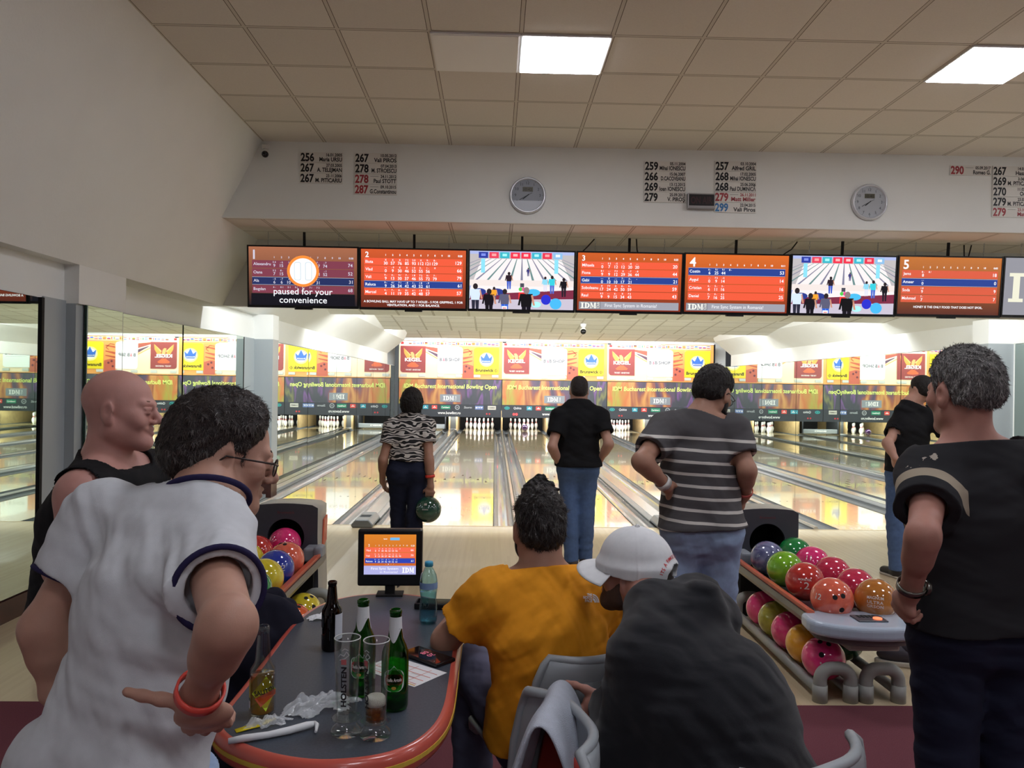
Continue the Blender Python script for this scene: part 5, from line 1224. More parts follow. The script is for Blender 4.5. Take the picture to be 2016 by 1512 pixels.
def EL(c, r, R=None, k=.02, grow=0.0, op='u'):
    """ellipsoid; R columns are its axes"""
    c = np.asarray(c, float); r = np.asarray(r, float)+grow; R = np.eye(3) if R is None else R
    def fn(x, y, z):
        qx, qy, qz = x-c[0], y-c[1], z-c[2]
        kk = 0
        for i in range(3): kk = kk+((qx*R[0, i]+qy*R[1, i]+qz*R[2, i])/r[i])**2
        kk = np.sqrt(kk); return (kk-1)*r.min()
    m = r.max()+k+.02
    return Prim(fn, c-m, c+m, k, op)
class Field:
    def __init__(s, lo, hi, h):
        s.lo = np.asarray(lo, float); s.h = h; s.n = np.ceil((np.asarray(hi)-s.lo)/h).astype(int)+1
        s.a = np.full(s.n, .5, np.float32)
    def win(s, lo, hi):
        i0 = np.clip(np.floor((lo-s.lo)/s.h).astype(int), 0, s.n-1); i1 = np.clip(np.ceil((hi-s.lo)/s.h).astype(int)+1, 1, s.n)
        return i0, i1
    def axes(s, i0, i1):
        g = [(s.lo[i]+s.h*np.arange(i0[i], i1[i])).astype(np.float32) for i in range(3)]
        return g[0][:, None, None], g[1][None, :, None], g[2][None, None, :]
    def add(s, p):
        i0, i1 = s.win(p.lo, p.hi)
        if (i1 <= i0).any(): return s
        sl = tuple(slice(a, b) for a, b in zip(i0, i1)); d = p.fn(*s.axes(i0, i1)); A = s.a[sl]; k = p.k
        if p.op == 'u':
            h = np.maximum(k-np.abs(A-d), 0)/k if k > 0 else 0
            s.a[sl] = np.minimum(A, d)-h*h*k*.25
        else:          # smooth carving
            d = -d; h = np.maximum(k-np.abs(A-d), 0)/k if k > 0 else 0
            s.a[sl] = np.maximum(A, d)+h*h*k*.25
        return s
    def full(s): return s.axes([0, 0, 0], s.n)
    def mesh(s, name, mt, origin):
        a = s.a; b = a < 0
        n = np.array(a.shape)-1
        cnt = np.zeros(n, np.int8)
        C = [(i, j, k) for i in (0, 1) for j in (0, 1) for k in (0, 1)]
        for i, j, k in C: cnt += b[i:i+n[0], j:j+n[1], k:k+n[2]]
        idx = np.argwhere((cnt > 0) & (cnt < 8))
        if len(idx) == 0: return None
        acc = np.zeros((len(idx), 3), np.float32); num = np.zeros(len(idx), np.float32)
        val = {c: a[idx[:, 0]+c[0], idx[:, 1]+c[1], idx[:, 2]+c[2]] for c in C}
        for c in C:
            for ax in range(3):
                if c[ax]: continue
                d = list(c); d[ax] = 1; d = tuple(d); v0, v1 = val[c], val[d]
                m = (v0 < 0) != (v1 < 0); t = np.where(m, v0/np.where(m, v0-v1, 1), 0)
                p = np.zeros((len(idx), 3), np.float32); p += np.array(c, np.float32); p[:, ax] += t
                acc += np.where(m[:, None], p, 0); num += m
        V = (idx+acc/num[:, None])*s.h+s.lo-origin
        ids = np.full(n, -1, np.int32); ids[idx[:, 0], idx[:, 1], idx[:, 2]] = np.arange(len(idx))
        Q = []
        for ax in range(3):
            o1, o2 = (ax+1) % 3, (ax+2) % 3
            sl0 = [slice(1, n[q]) for q in range(3)]; sl0[ax] = slice(0, n[ax]); sl1 = list(sl0); sl1[ax] = slice(1, n[ax]+1)
            B0, B1 = b[tuple(sl0)], b[tuple(sl1)]
            e = np.argwhere(B0 != B1); pos = B0[e[:, 0], e[:, 1], e[:, 2]]
            e = e.copy(); e[:, o1] += 1; e[:, o2] += 1
            def cell(d1, d2):
                q = e.copy(); q[:, o1] -= d1; q[:, o2] -= d2; return ids[q[:, 0], q[:, 1], q[:, 2]]
            f = np.stack([cell(1, 1), cell(0, 1), cell(0, 0), cell(1, 0)], 1)
            f = np.where(pos[:, None], f, f[:, ::-1]); Q.append(f)
        Q = np.concatenate(Q); Q = Q[(Q >= 0).all(1)]
        me = bpy.data.meshes.new(name); me.vertices.add(len(V)); me.vertices.foreach_set('co', V.astype(np.float32).ravel())
        me.loops.add(len(Q)*4); me.loops.foreach_set('vertex_index', Q.astype(np.int32).ravel())
        me.polygons.add(len(Q)); me.polygons.foreach_set('loop_start', np.arange(0, len(Q)*4, 4, dtype=np.int32))
        me.polygons.foreach_set('loop_total', np.full(len(Q), 4, np.int32)); me.polygons.foreach_set('use_smooth', np.ones(len(Q), bool))
        me.update(calc_edges=True); me.validate(); me.materials.append(mt)
        o = bpy.data.objects.new(name, me); COL.objects.link(o); return o
def bounds(prims, pad=.012):
    lo = np.min([p.lo for p in prims if p.op == 'u'], 0); hi = np.max([p.hi for p in prims if p.op == 'u'], 0)
    return lo-pad, hi+pad
def grow_mesh(name, prims, h, mt, origin, post=None, lim=None):
    lo, hi = bounds(prims)
    if lim is not None: lo = np.maximum(lo, lim[0]); hi = np.minimum(hi, lim[1])
    f = Field(lo, hi, h)
    for p in prims: f.add(p)
    if post: post(f)
    return f.mesh(name, mt, origin)
def fold_noise(seed, dirs, amp, wl, warp=.5):
    """soft cloth folds: a few warped waves; dirs = list of unit vectors across the folds"""
    rng = np.random.RandomState(seed)
    W = [(nrm(np.array(d)+.25*rng.randn(3)), rng.rand()*6.28, wl*(.7+.7*rng.rand()), rng.rand()*6.28, nrm(rng.randn(3)), nrm(rng.randn(3))) for d in dirs for _ in range(3)]
    def fn(x, y, z):
        t = 0
        for d, ph, l, p2, e, e2 in W:
            u = d[0]*x+d[1]*y+d[2]*z; q = e[0]*x+e[1]*y+e[2]*z; m = e2[0]*x+e2[1]*y+e2[2]*z
            s_ = np.sin(6.283*u/l+ph+warp*3*np.sin(6.283*q/(l*2.7)+p2)); t = t+(s_*np.abs(s_))*(.5+.5*np.sin(6.283*m/(l*3.3)+p2*2))
        return t*amp/math.sqrt(len(W))
    return fn
# ---- head
def head_frame(fwd, up=(0, 0, 1)):
    f = nrm(fwd); u = np.asarray(up, float); u = nrm(u-f*np.dot(u, f)); r = np.cross(f, u); return np.stack([r, f, u], 1)
def head_prims(c, R, s=1.0, chubby=1.0, smile=0):
    T = lambda x, y, z: c+R @ (A_(x, y, z)*s)
    rt = R[:, 0]; P = []
    P.append(EL(T(0, -.012, .032), A_(.0765, .098, .086)*s, R, .02))
    P.append(EL(T(0, .026, -.035), A_(.061*chubby, .063, .078)*s, R, .03))
    for sx in (-1, 1):
        P.append(EC(T(sx*.047*chubby, -.004, -.062), T(sx*.012, .066, -.096), .022*s, .019*s, k=.03))
        P.append(EL(T(sx*.046, .058, -.02), A_(.021, .02, .021)*s, R, .02))
        P.append(EC(T(sx*.04, .074, .020), T(sx*.012, .088, .017), .010*s, .010*s, k=.014))
    P.append(EL(T(0, .074, -.099), A_(.021, .017, .017)*s, R, .02))
    P.append(EC(T(0, .086, .010), T(0, .113, -.030), .0085*s, .0125*s, k=.012))
    for sx in (-1, 1):
        P.append(EL(T(sx*.013, .099, -.036), A_(.0085, .010, .0075)*s, R, .007))
        P.append(EL(T(sx*.031, .092, .000), A_(.0165, .011, .0105)*s, R, .012, op='s'))
        P.append(EL(T(sx*.031, .0795, -.001), A_(.0135, .0128, .0125)*s, R, .004))
    # lids and lips
    for sx in (-1, 1):
        P.append(EC(T(sx*.018, .0895, .0062), T(sx*.031, .0925, .0078-.003*smile), .0042*s, .0044*s, k=.004)); P.append(EC(T(sx*.031, .0925, .0078-.003*smile), T(sx*.045, .083, .0045), .0044*s, .0036*s, k=.004))
        P.append(EC(T(sx*.018, .0885, -.0075), T(sx*.031, .0905, -.0100+.003*smile), .0036*s, .0038*s, k=.005)); P.append(EC(T(sx*.031, .0905, -.0100+.003*smile), T(sx*.045, .082, -.0065), .0038*s, .0032*s, k=.005))
    wx, up_ = (.032, .0105) if smile else (.023, .0)
    for sx in (-1, 1):
        P.append(EC(T(0, .0930, -.0575), T(sx*wx, .079, -.0595+up_), .0056*s, .0030*s, k=.006)); P.append(EC(T(0, .0915, -.0700), T(sx*wx, .078, -.0625+up_), .0062*s, .0028*s, k=.006))
    for sx in (-1, 1): P.append(EC(T(0, .1015, -.0635), T(sx*wx*1.05, .0855, -.0610+up_), (.0034+.0012*smile)*s, .0022*s, k=.003, op='s'))
    if smile:
        for sx in (-1, 1): P.append(EL(T(sx*.043, .066, -.036), A_(.019, .019, .019)*s, R, .014))
    # ears
    for sx in (-1, 1):
        RE = R @ np.array(Matrix.Rotation(math.radians(-18*sx), 3, 'Z') @ Matrix.Rotation(math.radians(-10), 3, 'X'))
        P.append(EL(T(sx*.080, -.012, -.008), A_(.0085, .0195, .031)*s, RE, .008)); P.append(EL(T(sx*.077, -.006, -.034), A_(.008, .0115, .012)*s, RE, .008))
        P.append(EL(T(sx*.089, -.008, -.003), A_(.0075, .0105, .017)*s, RE, .004, op='s'))
    return P
def hair_field(c, R, s, lo_z, front, thick, seed=0, tuft=.004, side=None, crown=0.0, grow_down=0, cut=None):
    """returns prims and a post function for a hair cap; front: hairline y at heights, lo_z: lower edge z along y"""
    T = lambda x, y, z: c+R @ (A_(x, y, z)*s)
    P = [EL(T(0, -.014, .034), A_(.0765+thick, .098+thick*1.05, .086+thick*1.15+crown)*s, R, .02)]
    P.append(EL(T(0, -.03, -.02), A_(.068+thick, .074+thick, .085)*s, R, .03))
    if grow_down:
        P.append(EC(T(0, -.022, .02), T(0, -.03, -.02-grow_down), (.085*s, .098*s), (.083*s, .088*s), R[:, 0], cap=.25, k=.02))
    fz, fy = front; ly, lz = lo_z
    fn = fold_noise(seed+5, [R[:, 0], R[:, 1]], tuft, .022, .9); fn2 = fold_noise(seed+9, [R[:, 0], R[:, 0]+.4*R[:, 1]], tuft*.7, .009, .6)
    def post(f):
        x, y, z = f.full(); qx, qy, qz = (x-c[0]), (y-c[1]), (z-c[2])
        X = (qx*R[0, 0]+qy*R[1, 0]+qz*R[2, 0])/s; Y = (qx*R[0, 1]+qy*R[1, 1]+qz*R[2, 1])/s; Z = (qx*R[0, 2]+qy*R[1, 2]+qz*R[2, 2])/s
        f.a += (fn(x, y, z)+fn2(x, y, z)).astype(np.float32)
        r = np.maximum(Y-np.interp(Z, fz, fy), np.interp(Y, ly, lz)-Z)*s
        ear = np.sqrt(((Y+.008)/.026)**2+((Z+.014)/.036)**2+(np.maximum(.05-np.abs(X), 0)/.01)**2)   # leave the ears free
        r = np.maximum(r, (1-ear)*.02) if not grow_down else r
        if cut is not None: r = np.maximum(r, cut(X, Y, Z)*s)
        if not grow_down: f.a += (np.clip(1+r/.05, 0, 1)**1.5*thick*1.0).astype(np.float32)     # thins out towards the hairline
        f.a = np.maximum(f.a, r.astype(np.float32))
    return P, post
HL_SHORT = (([-.10, -.045, -.02, .02, .05, .075, .12], [-.03, .012, .028, .040, .060, .078, .11]), ([-.13, -.075, -.05, -.02, .01, .04, .06], [-.068, -.062, -.045, -.028, -.045, -.02, .02]))
def hand_prims(w, d, n, u, curl=(.5, .6, .5), spread=1.0, s=1.0, thumb=None, tcurl=.5, fr=1.0, curls=None):
    """w wrist, d towards the fingers, n the way the palm faces, u towards the thumb"""
    d = nrm(d); u = nrm(np.asarray(u, float)-d*np.dot(u, d)); n = np.cross(d, u)*np.sign(np.dot(np.cross(d, u), n) or 1); n = nrm(n)
    P = [EC(w, w+d*.055*s, (.027*s, .021*s), (.039*s, .016*s), u, k=.02), EC(w+d*.05*s, w+d*.088*s, (.039*s, .015*s), (.040*s, .0125*s), u, cap=.6, k=.012)]
    P.append(EL(w+d*.035*s+u*.024*s+n*.008*s, A_(.016, .02, .016)*s, None, .014))
    for i, (off, ln, rr) in enumerate(((.030, .074, .0088), (.010, .082, .0092), (-.010, .076, .0088), (-.028, .060, .0078))):
        c = curls[i] if curls else curl
        p = w+d*(.086-.004*abs(i-1.2))*s+u*off*s; ang = 0; dirf = nrm(d+u*.06*(1.2-i)*spread)
        for seg, (fr_, cr) in enumerate(zip((.46, .30, .26), c)):
            ang += cr; v = dirf*math.cos(ang)+n*math.sin(ang); q = p+v*ln*fr_*s
            P.append(EC(p, q, rr*s*fr*(1-.08*seg), rr*s*fr*(.94-.08*seg), k=.004 if seg else .007)); p = q
    td = nrm(thumb) if thumb is not None else nrm(d*.62+u*.62+n*.42)
    p = w+d*.022*s+u*.026*s+n*.006*s
    for ln, rr, cc in ((.040, .0125, 0), (.032, .0105, tcurl*.5), (.027, .0092, tcurl)):
        v = nrm(td*math.cos(cc)+(n*.7-u*.5)*math.sin(cc)) if cc else td; q = p+v*ln*s
        P.append(EC(p, q, rr*s, rr*s*.9, k=.008)); p = q
    return P
# ---- whole body
def stand(loc, yaw, H, lean=0.0, width=1.0, twist=0.0):
    """default upright joints; yaw 0 looks along +Y, positive turns right"""
    s = H/1.75; X, Y = loc; yw = math.radians(yaw); tw = math.radians(yaw+twist)
    f, r = A_(math.sin(yw), math.cos(yw), 0), A_(math.cos(yw), -math.sin(yw), 0)
    fc, rc = A_(math.sin(tw), math.cos(tw), 0), A_(math.cos(tw), -math.sin(tw), 0)
    o = A_(X, Y, 0); U = A_(0, 0, 1); ln = math.radians(lean); up = U*math.cos(ln)+f*math.sin(ln)
    J = dict(f=f, r=r, fc=fc, rc=rc, s=s, up=up, o=o)
    J['P'] = o+U*.955*s; J['C'] = J['P']+up*.335*s; J['N'] = J['P']+up*.54*s; J['H'] = J['N']+up*.135*s+f*.025*s
    sm = J['P']+up*.475*s
    for k, sg in (('L', -1), ('R', 1)):
        J['S'+k] = sm+rc*sg*.178*s*width; J['E'+k] = J['S'+k]+(-U*.285+rc*sg*.05-f*.02)*s; J['W'+k] = J['E'+k]+(-U*.25+f*.06)*s
        J['H'+k] = o+U*.905*s+r*sg*.092*s; J['K'+k] = o+U*.50*s+r*sg*.10*s+f*.015*s; J['A'+k] = o+U*.085*s+r*sg*.11*s-f*.02*s; J['T'+k] = f
    return J
def torso_prims(J, g=1.0, grow=0.0, belly=0.0, male=True):
    s = J['s']; P, C, N = J['P'], J['C'], J['N']; r, rc = J['r'], J['rc']; W = lerp(P, C, .42)
    sh = 1.0 if male else .9
    Q = [EC(P-nrm(C-P)*.06*s, W, ((.160 if male else .165)*s*g, .112*s*g), ((.142 if male else .125)*s*g, (.103 if male else .09)*s*g), r, k=.05, grow=grow),
         EC(W, C, ((.142 if male else .125)*s*g, (.103 if male else .09)*s*g), (.158*s*g*sh, .114*s*g*sh), lerp(r, rc, .6), k=.05, grow=grow),
         EC(C, lerp(C, N, .72), (.158*s*g*sh, .112*s*g*sh), (.115*s*g*sh, .075*s*g*sh), rc, k=.05, grow=grow)]
    if belly: Q.append(EL(lerp(P, C, .35)+J['f']*.05*s, A_(.13, .10, .13)*s*belly, np.stack([r, J['f'], A_(0, 0, 1)], 1), .06, grow=grow))
    SM = (J['SL']+J['SR'])/2
    for k in 'LR':
        S_ = J['S'+k]
        Q.append(EC(lerp(SM, S_, .25), lerp(SM, S_, .98), (.074*s*g*sh, .07*s*g*sh), .060*s*g*sh, A_(0, 0, 1), k=.045, grow=grow))
        Q.append(EC(lerp(N, J['H'], .12), lerp(N, S_, .78)+A_(0, 0, .012), .046*s*g, .036*s*g, k=.045, grow=grow))
    return Q
def seat_prims(J, g=1.0, grow=0.0):
    s = J['s']; Q = []
    for k in 'LR': Q.append(EL(J['H'+k]-J['f']*.045*s+A_(0, 0, .01), A_(.088, .088, .1)*s*g, None, .05, grow=grow))
    return Q
def leg_prims(J, k, g=1.0, grow=0.0, foot=True):
    s = J['s']; H_, K_, A2 = J['H'+k], J['K'+k], J['A'+k]; t = J['T'+k]
    bk = nrm(np.cross(np.cross(K_-A2, H_-K_+1e-6*J['f']), K_-A2)) if np.linalg.norm(np.cross(K_-A2, H_-K_)) > 1e-3 else -J['f']
    if np.dot(bk, J['f']) > 0 and abs((H_-K_)[2]) > .2*s: bk = -bk
    Q = [EC(H_, K_, .086*s*g, .060*s*g, k=.04, grow=grow), EC(K_, A2, .057*s*g, .038*s*g, k=.03, grow=grow),
         EC(lerp(K_, A2, .15)+bk*.012*s, lerp(K_, A2, .45)+bk*.014*s, .046*s*g, .044*s*g, k=.03, grow=grow)]
    if foot:
        Q += [EC(A2+A_(0, 0, -.035*s)-t*.025*s, A2+t*.155*s+A_(0, 0, -.055*s), (.034*s, .036*s), (.042*s, .022*s), np.cross(t, A_(0, 0, 1)), k=.03, grow=grow)]
    return Q
def arm_prims(J, k, g=1.0, grow=0.0, fore=True):
    s = J['s']; S_, E_, W_ = J['S'+k], J['E'+k], J['W'+k]
    Q = [EL(S_, A_(.063, .063, .066)*s*g, None, .04, grow=grow), EC(S_, E_, .052*s*g, .040*s*g, k=.03, grow=grow)]
    if fore: Q += [EC(E_, W_, .041*s*g, .0275*s*g, k=.02, grow=grow), EC(lerp(E_, W_, .12), lerp(E_, W_, .42), .042*s*g, .039*s*g, k=.02, grow=grow)]
    return Q
def body(J, label, skin, h=.005, g=1.0, head=None, hands=None, male=True, belly=0, armg=1.0, legg=1.0, smile=0, chubby=1.0, arms='LR', group='people in the bowling hall'):
    s = J['s']; R = J['HR_']; hs = J.get('hs', s)
    Q = torso_prims(J, g, 0, belly, male)+seat_prims(J, g)
    for k in 'LR': Q += leg_prims(J, k, legg); Q += arm_prims(J, k, armg)
    Q.append(EC(J['N']-A_(0, 0, .03*s), lerp(J['N'], J['H'], .75)-R[:, 1]*.012*s, .058*s*(1 if male else .82), .053*s*(1 if male else .82), k=.035))
    Q.append(EC(lerp(J['N'], J['H'], .3), J['H']-R[:, 1]*.035*hs-R[:, 2]*.03*hs, .05*s*(1 if male else .85), .052*hs, k=.03))
    Q += head_prims(J['H'], R, hs, chubby, smile)
    for k in 'LR': Q += J['hand'+k]
    Q = [p for p in Q if p.op == 'u' and p.k > .0125]+[p for p in Q if not (p.op == 'u' and p.k > .0125)]
    o0 = A_(J['o'][0], J['o'][1], 0)
    ob = grow_mesh('person', Q, h, skin, o0); ob.location = tuple(o0); tag(ob, label, 'person', group); J['Q'] = Q; J['ob'] = ob; J['o0'] = o0
    # eyes
    for sx in (-1, 1):
        c = J['H']+R @ (A_(sx*.031, .0815, -.001)*hs)-o0
        b = MB(); b.ball(c, .0118*hs, n=16, m=10); b.build('eye', mat('eye_white', (225, 220, 214), .15), ob)
        b = MB(); c2 = c+R[:, 1]*.0068*hs; b.ball(c2, .0060*hs, n=12, m=8); b.build('iris', mat('eye_iris', (50, 34, 26), .1), ob)
        b = MB(); pts = [J['H']-o0+R @ (A_(sx*(.014+.034*t), .0885-.014*t*t, .0205+.006*math.sin(t*2.6))*hs) for t in np.linspace(0, 1, 6)]
        b.tube(pts, [.0028*hs, .0042*hs, .0044*hs, .0040*hs, .0030*hs, .0015*hs], 6); b.build('eyebrow', J.get('brow', mat('brow_dark', (42, 32, 28), .8)), ob)
    return ob
def cloth(J, name, prims, mt, h=.006, cuts=(), opens=(), folds=None, label=None, extra=None, lim=None):
    """garment: field of its limbs, trimmed by planes (point, outward normal), hollow near its openings"""
    o0 = J['o0']; pr = list(prims)
    def post(f):
        x, y, z = f.full()
        if folds is not None:
            for fd in (folds if isinstance(folds, (list, tuple)) else [folds]): f.a += fd(x, y, z).astype(np.float32)
        r = None
        for p, n in cuts:
            d = (x-p[0])*n[0]+(y-p[1])*n[1]+(z-p[2])*n[2]; r = d if r is None else np.maximum(r, d)
        if r is not None: f.a = np.maximum(f.a, r.astype(np.float32))
        if extra: extra(f, x, y, z)
        # hollow the garment near its openings so that the limb comes out of a hem
        g = Field(f.lo, f.lo+(f.n-1)*f.h, f.h); g.n = f.n; g.a = np.full(f.n, .5, np.float32)
        for p in J['Q']: g.add(p)
        for p, n, depth, rad, inf in opens:
            d = (x-p[0])*n[0]+(y-p[1])*n[1]+(z-p[2])*n[2]
            rr = np.sqrt((x-p[0])**2+(y-p[1])**2+(z-p[2])**2)
            near = np.maximum(np.maximum(-d-depth, d-.03), rr-rad)
            hol = np.maximum(g.a-inf, near.astype(np.float32)); f.a = np.maximum(f.a, -hol)
    o = grow_mesh(name, pr, h, mt, o0, post, lim)
    if o is None: return None
    o.parent = J['ob']
    if label: o['label'] = label
    return o
def hair(J, name, mt, line=HL_SHORT, thick=.012, seed=0, h=.004, tuft=.004, crown=0, grow_down=0, cut=None, label=None):
    P, post = hair_field(J['H'], J['HR_'], J.get('hs', J['s']), line[1], line[0], thick, seed, tuft, crown=crown, grow_down=grow_down, cut=cut)
    o = grow_mesh(name, P, h, mt, J['o0'], post)
    if o: o.parent = J['ob']
    if o and label: o['label'] = label
    J['hair_ob'] = o
    return o
def cuff(J, k, name, t, rad, wdt, mt, label=None, tube=.004):
    """band round a wrist at fraction t of the forearm"""
    c = lerp(J['E'+k], J['W'+k], t)-J['o0']; d = nrm(J['W'+k]-J['E'+k]); a = nrm(np.cross(d, A_(.3, .9, .1))); b_ = np.cross(d, a)
    m = MB(); n = 28; vs = []
    for z_, r_ in ((-wdt/2, rad), (wdt/2, rad), (wdt/2, rad+tube), (-wdt/2, rad+tube)):
        for i in range(n):
            q = 2*math.pi*i/n; vs.append(c+d*z_+(a*math.cos(q)+b_*math.sin(q))*r_)
    m.add(vs, [(j*n+i, j*n+(i+1) % n, ((j+1) % 4)*n+(i+1) % n, ((j+1) % 4)*n+i) for j in range(4) for i in range(n)], 0, True)
    return m.build(name, mt, J['ob'], label=None) if label is None else m.build(name, mt, J['ob'])
def shoe(J, k, upper, sole, s=None):
    s = J['s'] if s is None else s; A2 = J['A'+k]; t = nrm(J['T'+k]); r = np.cross(t, A_(0, 0, 1)); z0 = A2[2]-.085*s
    b0 = A_(A2[0], A2[1], z0)
    Q = [EC(b0-t*.035*s+A_(0, 0, .045*s), b0+t*.15*s+A_(0, 0, .036*s), (.040*s, .046*s), (.047*s, .034*s), r, k=.03), EC(b0+A_(0, 0, .05*s), b0+A_(0, 0, .11*s)-t*.005, .05*s, .047*s, k=.03, flat=(b0+A_(0, 0, .105*s), A_(0, 0, 1)))]
    Q[0] = EC(b0-t*.035*s+A_(0, 0, .045*s), b0+t*.15*s+A_(0, 0, .036*s), (.040*s, .046*s), (.047*s, .034*s), r, k=.03, flat=(b0+A_(0, 0, .014), A_(0, 0, -1)))
    o = grow_mesh('shoe', Q, .006, upper, J['o0']); o.parent = J['ob']
    Q = [EC(b0-t*.035*s+A_(0, 0, .012), b0+t*.15*s+A_(0, 0, .012), (.043*s, .03), (.050*s, .03), r, k=.02, flat=[(b0+A_(0, 0, .018), A_(0, 0, 1)), (b0+A_(0, 0, .001), A_(0, 0, -1))])]
    q = grow_mesh('sole', Q, .005, sole, J['o0']); q.parent = o
    return o
def glasses(J, mt, rim=.0016, full=True, w=.024, hh=.018):
    hs = J.get('hs', J['s']); R = J['HR_']; T = lambda x, y, z: J['H']-J['o0']+R @ (A_(x, y, z)*hs)
    b = MB()
    for sx in (-1, 1):
        ring = [T(sx*.032+w*math.cos(t), .1035-.0035*math.cos(t)*sx*sx, -.005+hh*math.sin(t)) for t in [2*math.pi*i/20 for i in range(20)]]
        b.tube(ring, rim*hs, 6, closed=True)
        b.tube([T(sx*(.032+w), .101, .002), T(sx*.072, .088, .004), T(sx*.0835, .03, .004), T(sx*.0855, -.012, .004), T(sx*.084, -.026, -.010)], rim*1.3*hs, 6)
    b.tube([T(-.008, .1035, .0), T(0, .1075, .003), T(.008, .1035, .0)], rim*hs, 6)
    g = b.build('glasses', mt, J['ob'])
    b = MB()
    for sx in (-1, 1):
        ring = [T(sx*.032+w*.97*math.cos(t), .1035-.0035*math.cos(t), -.005+hh*.97*math.sin(t)) for t in [2*math.pi*i/20 for i in range(20)]]
        b.add(ring, [tuple(range(20))])
    b.build('lens', thin_glass('spectacle_lens', (238, 242, 242)), g); return g

def strands(hair_ob, J, n, ln, comb, mt, seed=0, lift=.35, rnd=.35, wd=.0011, zmin=None):
    """short locks lying on a hair cap; comb(local point in head frame) -> direction in head frame"""
    rng = np.random.RandomState(seed); me = hair_ob.data; N = len(me.vertices)
    co = np.empty(N*3, np.float32); me.vertices.foreach_get('co', co); co = co.reshape(-1, 3); no = np.empty(N*3, np.float32)
    me.vertices.foreach_get('normal', no); no = no.reshape(-1, 3); R = J['HR_']; c = J['H']-J['o0']
    L = (co-c) @ R; ok = np.where((np.einsum('ij,ij->i', co-c, no) > .02))[0]
    pick = rng.choice(ok, n); vs = []; fs = []
    for i in pick:
        p = co[i].astype(float); nn = no[i].astype(float); d = R @ np.asarray(comb(L[i]), float); d = d-nn*np.dot(d, nn); d = nrm(d+rnd*rng.randn(3)*.6); d = nrm(d-nn*np.dot(d, nn)); s_ = np.cross(nn, d)
        l = ln*(.6+.7*rng.rand()); w_ = wd*(.7+.7*rng.rand()); a = p-nn*.001
        k = len(vs); vs += [a-s_*w_, a+s_*w_, a+d*l*.55+nn*l*lift*.45+s_*w_*.7, a+d*l*.55+nn*l*lift*.45-s_*w_*.7, a+d*l+nn*l*lift*.55]
        fs += [(k, k+1, k+2, k+3), (k+3, k+2, k+4)]
    m2 = bpy.data.meshes.new('hair_strands'); m2.from_pydata([tuple(v) for v in vs], [], fs); m2.materials.append(mt)
    o = bpy.data.objects.new('hair_strands', m2); COL.objects.link(o); o.parent = hair_ob; return o
# ---- materials of skin and cloth
def skin_mat(name, c, c2=None):
    m = mat(name, c, .5, spec=.35, noise=.07, nscale=26, bump=.05, bscale=420, sss=.12); return m
SK_B = skin_mat('skin_warm', (180, 138, 120)); SK_C = skin_mat('skin_tan', (168, 126, 106)); SK_D = skin_mat('skin_ruddy', (174, 126, 112))
def cloth_mat(name, c, rough=.85, bump=.12, bs=900, noise=.05, sheen=.0): return mat(name, c, rough, spec=.2, noise=noise, nscale=40, bump=bump, bscale=bs, sheen=sheen)
H_BLACK = mat('hair_black', (26, 21, 20), .55, spec=.4, noise=.3, nscale=90, bump=.5, bscale=320); H_DBROWN = mat('hair_dark_brown', (38, 31, 29), .55, spec=.4, noise=.35, nscale=90, bump=.5, bscale=320)
H_GREY = mat('hair_grey', (104, 102, 100), .6, spec=.35, noise=.45, nscale=120, bump=.6, bscale=320)
M_jdark = cloth_mat('denim_dark', (34, 38, 56)); M_jblue = cloth_mat('denim_blue', (80, 102, 140), noise=.12); M_jlight = cloth_mat('denim_light', (148, 168, 198), noise=.10)
M_tblack = cloth_mat('cotton_black', (24, 24, 26)); M_tdark = cloth_mat('cotton_charcoal', (44, 44, 47))
M_shoeb = mat('shoe_black', (30, 28, 30), .5); M_shoesole = mat('shoe_sole_pale', (196, 190, 180), .6); M_navy = cloth_mat('cotton_navy', (40, 36, 70))
UP = A_(0, 0, 1)
def plane(p, n): return (np.asarray(p, float), nrm(n))
def trousers(J, mt, g=1.0, grow=.016, top=.075, name='jeans', h=.006, cut_ank=.02, seed=1, amp=.0035, seated=False):
    s = J['s']; Q = []
    up = nrm(J['C']-J['P'])
    Q.append(EC(J['P']-up*.06*s, J['P']+up*.12*s, (.160*s*g, .112*s*g), (.150*s*g, .105*s*g), J['r'], k=.05, grow=grow*.7))
    Q += seat_prims(J, g, grow*.7)
    for k in 'LR': Q += leg_prims(J, k, g*1.02, grow, foot=False)
    for k in 'LR':          # straighter fall of the trouser leg
        Q.append(EC(lerp(J['K'+k], J['A'+k], .2), J['A'+k]-A_(0, 0, .02), .056*s, .052*s, k=.03, grow=grow*.6))
    cuts = ([] if seated else [plane(J['P']+up*top*s, up)])+[plane(J['A'+k]-A_(0, 0, cut_ank*s), A_(0, 0, -1)) for k in 'L']
    def waist(f, x, y, z):       # seated: the waistband cut stays near the hips
        p = J['P']+up*top*s; d = (x-p[0])*up[0]+(y-p[1])*up[1]+(z-p[2])*up[2]; q = (x-p[0])*J['f'][0]+(y-p[1])*J['f'][1]
        f.a = np.maximum(f.a, np.minimum(d, .10-q).astype(np.float32))
    return cloth(J, name, Q, mt, h, cuts, [(J['A'+k]-A_(0, 0, cut_ank), A_(0, 0, -1), .03, .12, .004) for k in 'LR'], fold_noise(seed, [(0, 0, 1), (.3, .2, 1)], amp, .085), extra=waist if seated else None)
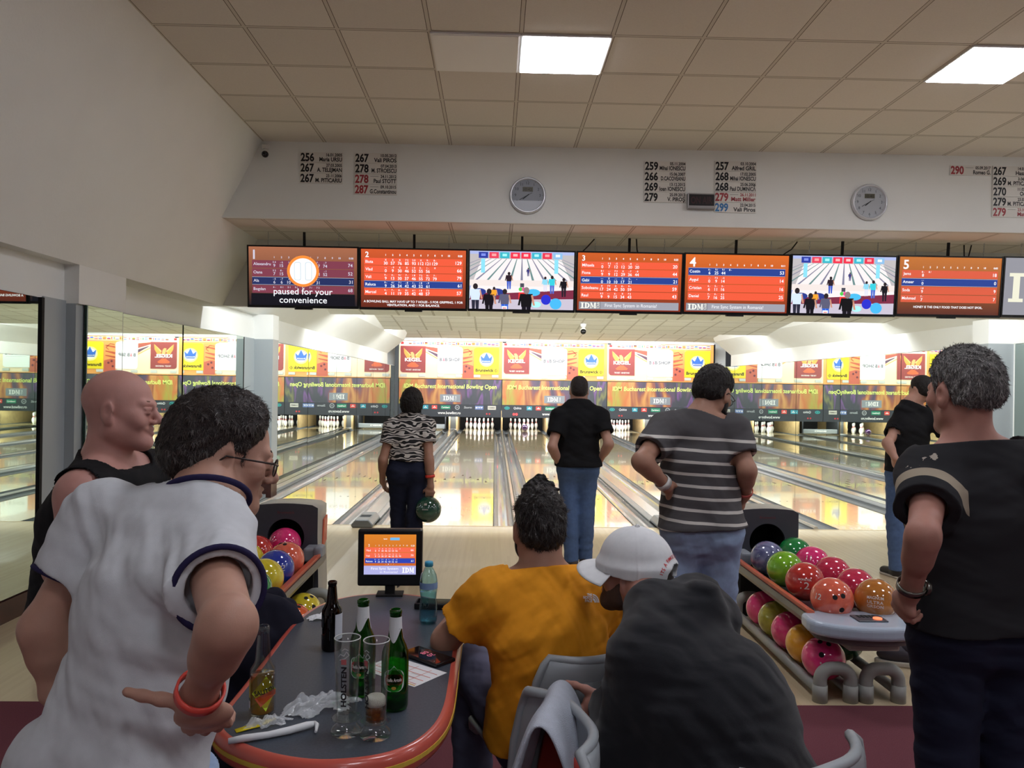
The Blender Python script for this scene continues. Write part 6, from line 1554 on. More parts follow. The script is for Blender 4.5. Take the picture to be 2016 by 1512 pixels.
def tee(J, mt, grow=.013, hem=-.02, sleeve=.62, sl_r=.018, g=1.0, belly=0, neck=.02, h=.006, seed=3, amp=.004, male=True, flare=.02, folds=None, name='t_shirt', hemn=None, armg=1.0, extra=None, neck_rad=.11, dirs=((.5, .2, 1), (-.4, .3, 1)), lim=None):
    s = J['s']; up = nrm(J['C']-J['P']); Q = torso_prims(J, g, grow, belly, male)
    hp = J['P']+up*hem*s
    Q.append(EC(hp-up*.05*s, lerp(J['P'], J['C'], .7), ((.165+flare)*s*g, (.118+flare)*s*g), (.155*s*g, .110*s*g), J['r'], k=.05, grow=grow))
    if hem < .06: Q += seat_prims(J, g, grow+.012)
    for k in 'LR':
        S_, E_ = J['S'+k], J['E'+k]; d = nrm(E_-S_); c = lerp(S_, E_, sleeve)
        Q.append(EL(S_, A_(.063, .063, .066)*s*armg, None, .04, grow=grow)); Q.append(EC(S_, c+d*.05, .056*s*armg, .05*s*armg, k=.035, grow=grow+sl_r*.6, flat=(c, d)))
    nn = nrm(nrm(J['H']-J['N'])+up*.6-J['fc']*-.15)
    np_ = J['N']+nn*neck*s
    opens = [(np_, nn, .05, neck_rad*s, -.003), (hp, -up, .05, .4, .002)]+[(lerp(J['S'+k], J['E'+k], sleeve), nrm(J['E'+k]-J['S'+k]), .045, .085, .011 if sl_r > .01 else -.003) for k in 'LR']
    def ex(f, x, y, z):
        d = (x-np_[0])*nn[0]+(y-np_[1])*nn[1]+(z-np_[2])*nn[2]; rr = np.sqrt((x-np_[0])**2+(y-np_[1])**2+(z-np_[2])**2)
        f.a = np.maximum(f.a, np.minimum(d, (neck_rad*1.25*s-rr)).astype(np.float32))
        if extra: extra(f, x, y, z)
    fd = folds if folds is not None else fold_noise(seed, dirs, amp, .10)
    return cloth(J, name, Q, mt, h, [plane(hp, -up if hemn is None else hemn)], opens, fd, extra=ex, lim=lim)
def hand(J, k, d, n, u, **kw): J['hand'+k] = hand_prims(J['W'+k], A_(*d), A_(*n), A_(*u), s=J['s'], **kw)
def ring_band(J, c, d, ra, rb, right, wdt, name, mt, label=None):
    """trim band round a sleeve end or a neck"""
    d = nrm(d); a = nrm(np.asarray(right)-d*np.dot(right, d)); b_ = np.cross(d, a); c = np.asarray(c)-J['o0']
    pts = [c+a*ra*math.cos(t)+b_*rb*math.sin(t) for t in [2*math.pi*i/40 for i in range(40)]]
    o = MB().tube(pts, wdt, 8, closed=True).build(name, mt, J['ob'])
    if label: o['label'] = label
    return o
def set_head(J, c, fwd, up=(0, 0, 1), hs=None):
    J['H'] = np.asarray(c, float); J['HR_'] = head_frame(fwd, up)
    if hs: J['hs'] = hs
# ============ woman with the green ball
J = stand((-.715, 6.45), -2, 1.56); J['hs'] = .90
set_head(J, at(811, 793, 6.47), (.05, 1, -.12))
J['N'] = at(808, 826, 6.44); J['N'][2] = 1.285; J['P'][0] = -.735; J['C'] = lerp(J['P'], J['N'], .62)+A_(.005, 0, 0)
J['SL'], J['SR'] = at(772, 842, 6.44), at(840, 838, 6.44); J['EL'], J['ER'] = at(754, 905, 6.38), at(845, 905, 6.36); J['WL'], J['WR'] = at(753, 948, 6.5), at(848, 957, 6.36)
J['KR'] = A_(-.655, 6.40, .44); J['AR'] = A_(-.635, 6.36, .085); J['KL'] = A_(-.80, 6.50, .44); J['AL'] = A_(-.79, 6.50, .085)
hand(J, 'L', (.25, .5, -.8), (1, .2, 0), (0, 1, .2), curl=(.3, .4, .3))
hand(J, 'R', (-.1, .0, -1), (-.15, 1, 0), (-1, 0, 0), curl=(.25, .45, .4), thumb=(-.75, .25, -.6), spread=1.3)
body(J, 'woman in zebra-print top and dark jeans holding a green bowling ball at her side', SK_C, .0065, .98, male=False)
def zebra():
    m, nt, b = node_mat('zebra_print'); tc = nt.nodes.new('ShaderNodeTexCoord'); mp = nt.nodes.new('ShaderNodeMapping'); mp.inputs['Scale'].default_value = (1, 1, 1.9); nt.links.new(tc.outputs['Object'], mp.inputs['Vector'])
    n1 = nt.nodes.new('ShaderNodeTexNoise'); n1.inputs['Scale'].default_value = 9; n1.inputs['Detail'].default_value = 1.5; nt.links.new(mp.outputs[0], n1.inputs['Vector'])
    w_ = nt.nodes.new('ShaderNodeTexWave'); w_.wave_type = 'BANDS'; w_.bands_direction = 'Z'; w_.inputs['Scale'].default_value = 6.6; w_.inputs['Distortion'].default_value = 12; w_.inputs['Detail'].default_value = 1.2; w_.inputs['Detail Scale'].default_value = 1.7
    nt.links.new(mp.outputs[0], w_.inputs['Vector'])
    cr = nt.nodes.new('ShaderNodeValToRGB'); cr.color_ramp.interpolation = 'CONSTANT'; cr.color_ramp.elements[0].color = rgb(18, 17, 19); cr.color_ramp.elements[1].position = .5; cr.color_ramp.elements[1].color = rgb(206, 200, 194)
    nt.links.new(w_.outputs['Fac'], cr.inputs['Fac']); nt.links.new(cr.outputs[0], b.inputs['Base Color']); b.inputs['Roughness'].default_value = .8; return m
tee(J, zebra(), .012, .075, .52, .016, .98, 0, .03, .0065, 4, .003, False, .012, name='blouse')
trousers(J, M_jdark, .99, .012, .085, h=.0065, seed=5)
o = EC(J['P']+A_(0, 0, .095), J['P']+A_(0, 0, .13), (.146, .115), (.140, .110), J['r'], k=.02, flat=[(J['P']+A_(0, 0, .128), UP), (J['P']+A_(0, 0, .096), -UP)])
q = grow_mesh('belt', [o], .006, cloth_mat('belt_white', (226, 224, 220)), J['o0']); q.parent = J['ob']
cuff(J, 'R', 'wristband', .62, .036, .022, mat('band_red', (222, 62, 48), .4))
hair(J, 'bob_hair', H_BLACK, (([-.16, -.05, 0, .05, .08, .14], [.02, .03, .045, .062, .075, .11]), ([-.2, -.1, 0, .03, .06], [-.098, -.098, -.105, -.105, .0])), .024, 2, .0055, .004, grow_down=.075)
for k in 'LR': shoe(J, k, M_shoeb, M_shoesole)
bl = ball(*(at(843, 1003, 6.34)), 'teal', 'dark green bowling ball hanging from the hand of the woman', group='balls in play', holes=(.1, .2, 1), logo=([('III', .02, .03, .02), ('BRUNSWICK', .008, -.01, .05)], (-.15, -1, .2)))
# ============ man in the black T-shirt, hands in his pockets
J = stand((.722, 6.55), 0, 1.665)
set_head(J, at(1140, 768, 6.57), (.02, 1, -.08), hs=.95)
J['SL'], J['SR'] = at(1102, 822, 6.53), at(1181, 822, 6.53); J['EL'], J['ER'] = at(1087, 880, 6.40), at(1199, 874, 6.40); J['WL'], J['WR'] = at(1103, 918, 6.52), at(1180, 908, 6.52)
J['KL'] = A_(.655, 6.53, .47); J['KR'] = A_(.80, 6.55, .47); J['AL'] = A_(.675, 6.50, .085); J['AR'] = A_(.80, 6.58, .085)
for k, sg in (('L', 1), ('R', -1)): hand(J, k, (sg*.25, .6, -.75), (sg, -.1, 0), (0, .4, 1), curl=(.15, .2, .2))
J['TL'] = nrm(A_(-.45, .9, 0)); J['TR'] = nrm(A_(.25, 1, 0))
body(J, 'man seen from behind in plain black T-shirt and blue jeans, hands in front pockets', SK_B, .0065, 1.0)
tee(J, M_tblack, .014, -.035, .60, .02, 1.0, 0, .02, .0065, 6, .004)
trousers(J, M_jblue, .95, .013, .05, h=.0065, seed=8)
cuff(J, 'L', 'wristwatch', .88, .031, .03, M_black)
hair(J, 'hair', H_DBROWN, HL_SHORT, .008, 5, .004, .0015)
for k in 'LR': shoe(J, k, mat('shoe_brown', (64, 54, 48), .6), M_shoesole)
# ============ man in the grey striped T-shirt
J = stand((.985, 3.60), 3, 1.68, twist=4)
set_head(J, at(1405, 776, 3.66), (.72, .74, -.42), (.12, .1, 1), hs=.985)
J['N'] = at(1372, 826, 3.60); J['C'] = lerp(J['P'], J['N'], .62)
J['SL'], J['SR'] = at(1310, 848, 3.60), at(1442, 850, 3.58); J['EL'], J['ER'] = at(1262, 908, 3.40), at(1471, 925, 3.48); J['WL'], J['WR'] = at(1314, 958, 3.50), at(1466, 974, 3.62)
hand(J, 'L', (.45, .75, -.45), (.9, -.2, .1), (.3, .2, .9), curl=(.35, .4, .3), thumb=(.8, -.1, -.3))
hand(J, 'R', (-.15, .55, -.8), (-1, .15, 0), (.1, .8, .6), curl=(.5, .6, .4))
J['KL'] = A_(.87, 3.60, .48); J['KR'] = A_(1.085, 3.62, .48); J['AL'] = A_(.85, 3.56, .085); J['AR'] = A_(1.10, 3.58, .085)
J['brow'] = mat('brow_dark', (42, 32, 28), .8)
body(J, 'bearded man in a charcoal T-shirt with thin white stripes, one hand on his hip', SK_C, .005, 1.0, armg=1.03)
def striped():
    m, nt, b = node_mat('striped_jersey'); tc = nt.nodes.new('ShaderNodeTexCoord'); sp = nt.nodes.new('ShaderNodeSeparateXYZ'); nt.links.new(tc.outputs['Object'], sp.inputs[0])
    no = nt.nodes.new('ShaderNodeTexNoise'); no.inputs['Scale'].default_value = 5; nt.links.new(tc.outputs['Object'], no.inputs['Vector'])
    z = mnode(nt, 'ADD', sp.outputs[2], mnode(nt, 'MULTIPLY', no.outputs['Fac'], .012)); z = mnode(nt, 'ADD', z, mnode(nt, 'MULTIPLY', sp.outputs[0], .05))
    f = mnode(nt, 'DIVIDE', mnode(nt, 'SUBTRACT', z, 1.328), .0545)
    d = mnode(nt, 'ABSOLUTE', mnode(nt, 'SUBTRACT', f, mnode(nt, 'ROUND', f))); st = mnode(nt, 'MULTIPLY', mnode(nt, 'LESS_THAN', d, .125), mnode(nt, 'LESS_THAN', z, 1.345))
    mx = nt.nodes.new('ShaderNodeMix'); mx.data_type = 'RGBA'; mx.inputs['A'].default_value = rgb(74, 72, 74); mx.inputs['B'].default_value = rgb(196, 192, 186); nt.links.new(st, mx.inputs['Factor'])
    nt.links.new(mx.outputs['Result'], b.inputs['Base Color']); b.inputs['Roughness'].default_value = .85; return m
tee(J, striped(), .014, -.012, .66, .02, 1.01, 0, .02, .005, 11, .005, armg=1.03)
trousers(J, M_jlight, .97, .018, .06, h=.006, seed=12, amp=.005)
hair(J, 'hair', H_BLACK, HL_SHORT, .017, 8, .004, .004, .006); strands(J['hair_ob'], J, 2200, .016, lambda p: (.3*p[0]/.08, -.3, -1.0 if p[2] < .06 else .2), mat('hair_black_sheen', (48, 42, 40), .4), 3, .2, .5, .0008)
def beard(J, mt, thick=.007, seed=3, lo=-.2, h=.004):
    c, R, hs = J['H'], J['HR_'], J.get('hs', J['s']); Q = [p for p in head_prims(c, R, hs)[1:9] if p.op == 'u']
    T = lambda x, y, z: c+R @ (A_(x, y, z)*hs)
    P = [EL(T(0, .026, -.035), A_(.061, .063, .078)*hs, R, .03, grow=thick), EL(T(0, .074, -.099), A_(.021, .017, .017)*hs, R, .02, grow=thick)]
    for sx in (-1, 1): P.append(EC(T(sx*.047, -.004, -.062), T(sx*.012, .066, -.096), .022*hs, .019*hs, k=.03, grow=thick)); P.append(EC(T(sx*.066, .006, -.03), T(sx*.05, .01, -.07), .010, .016, k=.02, grow=thick*.3))
    def post(f):
        x, y, z = f.full(); qx, qy, qz = x-c[0], y-c[1], z-c[2]
        X, Y, Z = [(qx*R[0, i]+qy*R[1, i]+qz*R[2, i])/hs for i in range(3)]
        top = np.interp(np.abs(X), [0, .022, .032, .05, .06, .08], [-.043, -.043, -.05, -.058, -.03, .0]); r = np.maximum(Z-top, -.006-Y)*hs
        mouth = .006-np.sqrt((X/1.9)**2+(Z+.063)**2)*1.0+.004; r = np.maximum(r, np.where(Y > .06, mouth, -1)*hs)
        f.a = np.maximum(f.a, r.astype(np.float32))+fold_noise(seed, [R[:, 0], R[:, 2]], .0015, .01)(x, y, z).astype(np.float32)*.5
    o = grow_mesh('beard', P, h, mt, J['o0'], post)
    if o: o.parent = J['ob']
beard(J, H_BLACK)
glasses(J, mat('glasses_black', (22, 20, 20), .3))
cuff(J, 'L', 'wristband', .84, .033, .03, mat('band_pale', (206, 204, 200), .4)); cuff(J, 'R', 'wristband', .85, .033, .018, mat('band_red_white', (206, 96, 90), .4))
for k in 'LR': shoe(J, k, M_shoeb, M_shoesole)
F = Flat()
# ============ man in the black polo by the right mirrors
J = stand((3.475, 6.35), -14, 1.68)
set_head(J, at(1813, 768, 6.35), (-.35, 1, -.1), hs=.97)
J['SL'], J['SR'] = at(1778, 832, 6.40), at(1856, 830, 6.30); J['EL'], J['ER'] = at(1747, 872, 6.24), at(1868, 880, 6.2); J['WL'], J['WR'] = at(1762, 902, 6.16), at(1862, 925, 6.3)
hand(J, 'L', (.2, .6, -.7), (1, -.1, 0), (0, .5, 1), curl=(.4, .5, .4)); hand(J, 'R', (0, .4, -1), (-1, 0, 0), (0, 1, .2))
body(J, 'man in black polo shirt by the right mirrors, partly behind the grey-haired man', SK_B, .007, 1.02)
tee(J, M_tblack, .014, -.03, .56, .02, 1.02, 0, .03, .007, 16, .004, name='polo_shirt')
trousers(J, M_jblue, 1.0, .018, .05, h=.007, seed=18); hair(J, 'hair', H_BLACK, HL_SHORT, .009, 12, .0045, .0015); beard(J, H_BLACK, .006, h=.0045)
for k in 'LR': shoe(J, k, M_shoeb, M_shoesole)
# ============ grey-haired man on the right
J = stand((1.41, 2.20), -4, 1.69)
set_head(J, at(1894, 774, 2.215), (-.20, .98, -.06), hs=.99)
J['N'] = at(1908, 880, 2.19); J['C'] = lerp(J['P'], J['N'], .62)
J['SL'], J['SR'] = at(1832, 936, 2.20), at(2040, 928, 2.18); J['EL'], J['ER'] = at(1818, 1052, 2.0), at(2120, 1050, 2.05); J['WL'], J['WR'] = at(1792, 1163, 2.10), at(2150, 1170, 2.10)
hand(J, 'L', (-.05, .5, -.9), (.9, .3, .1), (-.2, .9, .5), curl=(.9, 1.1, .7), thumb=(.35, .45, -.8), tcurl=.3); hand(J, 'R', (.05, .3, -.95), (-1, 0, 0), (0, 1, .3))
J['HL'] = A_(1.325, 2.2, .875); J['HR'] = A_(1.50, 2.2, .875); J['KL'] = A_(1.335, 2.21, .48); J['KR'] = A_(1.525, 2.22, .48); J['AL'] = A_(1.34, 2.18, .085); J['AR'] = A_(1.545, 2.18, .085)
body(J, 'grey-haired man in black T-shirt with a beige sleeve band, at the right edge', SK_D, .0045, 1.04, armg=1.0, legg=1.0)
def sleeve_band(name, base, ring, pt, d, w0, w1, side):
    m, nt, b = node_mat(name); tc = nt.nodes.new('ShaderNodeTexCoord'); sp = nt.nodes.new('ShaderNodeSeparateXYZ'); nt.links.new(tc.outputs['Object'], sp.inputs[0])
    dot = None
    for i in range(3):
        t = mnode(nt, 'MULTIPLY', mnode(nt, 'SUBTRACT', sp.outputs[i], float(pt[i])), float(d[i])); dot = t if dot is None else mnode(nt, 'ADD', dot, t)
    inb = mnode(nt, 'MULTIPLY', mnode(nt, 'GREATER_THAN', dot, w0), mnode(nt, 'LESS_THAN', dot, w1)); inb = mnode(nt, 'MULTIPLY', inb, mnode(nt, 'LESS_THAN', sp.outputs[0], side))
    no = nt.nodes.new('ShaderNodeTexNoise'); no.inputs['Scale'].default_value = 34; no.inputs['Detail'].default_value = 4; nt.links.new(tc.outputs['Object'], no.inputs['Vector'])
    pr = mnode(nt, 'MULTIPLY', mnode(nt, 'GREATER_THAN', no.outputs['Fac'], .66), mnode(nt, 'MULTIPLY', mnode(nt, 'GREATER_THAN', dot, w0-.085), mnode(nt, 'LESS_THAN', sp.outputs[0], side-.01)))
    pr = mnode(nt, 'MULTIPLY', pr, mnode(nt, 'LESS_THAN', dot, w0-.008))
    mx = nt.nodes.new('ShaderNodeMix'); mx.data_type = 'RGBA'; mx.inputs['A'].default_value = rgb(*base); mx.inputs['B'].default_value = rgb(168, 158, 146); nt.links.new(pr, mx.inputs['Factor'])
    m2 = nt.nodes.new('ShaderNodeMix'); m2.data_type = 'RGBA'; nt.links.new(mx.outputs['Result'], m2.inputs['A']); m2.inputs['B'].default_value = rgb(*ring); nt.links.new(inb, m2.inputs['Factor'])
    nt.links.new(m2.outputs['Result'], b.inputs['Base Color']); b.inputs['Roughness'].default_value = .85; b.inputs['Specular IOR Level'].default_value = .2; return m
d = nrm(J['EL']-J['SL']); sb = sleeve_band('tee_beige_band', (40, 40, 43), (160, 148, 130), J['SL']-J['o0'], d, .088, .128, -.105)
tee(J, sb, .015, -.03, .60, .030, 1.04, 0, .012, .0045, 21, .005, flare=.015, armg=1.02, neck_rad=.12)
trousers(J, M_jdark, 1.03, .018, .05, h=.006, seed=23, amp=.005)
hair(J, 'hair', H_GREY, (([-.10, -.045, -.02, .02, .05, .075, .12], [-.03, .008, .02, .035, .060, .078, .11]), ([-.13, -.075, -.05, -.02, .01, .04, .06], [-.052, -.046, -.036, -.024, -.04, -.02, .02])), .015, 15, .0035, .004, .006)
H_GL = mat('hair_grey_light', (146, 143, 140), .6); H_GD = mat('hair_grey_dark', (70, 68, 68), .6)
for mt_, sd in ((H_GL, 1), (H_GD, 2)): strands(J['hair_ob'], J, 4200, .016, lambda p: (.5*p[0]/.08, -.4-1.5*p[1], -1.0 if p[2] < .08 else -.2), mt_, sd, .2, .5, .0008)
W = lerp(J['EL'], J['WL'], .92)-J['o0']; dd = nrm(J['WL']-J['EL'])
wt = cuff(J, 'L', 'wristwatch', .92, .034, .018, mat('watch_steel', (120, 118, 112), .25, metal=.9), tube=.004)
side = nrm(np.cross(dd, A_(.25, 1, .1))); b = MB(); b.cyl(W+side*.034, W+side*.046, .021, n=24); q = b.build('watch_case', mat('watch_steel', (120, 118, 112), .25), J['ob']); q.parent = wt
b = MB(); b.cyl(W+side*.046, W+side*.0475, .017, n=24); q = b.build('watch_dial', mat('watch_dial', (176, 176, 160), .2), wt)
for k in 'LR': shoe(J, k, M_shoeb, M_shoesole)
nk = [J['N']-J['o0']+A_(.066*math.sin(t), -.058*math.cos(t)-.004, .022-.006*math.cos(t)*-1) for t in np.linspace(-1.5, 1.5, 20)]
MB().tube(nk, .0016, 5).build('neck_chain', mat('chain_gold', (206, 170, 120), .3, metal=.8), J['ob'])
# a dark sneaker seen past his leg
r = empty('sneaker', (2.33, 4.3, 0), 'dark sneaker with a pale sole on the approach beside the right ball return', 'shoe'); r.rotation_euler = (0, 0, math.radians(75))
b = MB(); b.ball((0, .0, .055), .048, .13, .05); b.ball((0, -.06, .08), .045, .065, .06); b.build('upper', mat('sneaker_dark', (52, 46, 56), .6), r)
b = MB(); b.prism([(.05*math.cos(t), .14*math.sin(t)) for t in [2*math.pi*i/24 for i in range(24)]], 0, .028, 'z'); b.build('sole', M_shoesole, r, bevel=.006)
# ============ bald man in the black sleeveless top
J = stand((-1.20, 2.34), 76, 1.62)
set_head(J, at(238, 806, 2.30), (.985, .13, -.03), (.02, .02, 1), hs=.985)
J['P'] = A_(-1.235, 2.34, .86); J['N'] = at(205, 905, 2.31); J['C'] = lerp(J['P'], J['N'], .60)+A_(-.02, 0, 0)
J['SR'], J['SL'] = at(160, 975, 2.13), A_(-1.10, 2.49, 1.25); J['ER'], J['EL'] = at(118, 1120, 2.08), A_(-1.08, 2.56, .98); J['WR'], J['WL'] = A_(-1.05, 2.17, .86), A_(-.98, 2.47, .86)
hand(J, 'R', (.8, .3, -.4), (0, .8, .2), (.1, .3, .9), curl=(.4, .5, .4)); hand(J, 'L', (.8, -.3, -.4), (0, -.8, .2), (.1, -.3, .9), curl=(.4, .5, .4))
J['brow'] = mat('brow_fair', (118, 86, 72), .8)
body(J, 'smiling bald man in a black sleeveless top, in profile by the mirrors', skin_mat('skin_pink', (186, 138, 128)), .0042, 1.04, smile=1, chubby=1.12, armg=1.05)
def ex(f, x, y, z):
    for k in 'LR':       # cut the armholes deep
        c = J['S'+k]+nrm(J['S'+k]-(J['SL']+J['SR'])/2)*.030; rr = np.sqrt(((x-c[0])/1.0)**2+((y-c[1])/1.0)**2+((z-c[2]+.03)/1.25)**2); f.a = np.maximum(f.a, (.088-rr).astype(np.float32))
tee(J, M_tblack, .012, -.05, .02, .0, 1.04, 0, .012, .0045, 31, .004, name='sleeveless_top', extra=ex, armg=.92, neck_rad=.115)
trousers(J, M_jdark, 1.0, .018, .03, h=.007, seed=33)
for k in 'LR': shoe(J, k, M_shoeb, M_shoesole)
# ============ man in the white T-shirt with navy trim
J = stand((-.665, 1.38), 26, 1.60)
J['P'] = A_(-.642, 1.375, .90); J['N'] = at(398, 990, 1.49); J['C'] = lerp(J['P'], J['N'], .60)+A_(0, -.035, .02)
set_head(J, at(440, 897, 1.60), (.86, .50, -.22), (.20, .12, 1), hs=.985)
J['SL'], J['SR'] = at(204, 1035, 1.53), at(414, 1092, 1.41); J['EL'], J['ER'] = at(84, 1232, 1.46), at(450, 1228, 1.10); J['WL'], J['WR'] = at(108, 1360, 1.48), at(390, 1370, 1.19)
J['fc'] = nrm(A_(.35, .95, 0)); J['rc'] = nrm(J['SR']-J['SL'])
J['HL'], J['HR'] = A_(-.725, 1.395, .855), A_(-.585, 1.36, .855)
hand(J, 'R', (-.02, .55, -.80), (-.85, .25, -.1), (-.85, -.30, .15), curl=(.35, .55, .4), thumb=(-.97, -.05, .16), tcurl=.12, spread=1.2, fr=1.05)
hand(J, 'L', (.35, .75, -.5), (.9, -.1, 0), (.4, -.3, .8), curl=(.4, .4, .3))
body(J, 'dark-haired man with glasses in a white navy-trimmed T-shirt, leaning with hands on hips', SK_B, .0042, .87, armg=.98)
M_twhite = cloth_mat('cotton_white', (198, 201, 205))
fd = [fold_noise(41, [(.55, .2, 1), (.7, .2, .7)], .0075, .13, .35), fold_noise(42, [(1, .2, .35)], .004, .07, .5)]
tee(J, M_twhite, .013, -.13, .56, .024, .90, 0, .016, .0045, 41, .006, flare=-.02, folds=lambda x, y, z: fd[0](x, y, z)+fd[1](x, y, z), neck_rad=.098)
for k in 'LR':
    d = nrm(J['E'+k]-J['S'+k]); ring_band(J, lerp(J['S'+k], J['E'+k], .562), d, .0695, .0695, UP+A_(.1, .2, 0), .0052, 'sleeve_trim', M_navy)
up = nrm(J['H']-J['N']); ring_band(J, J['N']+up*.012+A_(.0, .012, .0), nrm(up+A_(-.12, -.30, .1)), .080, .080, J['rc'], .0062, 'neck_trim', M_navy)
trousers(J, M_jlight, 1.0, .018, .0, h=.007, seed=43)
hair(J, 'hair', H_DBROWN, (([-.10, -.045, -.02, .02, .05, .075, .12], [-.03, .008, .024, .036, .060, .078, .11]), ([-.13, -.075, -.05, -.02, .01, .04, .06], [-.072, -.066, -.05, -.03, -.05, -.02, .02])), .019, 17, .0035, .0035, .004)
strands(J['hair_ob'], J, 8000, .017, lambda p: (.4*p[0]/.08, .15, -1.0 if p[2] < .075 else -.1), mat('hair_brown_sheen', (58, 48, 44), .45), 5, .16, .5, .0007); strands(J['hair_ob'], J, 900, .012, lambda p: (0, -.3, -1), mat('hair_grey_dark', (70, 68, 68), .6), 6, .16, .5, .0007)
glasses(J, mat('glasses_dark_brown', (44, 32, 28), .3), .0017)
cuff(J, 'R', 'wristband', .93, .033, .017, mat('band_coral', (226, 82, 70), .4))
for k in 'LR': shoe(J, k, M_shoeb, M_shoesole)
# ============ seated man in the orange T-shirt
J = stand((.11, 2.36), -24, 1.72)
J['P'] = A_(.185, 2.31, .545); J['N'] = at(1068, 1130, 2.34); J['C'] = lerp(J['P'], J['N'], .62)+A_(.005, -.03, 0)
set_head(J, at(1061, 1040, 2.385), (-.16, .98, -.12), (.02, -.05, 1), hs=.94)
J['SL'], J['SR'] = at(968, 1176, 2.30), at(1176, 1184, 2.40); J['EL'], J['ER'] = at(876, 1262, 2.36), at(1205, 1290, 2.55); J['WL'], J['WR'] = A_(-.085, 2.60, .80), A_(.20, 2.74, .66)
J['r'] = nrm(A_(.91, .41, 0)); J['f'] = nrm(A_(-.41, .91, 0)); J['fc'] = J['f']; J['rc'] = nrm(J['SR']-J['SL'])
J['HL'], J['HR'] = A_(.09, 2.33, .53), A_(.255, 2.41, .53); J['KL'], J['KR'] = A_(-.068, 2.70, .56), A_(.15, 2.83, .55); J['AL'], J['AR'] = A_(-.055, 2.70, .085), A_(.13, 2.88, .085); J['TL'] = J['TR'] = nrm(A_(-.3, .95, 0))
hand(J, 'L', (.35, .9, .02), (0, 0, -1), (.9, -.35, 0), curl=(.2, .3, .2)); hand(J, 'R', (-.3, .7, -.5), (-.5, 0, -.8), (-.9, .2, .1), curl=(.4, .4, .3))
body(J, 'seated man in an orange T-shirt, seen from behind, left elbow on the table', SK_C, .0045, 1.0, armg=1.02)
M_tor = cloth_mat('cotton_orange', (226, 150, 36))
fo = [fold_noise(51, [(-.8, 0, .75), (.9, .1, .6)], .006, .10, .3), fold_noise(52, [(-.7, .2, .7)], .0035, .055, .4)]
t_or = tee(J, M_tor, .014, -.04, .62, .026, 1.0, 0, .020, .0045, 51, .006, flare=.03, folds=lambda x, y, z: fo[0](x, y, z)+fo[1](x, y, z), neck_rad=.10)
trousers(J, cloth_mat('chino_grey_blue', (96, 98, 120)), .98, .018, .03, name='trousers', h=.006, seed=53, amp=.004, seated=True)
hair(J, 'hair', H_BLACK, (([-.10, -.045, -.02, .02, .05, .075, .12], [-.03, .012, .028, .040, .060, .085, .13]), HL_SHORT[1]), .011, 19, .0035, .004, .010)
strands(J['hair_ob'], J, 7000, .018, lambda p: ((p[0]-.0)*9-3.5*(p[1]+.04), (p[1]+.04)*9+3.5*p[0], -1.2 if p[2] < .05 else 0), mat('hair_black_sheen', (48, 42, 40), .4), 7, .22, .4, .0008)
o = grow_mesh('hair_tuft', [EC(J['H']+A_(-.02, .03, .11), J['H']+A_(.005, .05, .142), .034, .022, k=.02), EC(J['H']+A_(.0, .02, .11), J['H']+A_(.04, .03, .132), .03, .010, k=.02), EC(J['H']+A_(.01, .0, .11), J['H']+A_(.055, .0, .118), .025, .008, k=.02)], .0035, H_BLACK, J['o0'], lambda f: f.a.__iadd__(fold_noise(5, [(1, .3, .2), (.4, 1, .1)], .006, .016)(*f.full()).astype(np.float32))); o.parent = J['ob']
beard(J, H_BLACK, .006)
for k in 'LR': shoe(J, k, M_shoeb, M_shoesole)
# small white emblem on the shoulder blade, pressed to the cloth
def decal(J, target, fl, O, ux, uy, n, name, matfn, lift=.0012):
    """print laid on the cloth: every corner is dropped along n onto the garment"""
    from mathutils.bvhtree import BVHTree
    me = target.data; bv = BVHTree.FromPolygons([v.co.copy() for v in me.vertices], [tuple(p.vertices) for p in me.polygons])
    O, ux, uy, n = [Vector(a) for a in (O, ux, uy, n)]
    def w_(px, py, l):
        p = O+ux*px+uy*py; hit = bv.ray_cast(p-n*.15, n); q = hit[0] if hit[0] is not None else p
        return q-n*(lift+l)
    return fl.build(name, J['ob'], matfn, warp=w_, eps=.0003)
F = Flat(); M_w = mat('emblem_white', (226, 226, 224), .6)
F.text('THE', 0, .019, .0065, 'w', align='r', bold=.05, width=.016); F.text('NORTH', 0, .010, .0075, 'w', align='r', bold=.05, width=.027); F.text('FACE', 0, .001, .0075, 'w', align='r', bold=.05, width=.022)
for r0, r1 in ((.006, .0125), (.0145, .0185), (.0205, .0245)):
    k = len(F.v); F._c('w')
    for i in range(9):
        t = math.pi/2*i/8; F.v += [(.002+r0*math.cos(t)*.8, r0*math.sin(t), 1), (.002+r1*math.cos(t)*.8, r1*math.sin(t), 1)]
    for i in range(8): F.f.append([k+2*i, k+2*i+1, k+2*i+3, k+2*i+2]); F.mi.append(0)
pc = at(1166, 1186, 2.27)-J['o0']; vd = nrm(at(1166, 1186, 2.27)-A_(0, 0, 1.5558))
decal(J, t_or, F, pc, nrm(A_(.97, .1, -.05)), nrm(A_(0, .2, 1)), (vd[0], vd[1], vd[2]), 'chest_emblem', lambda c: M_w)
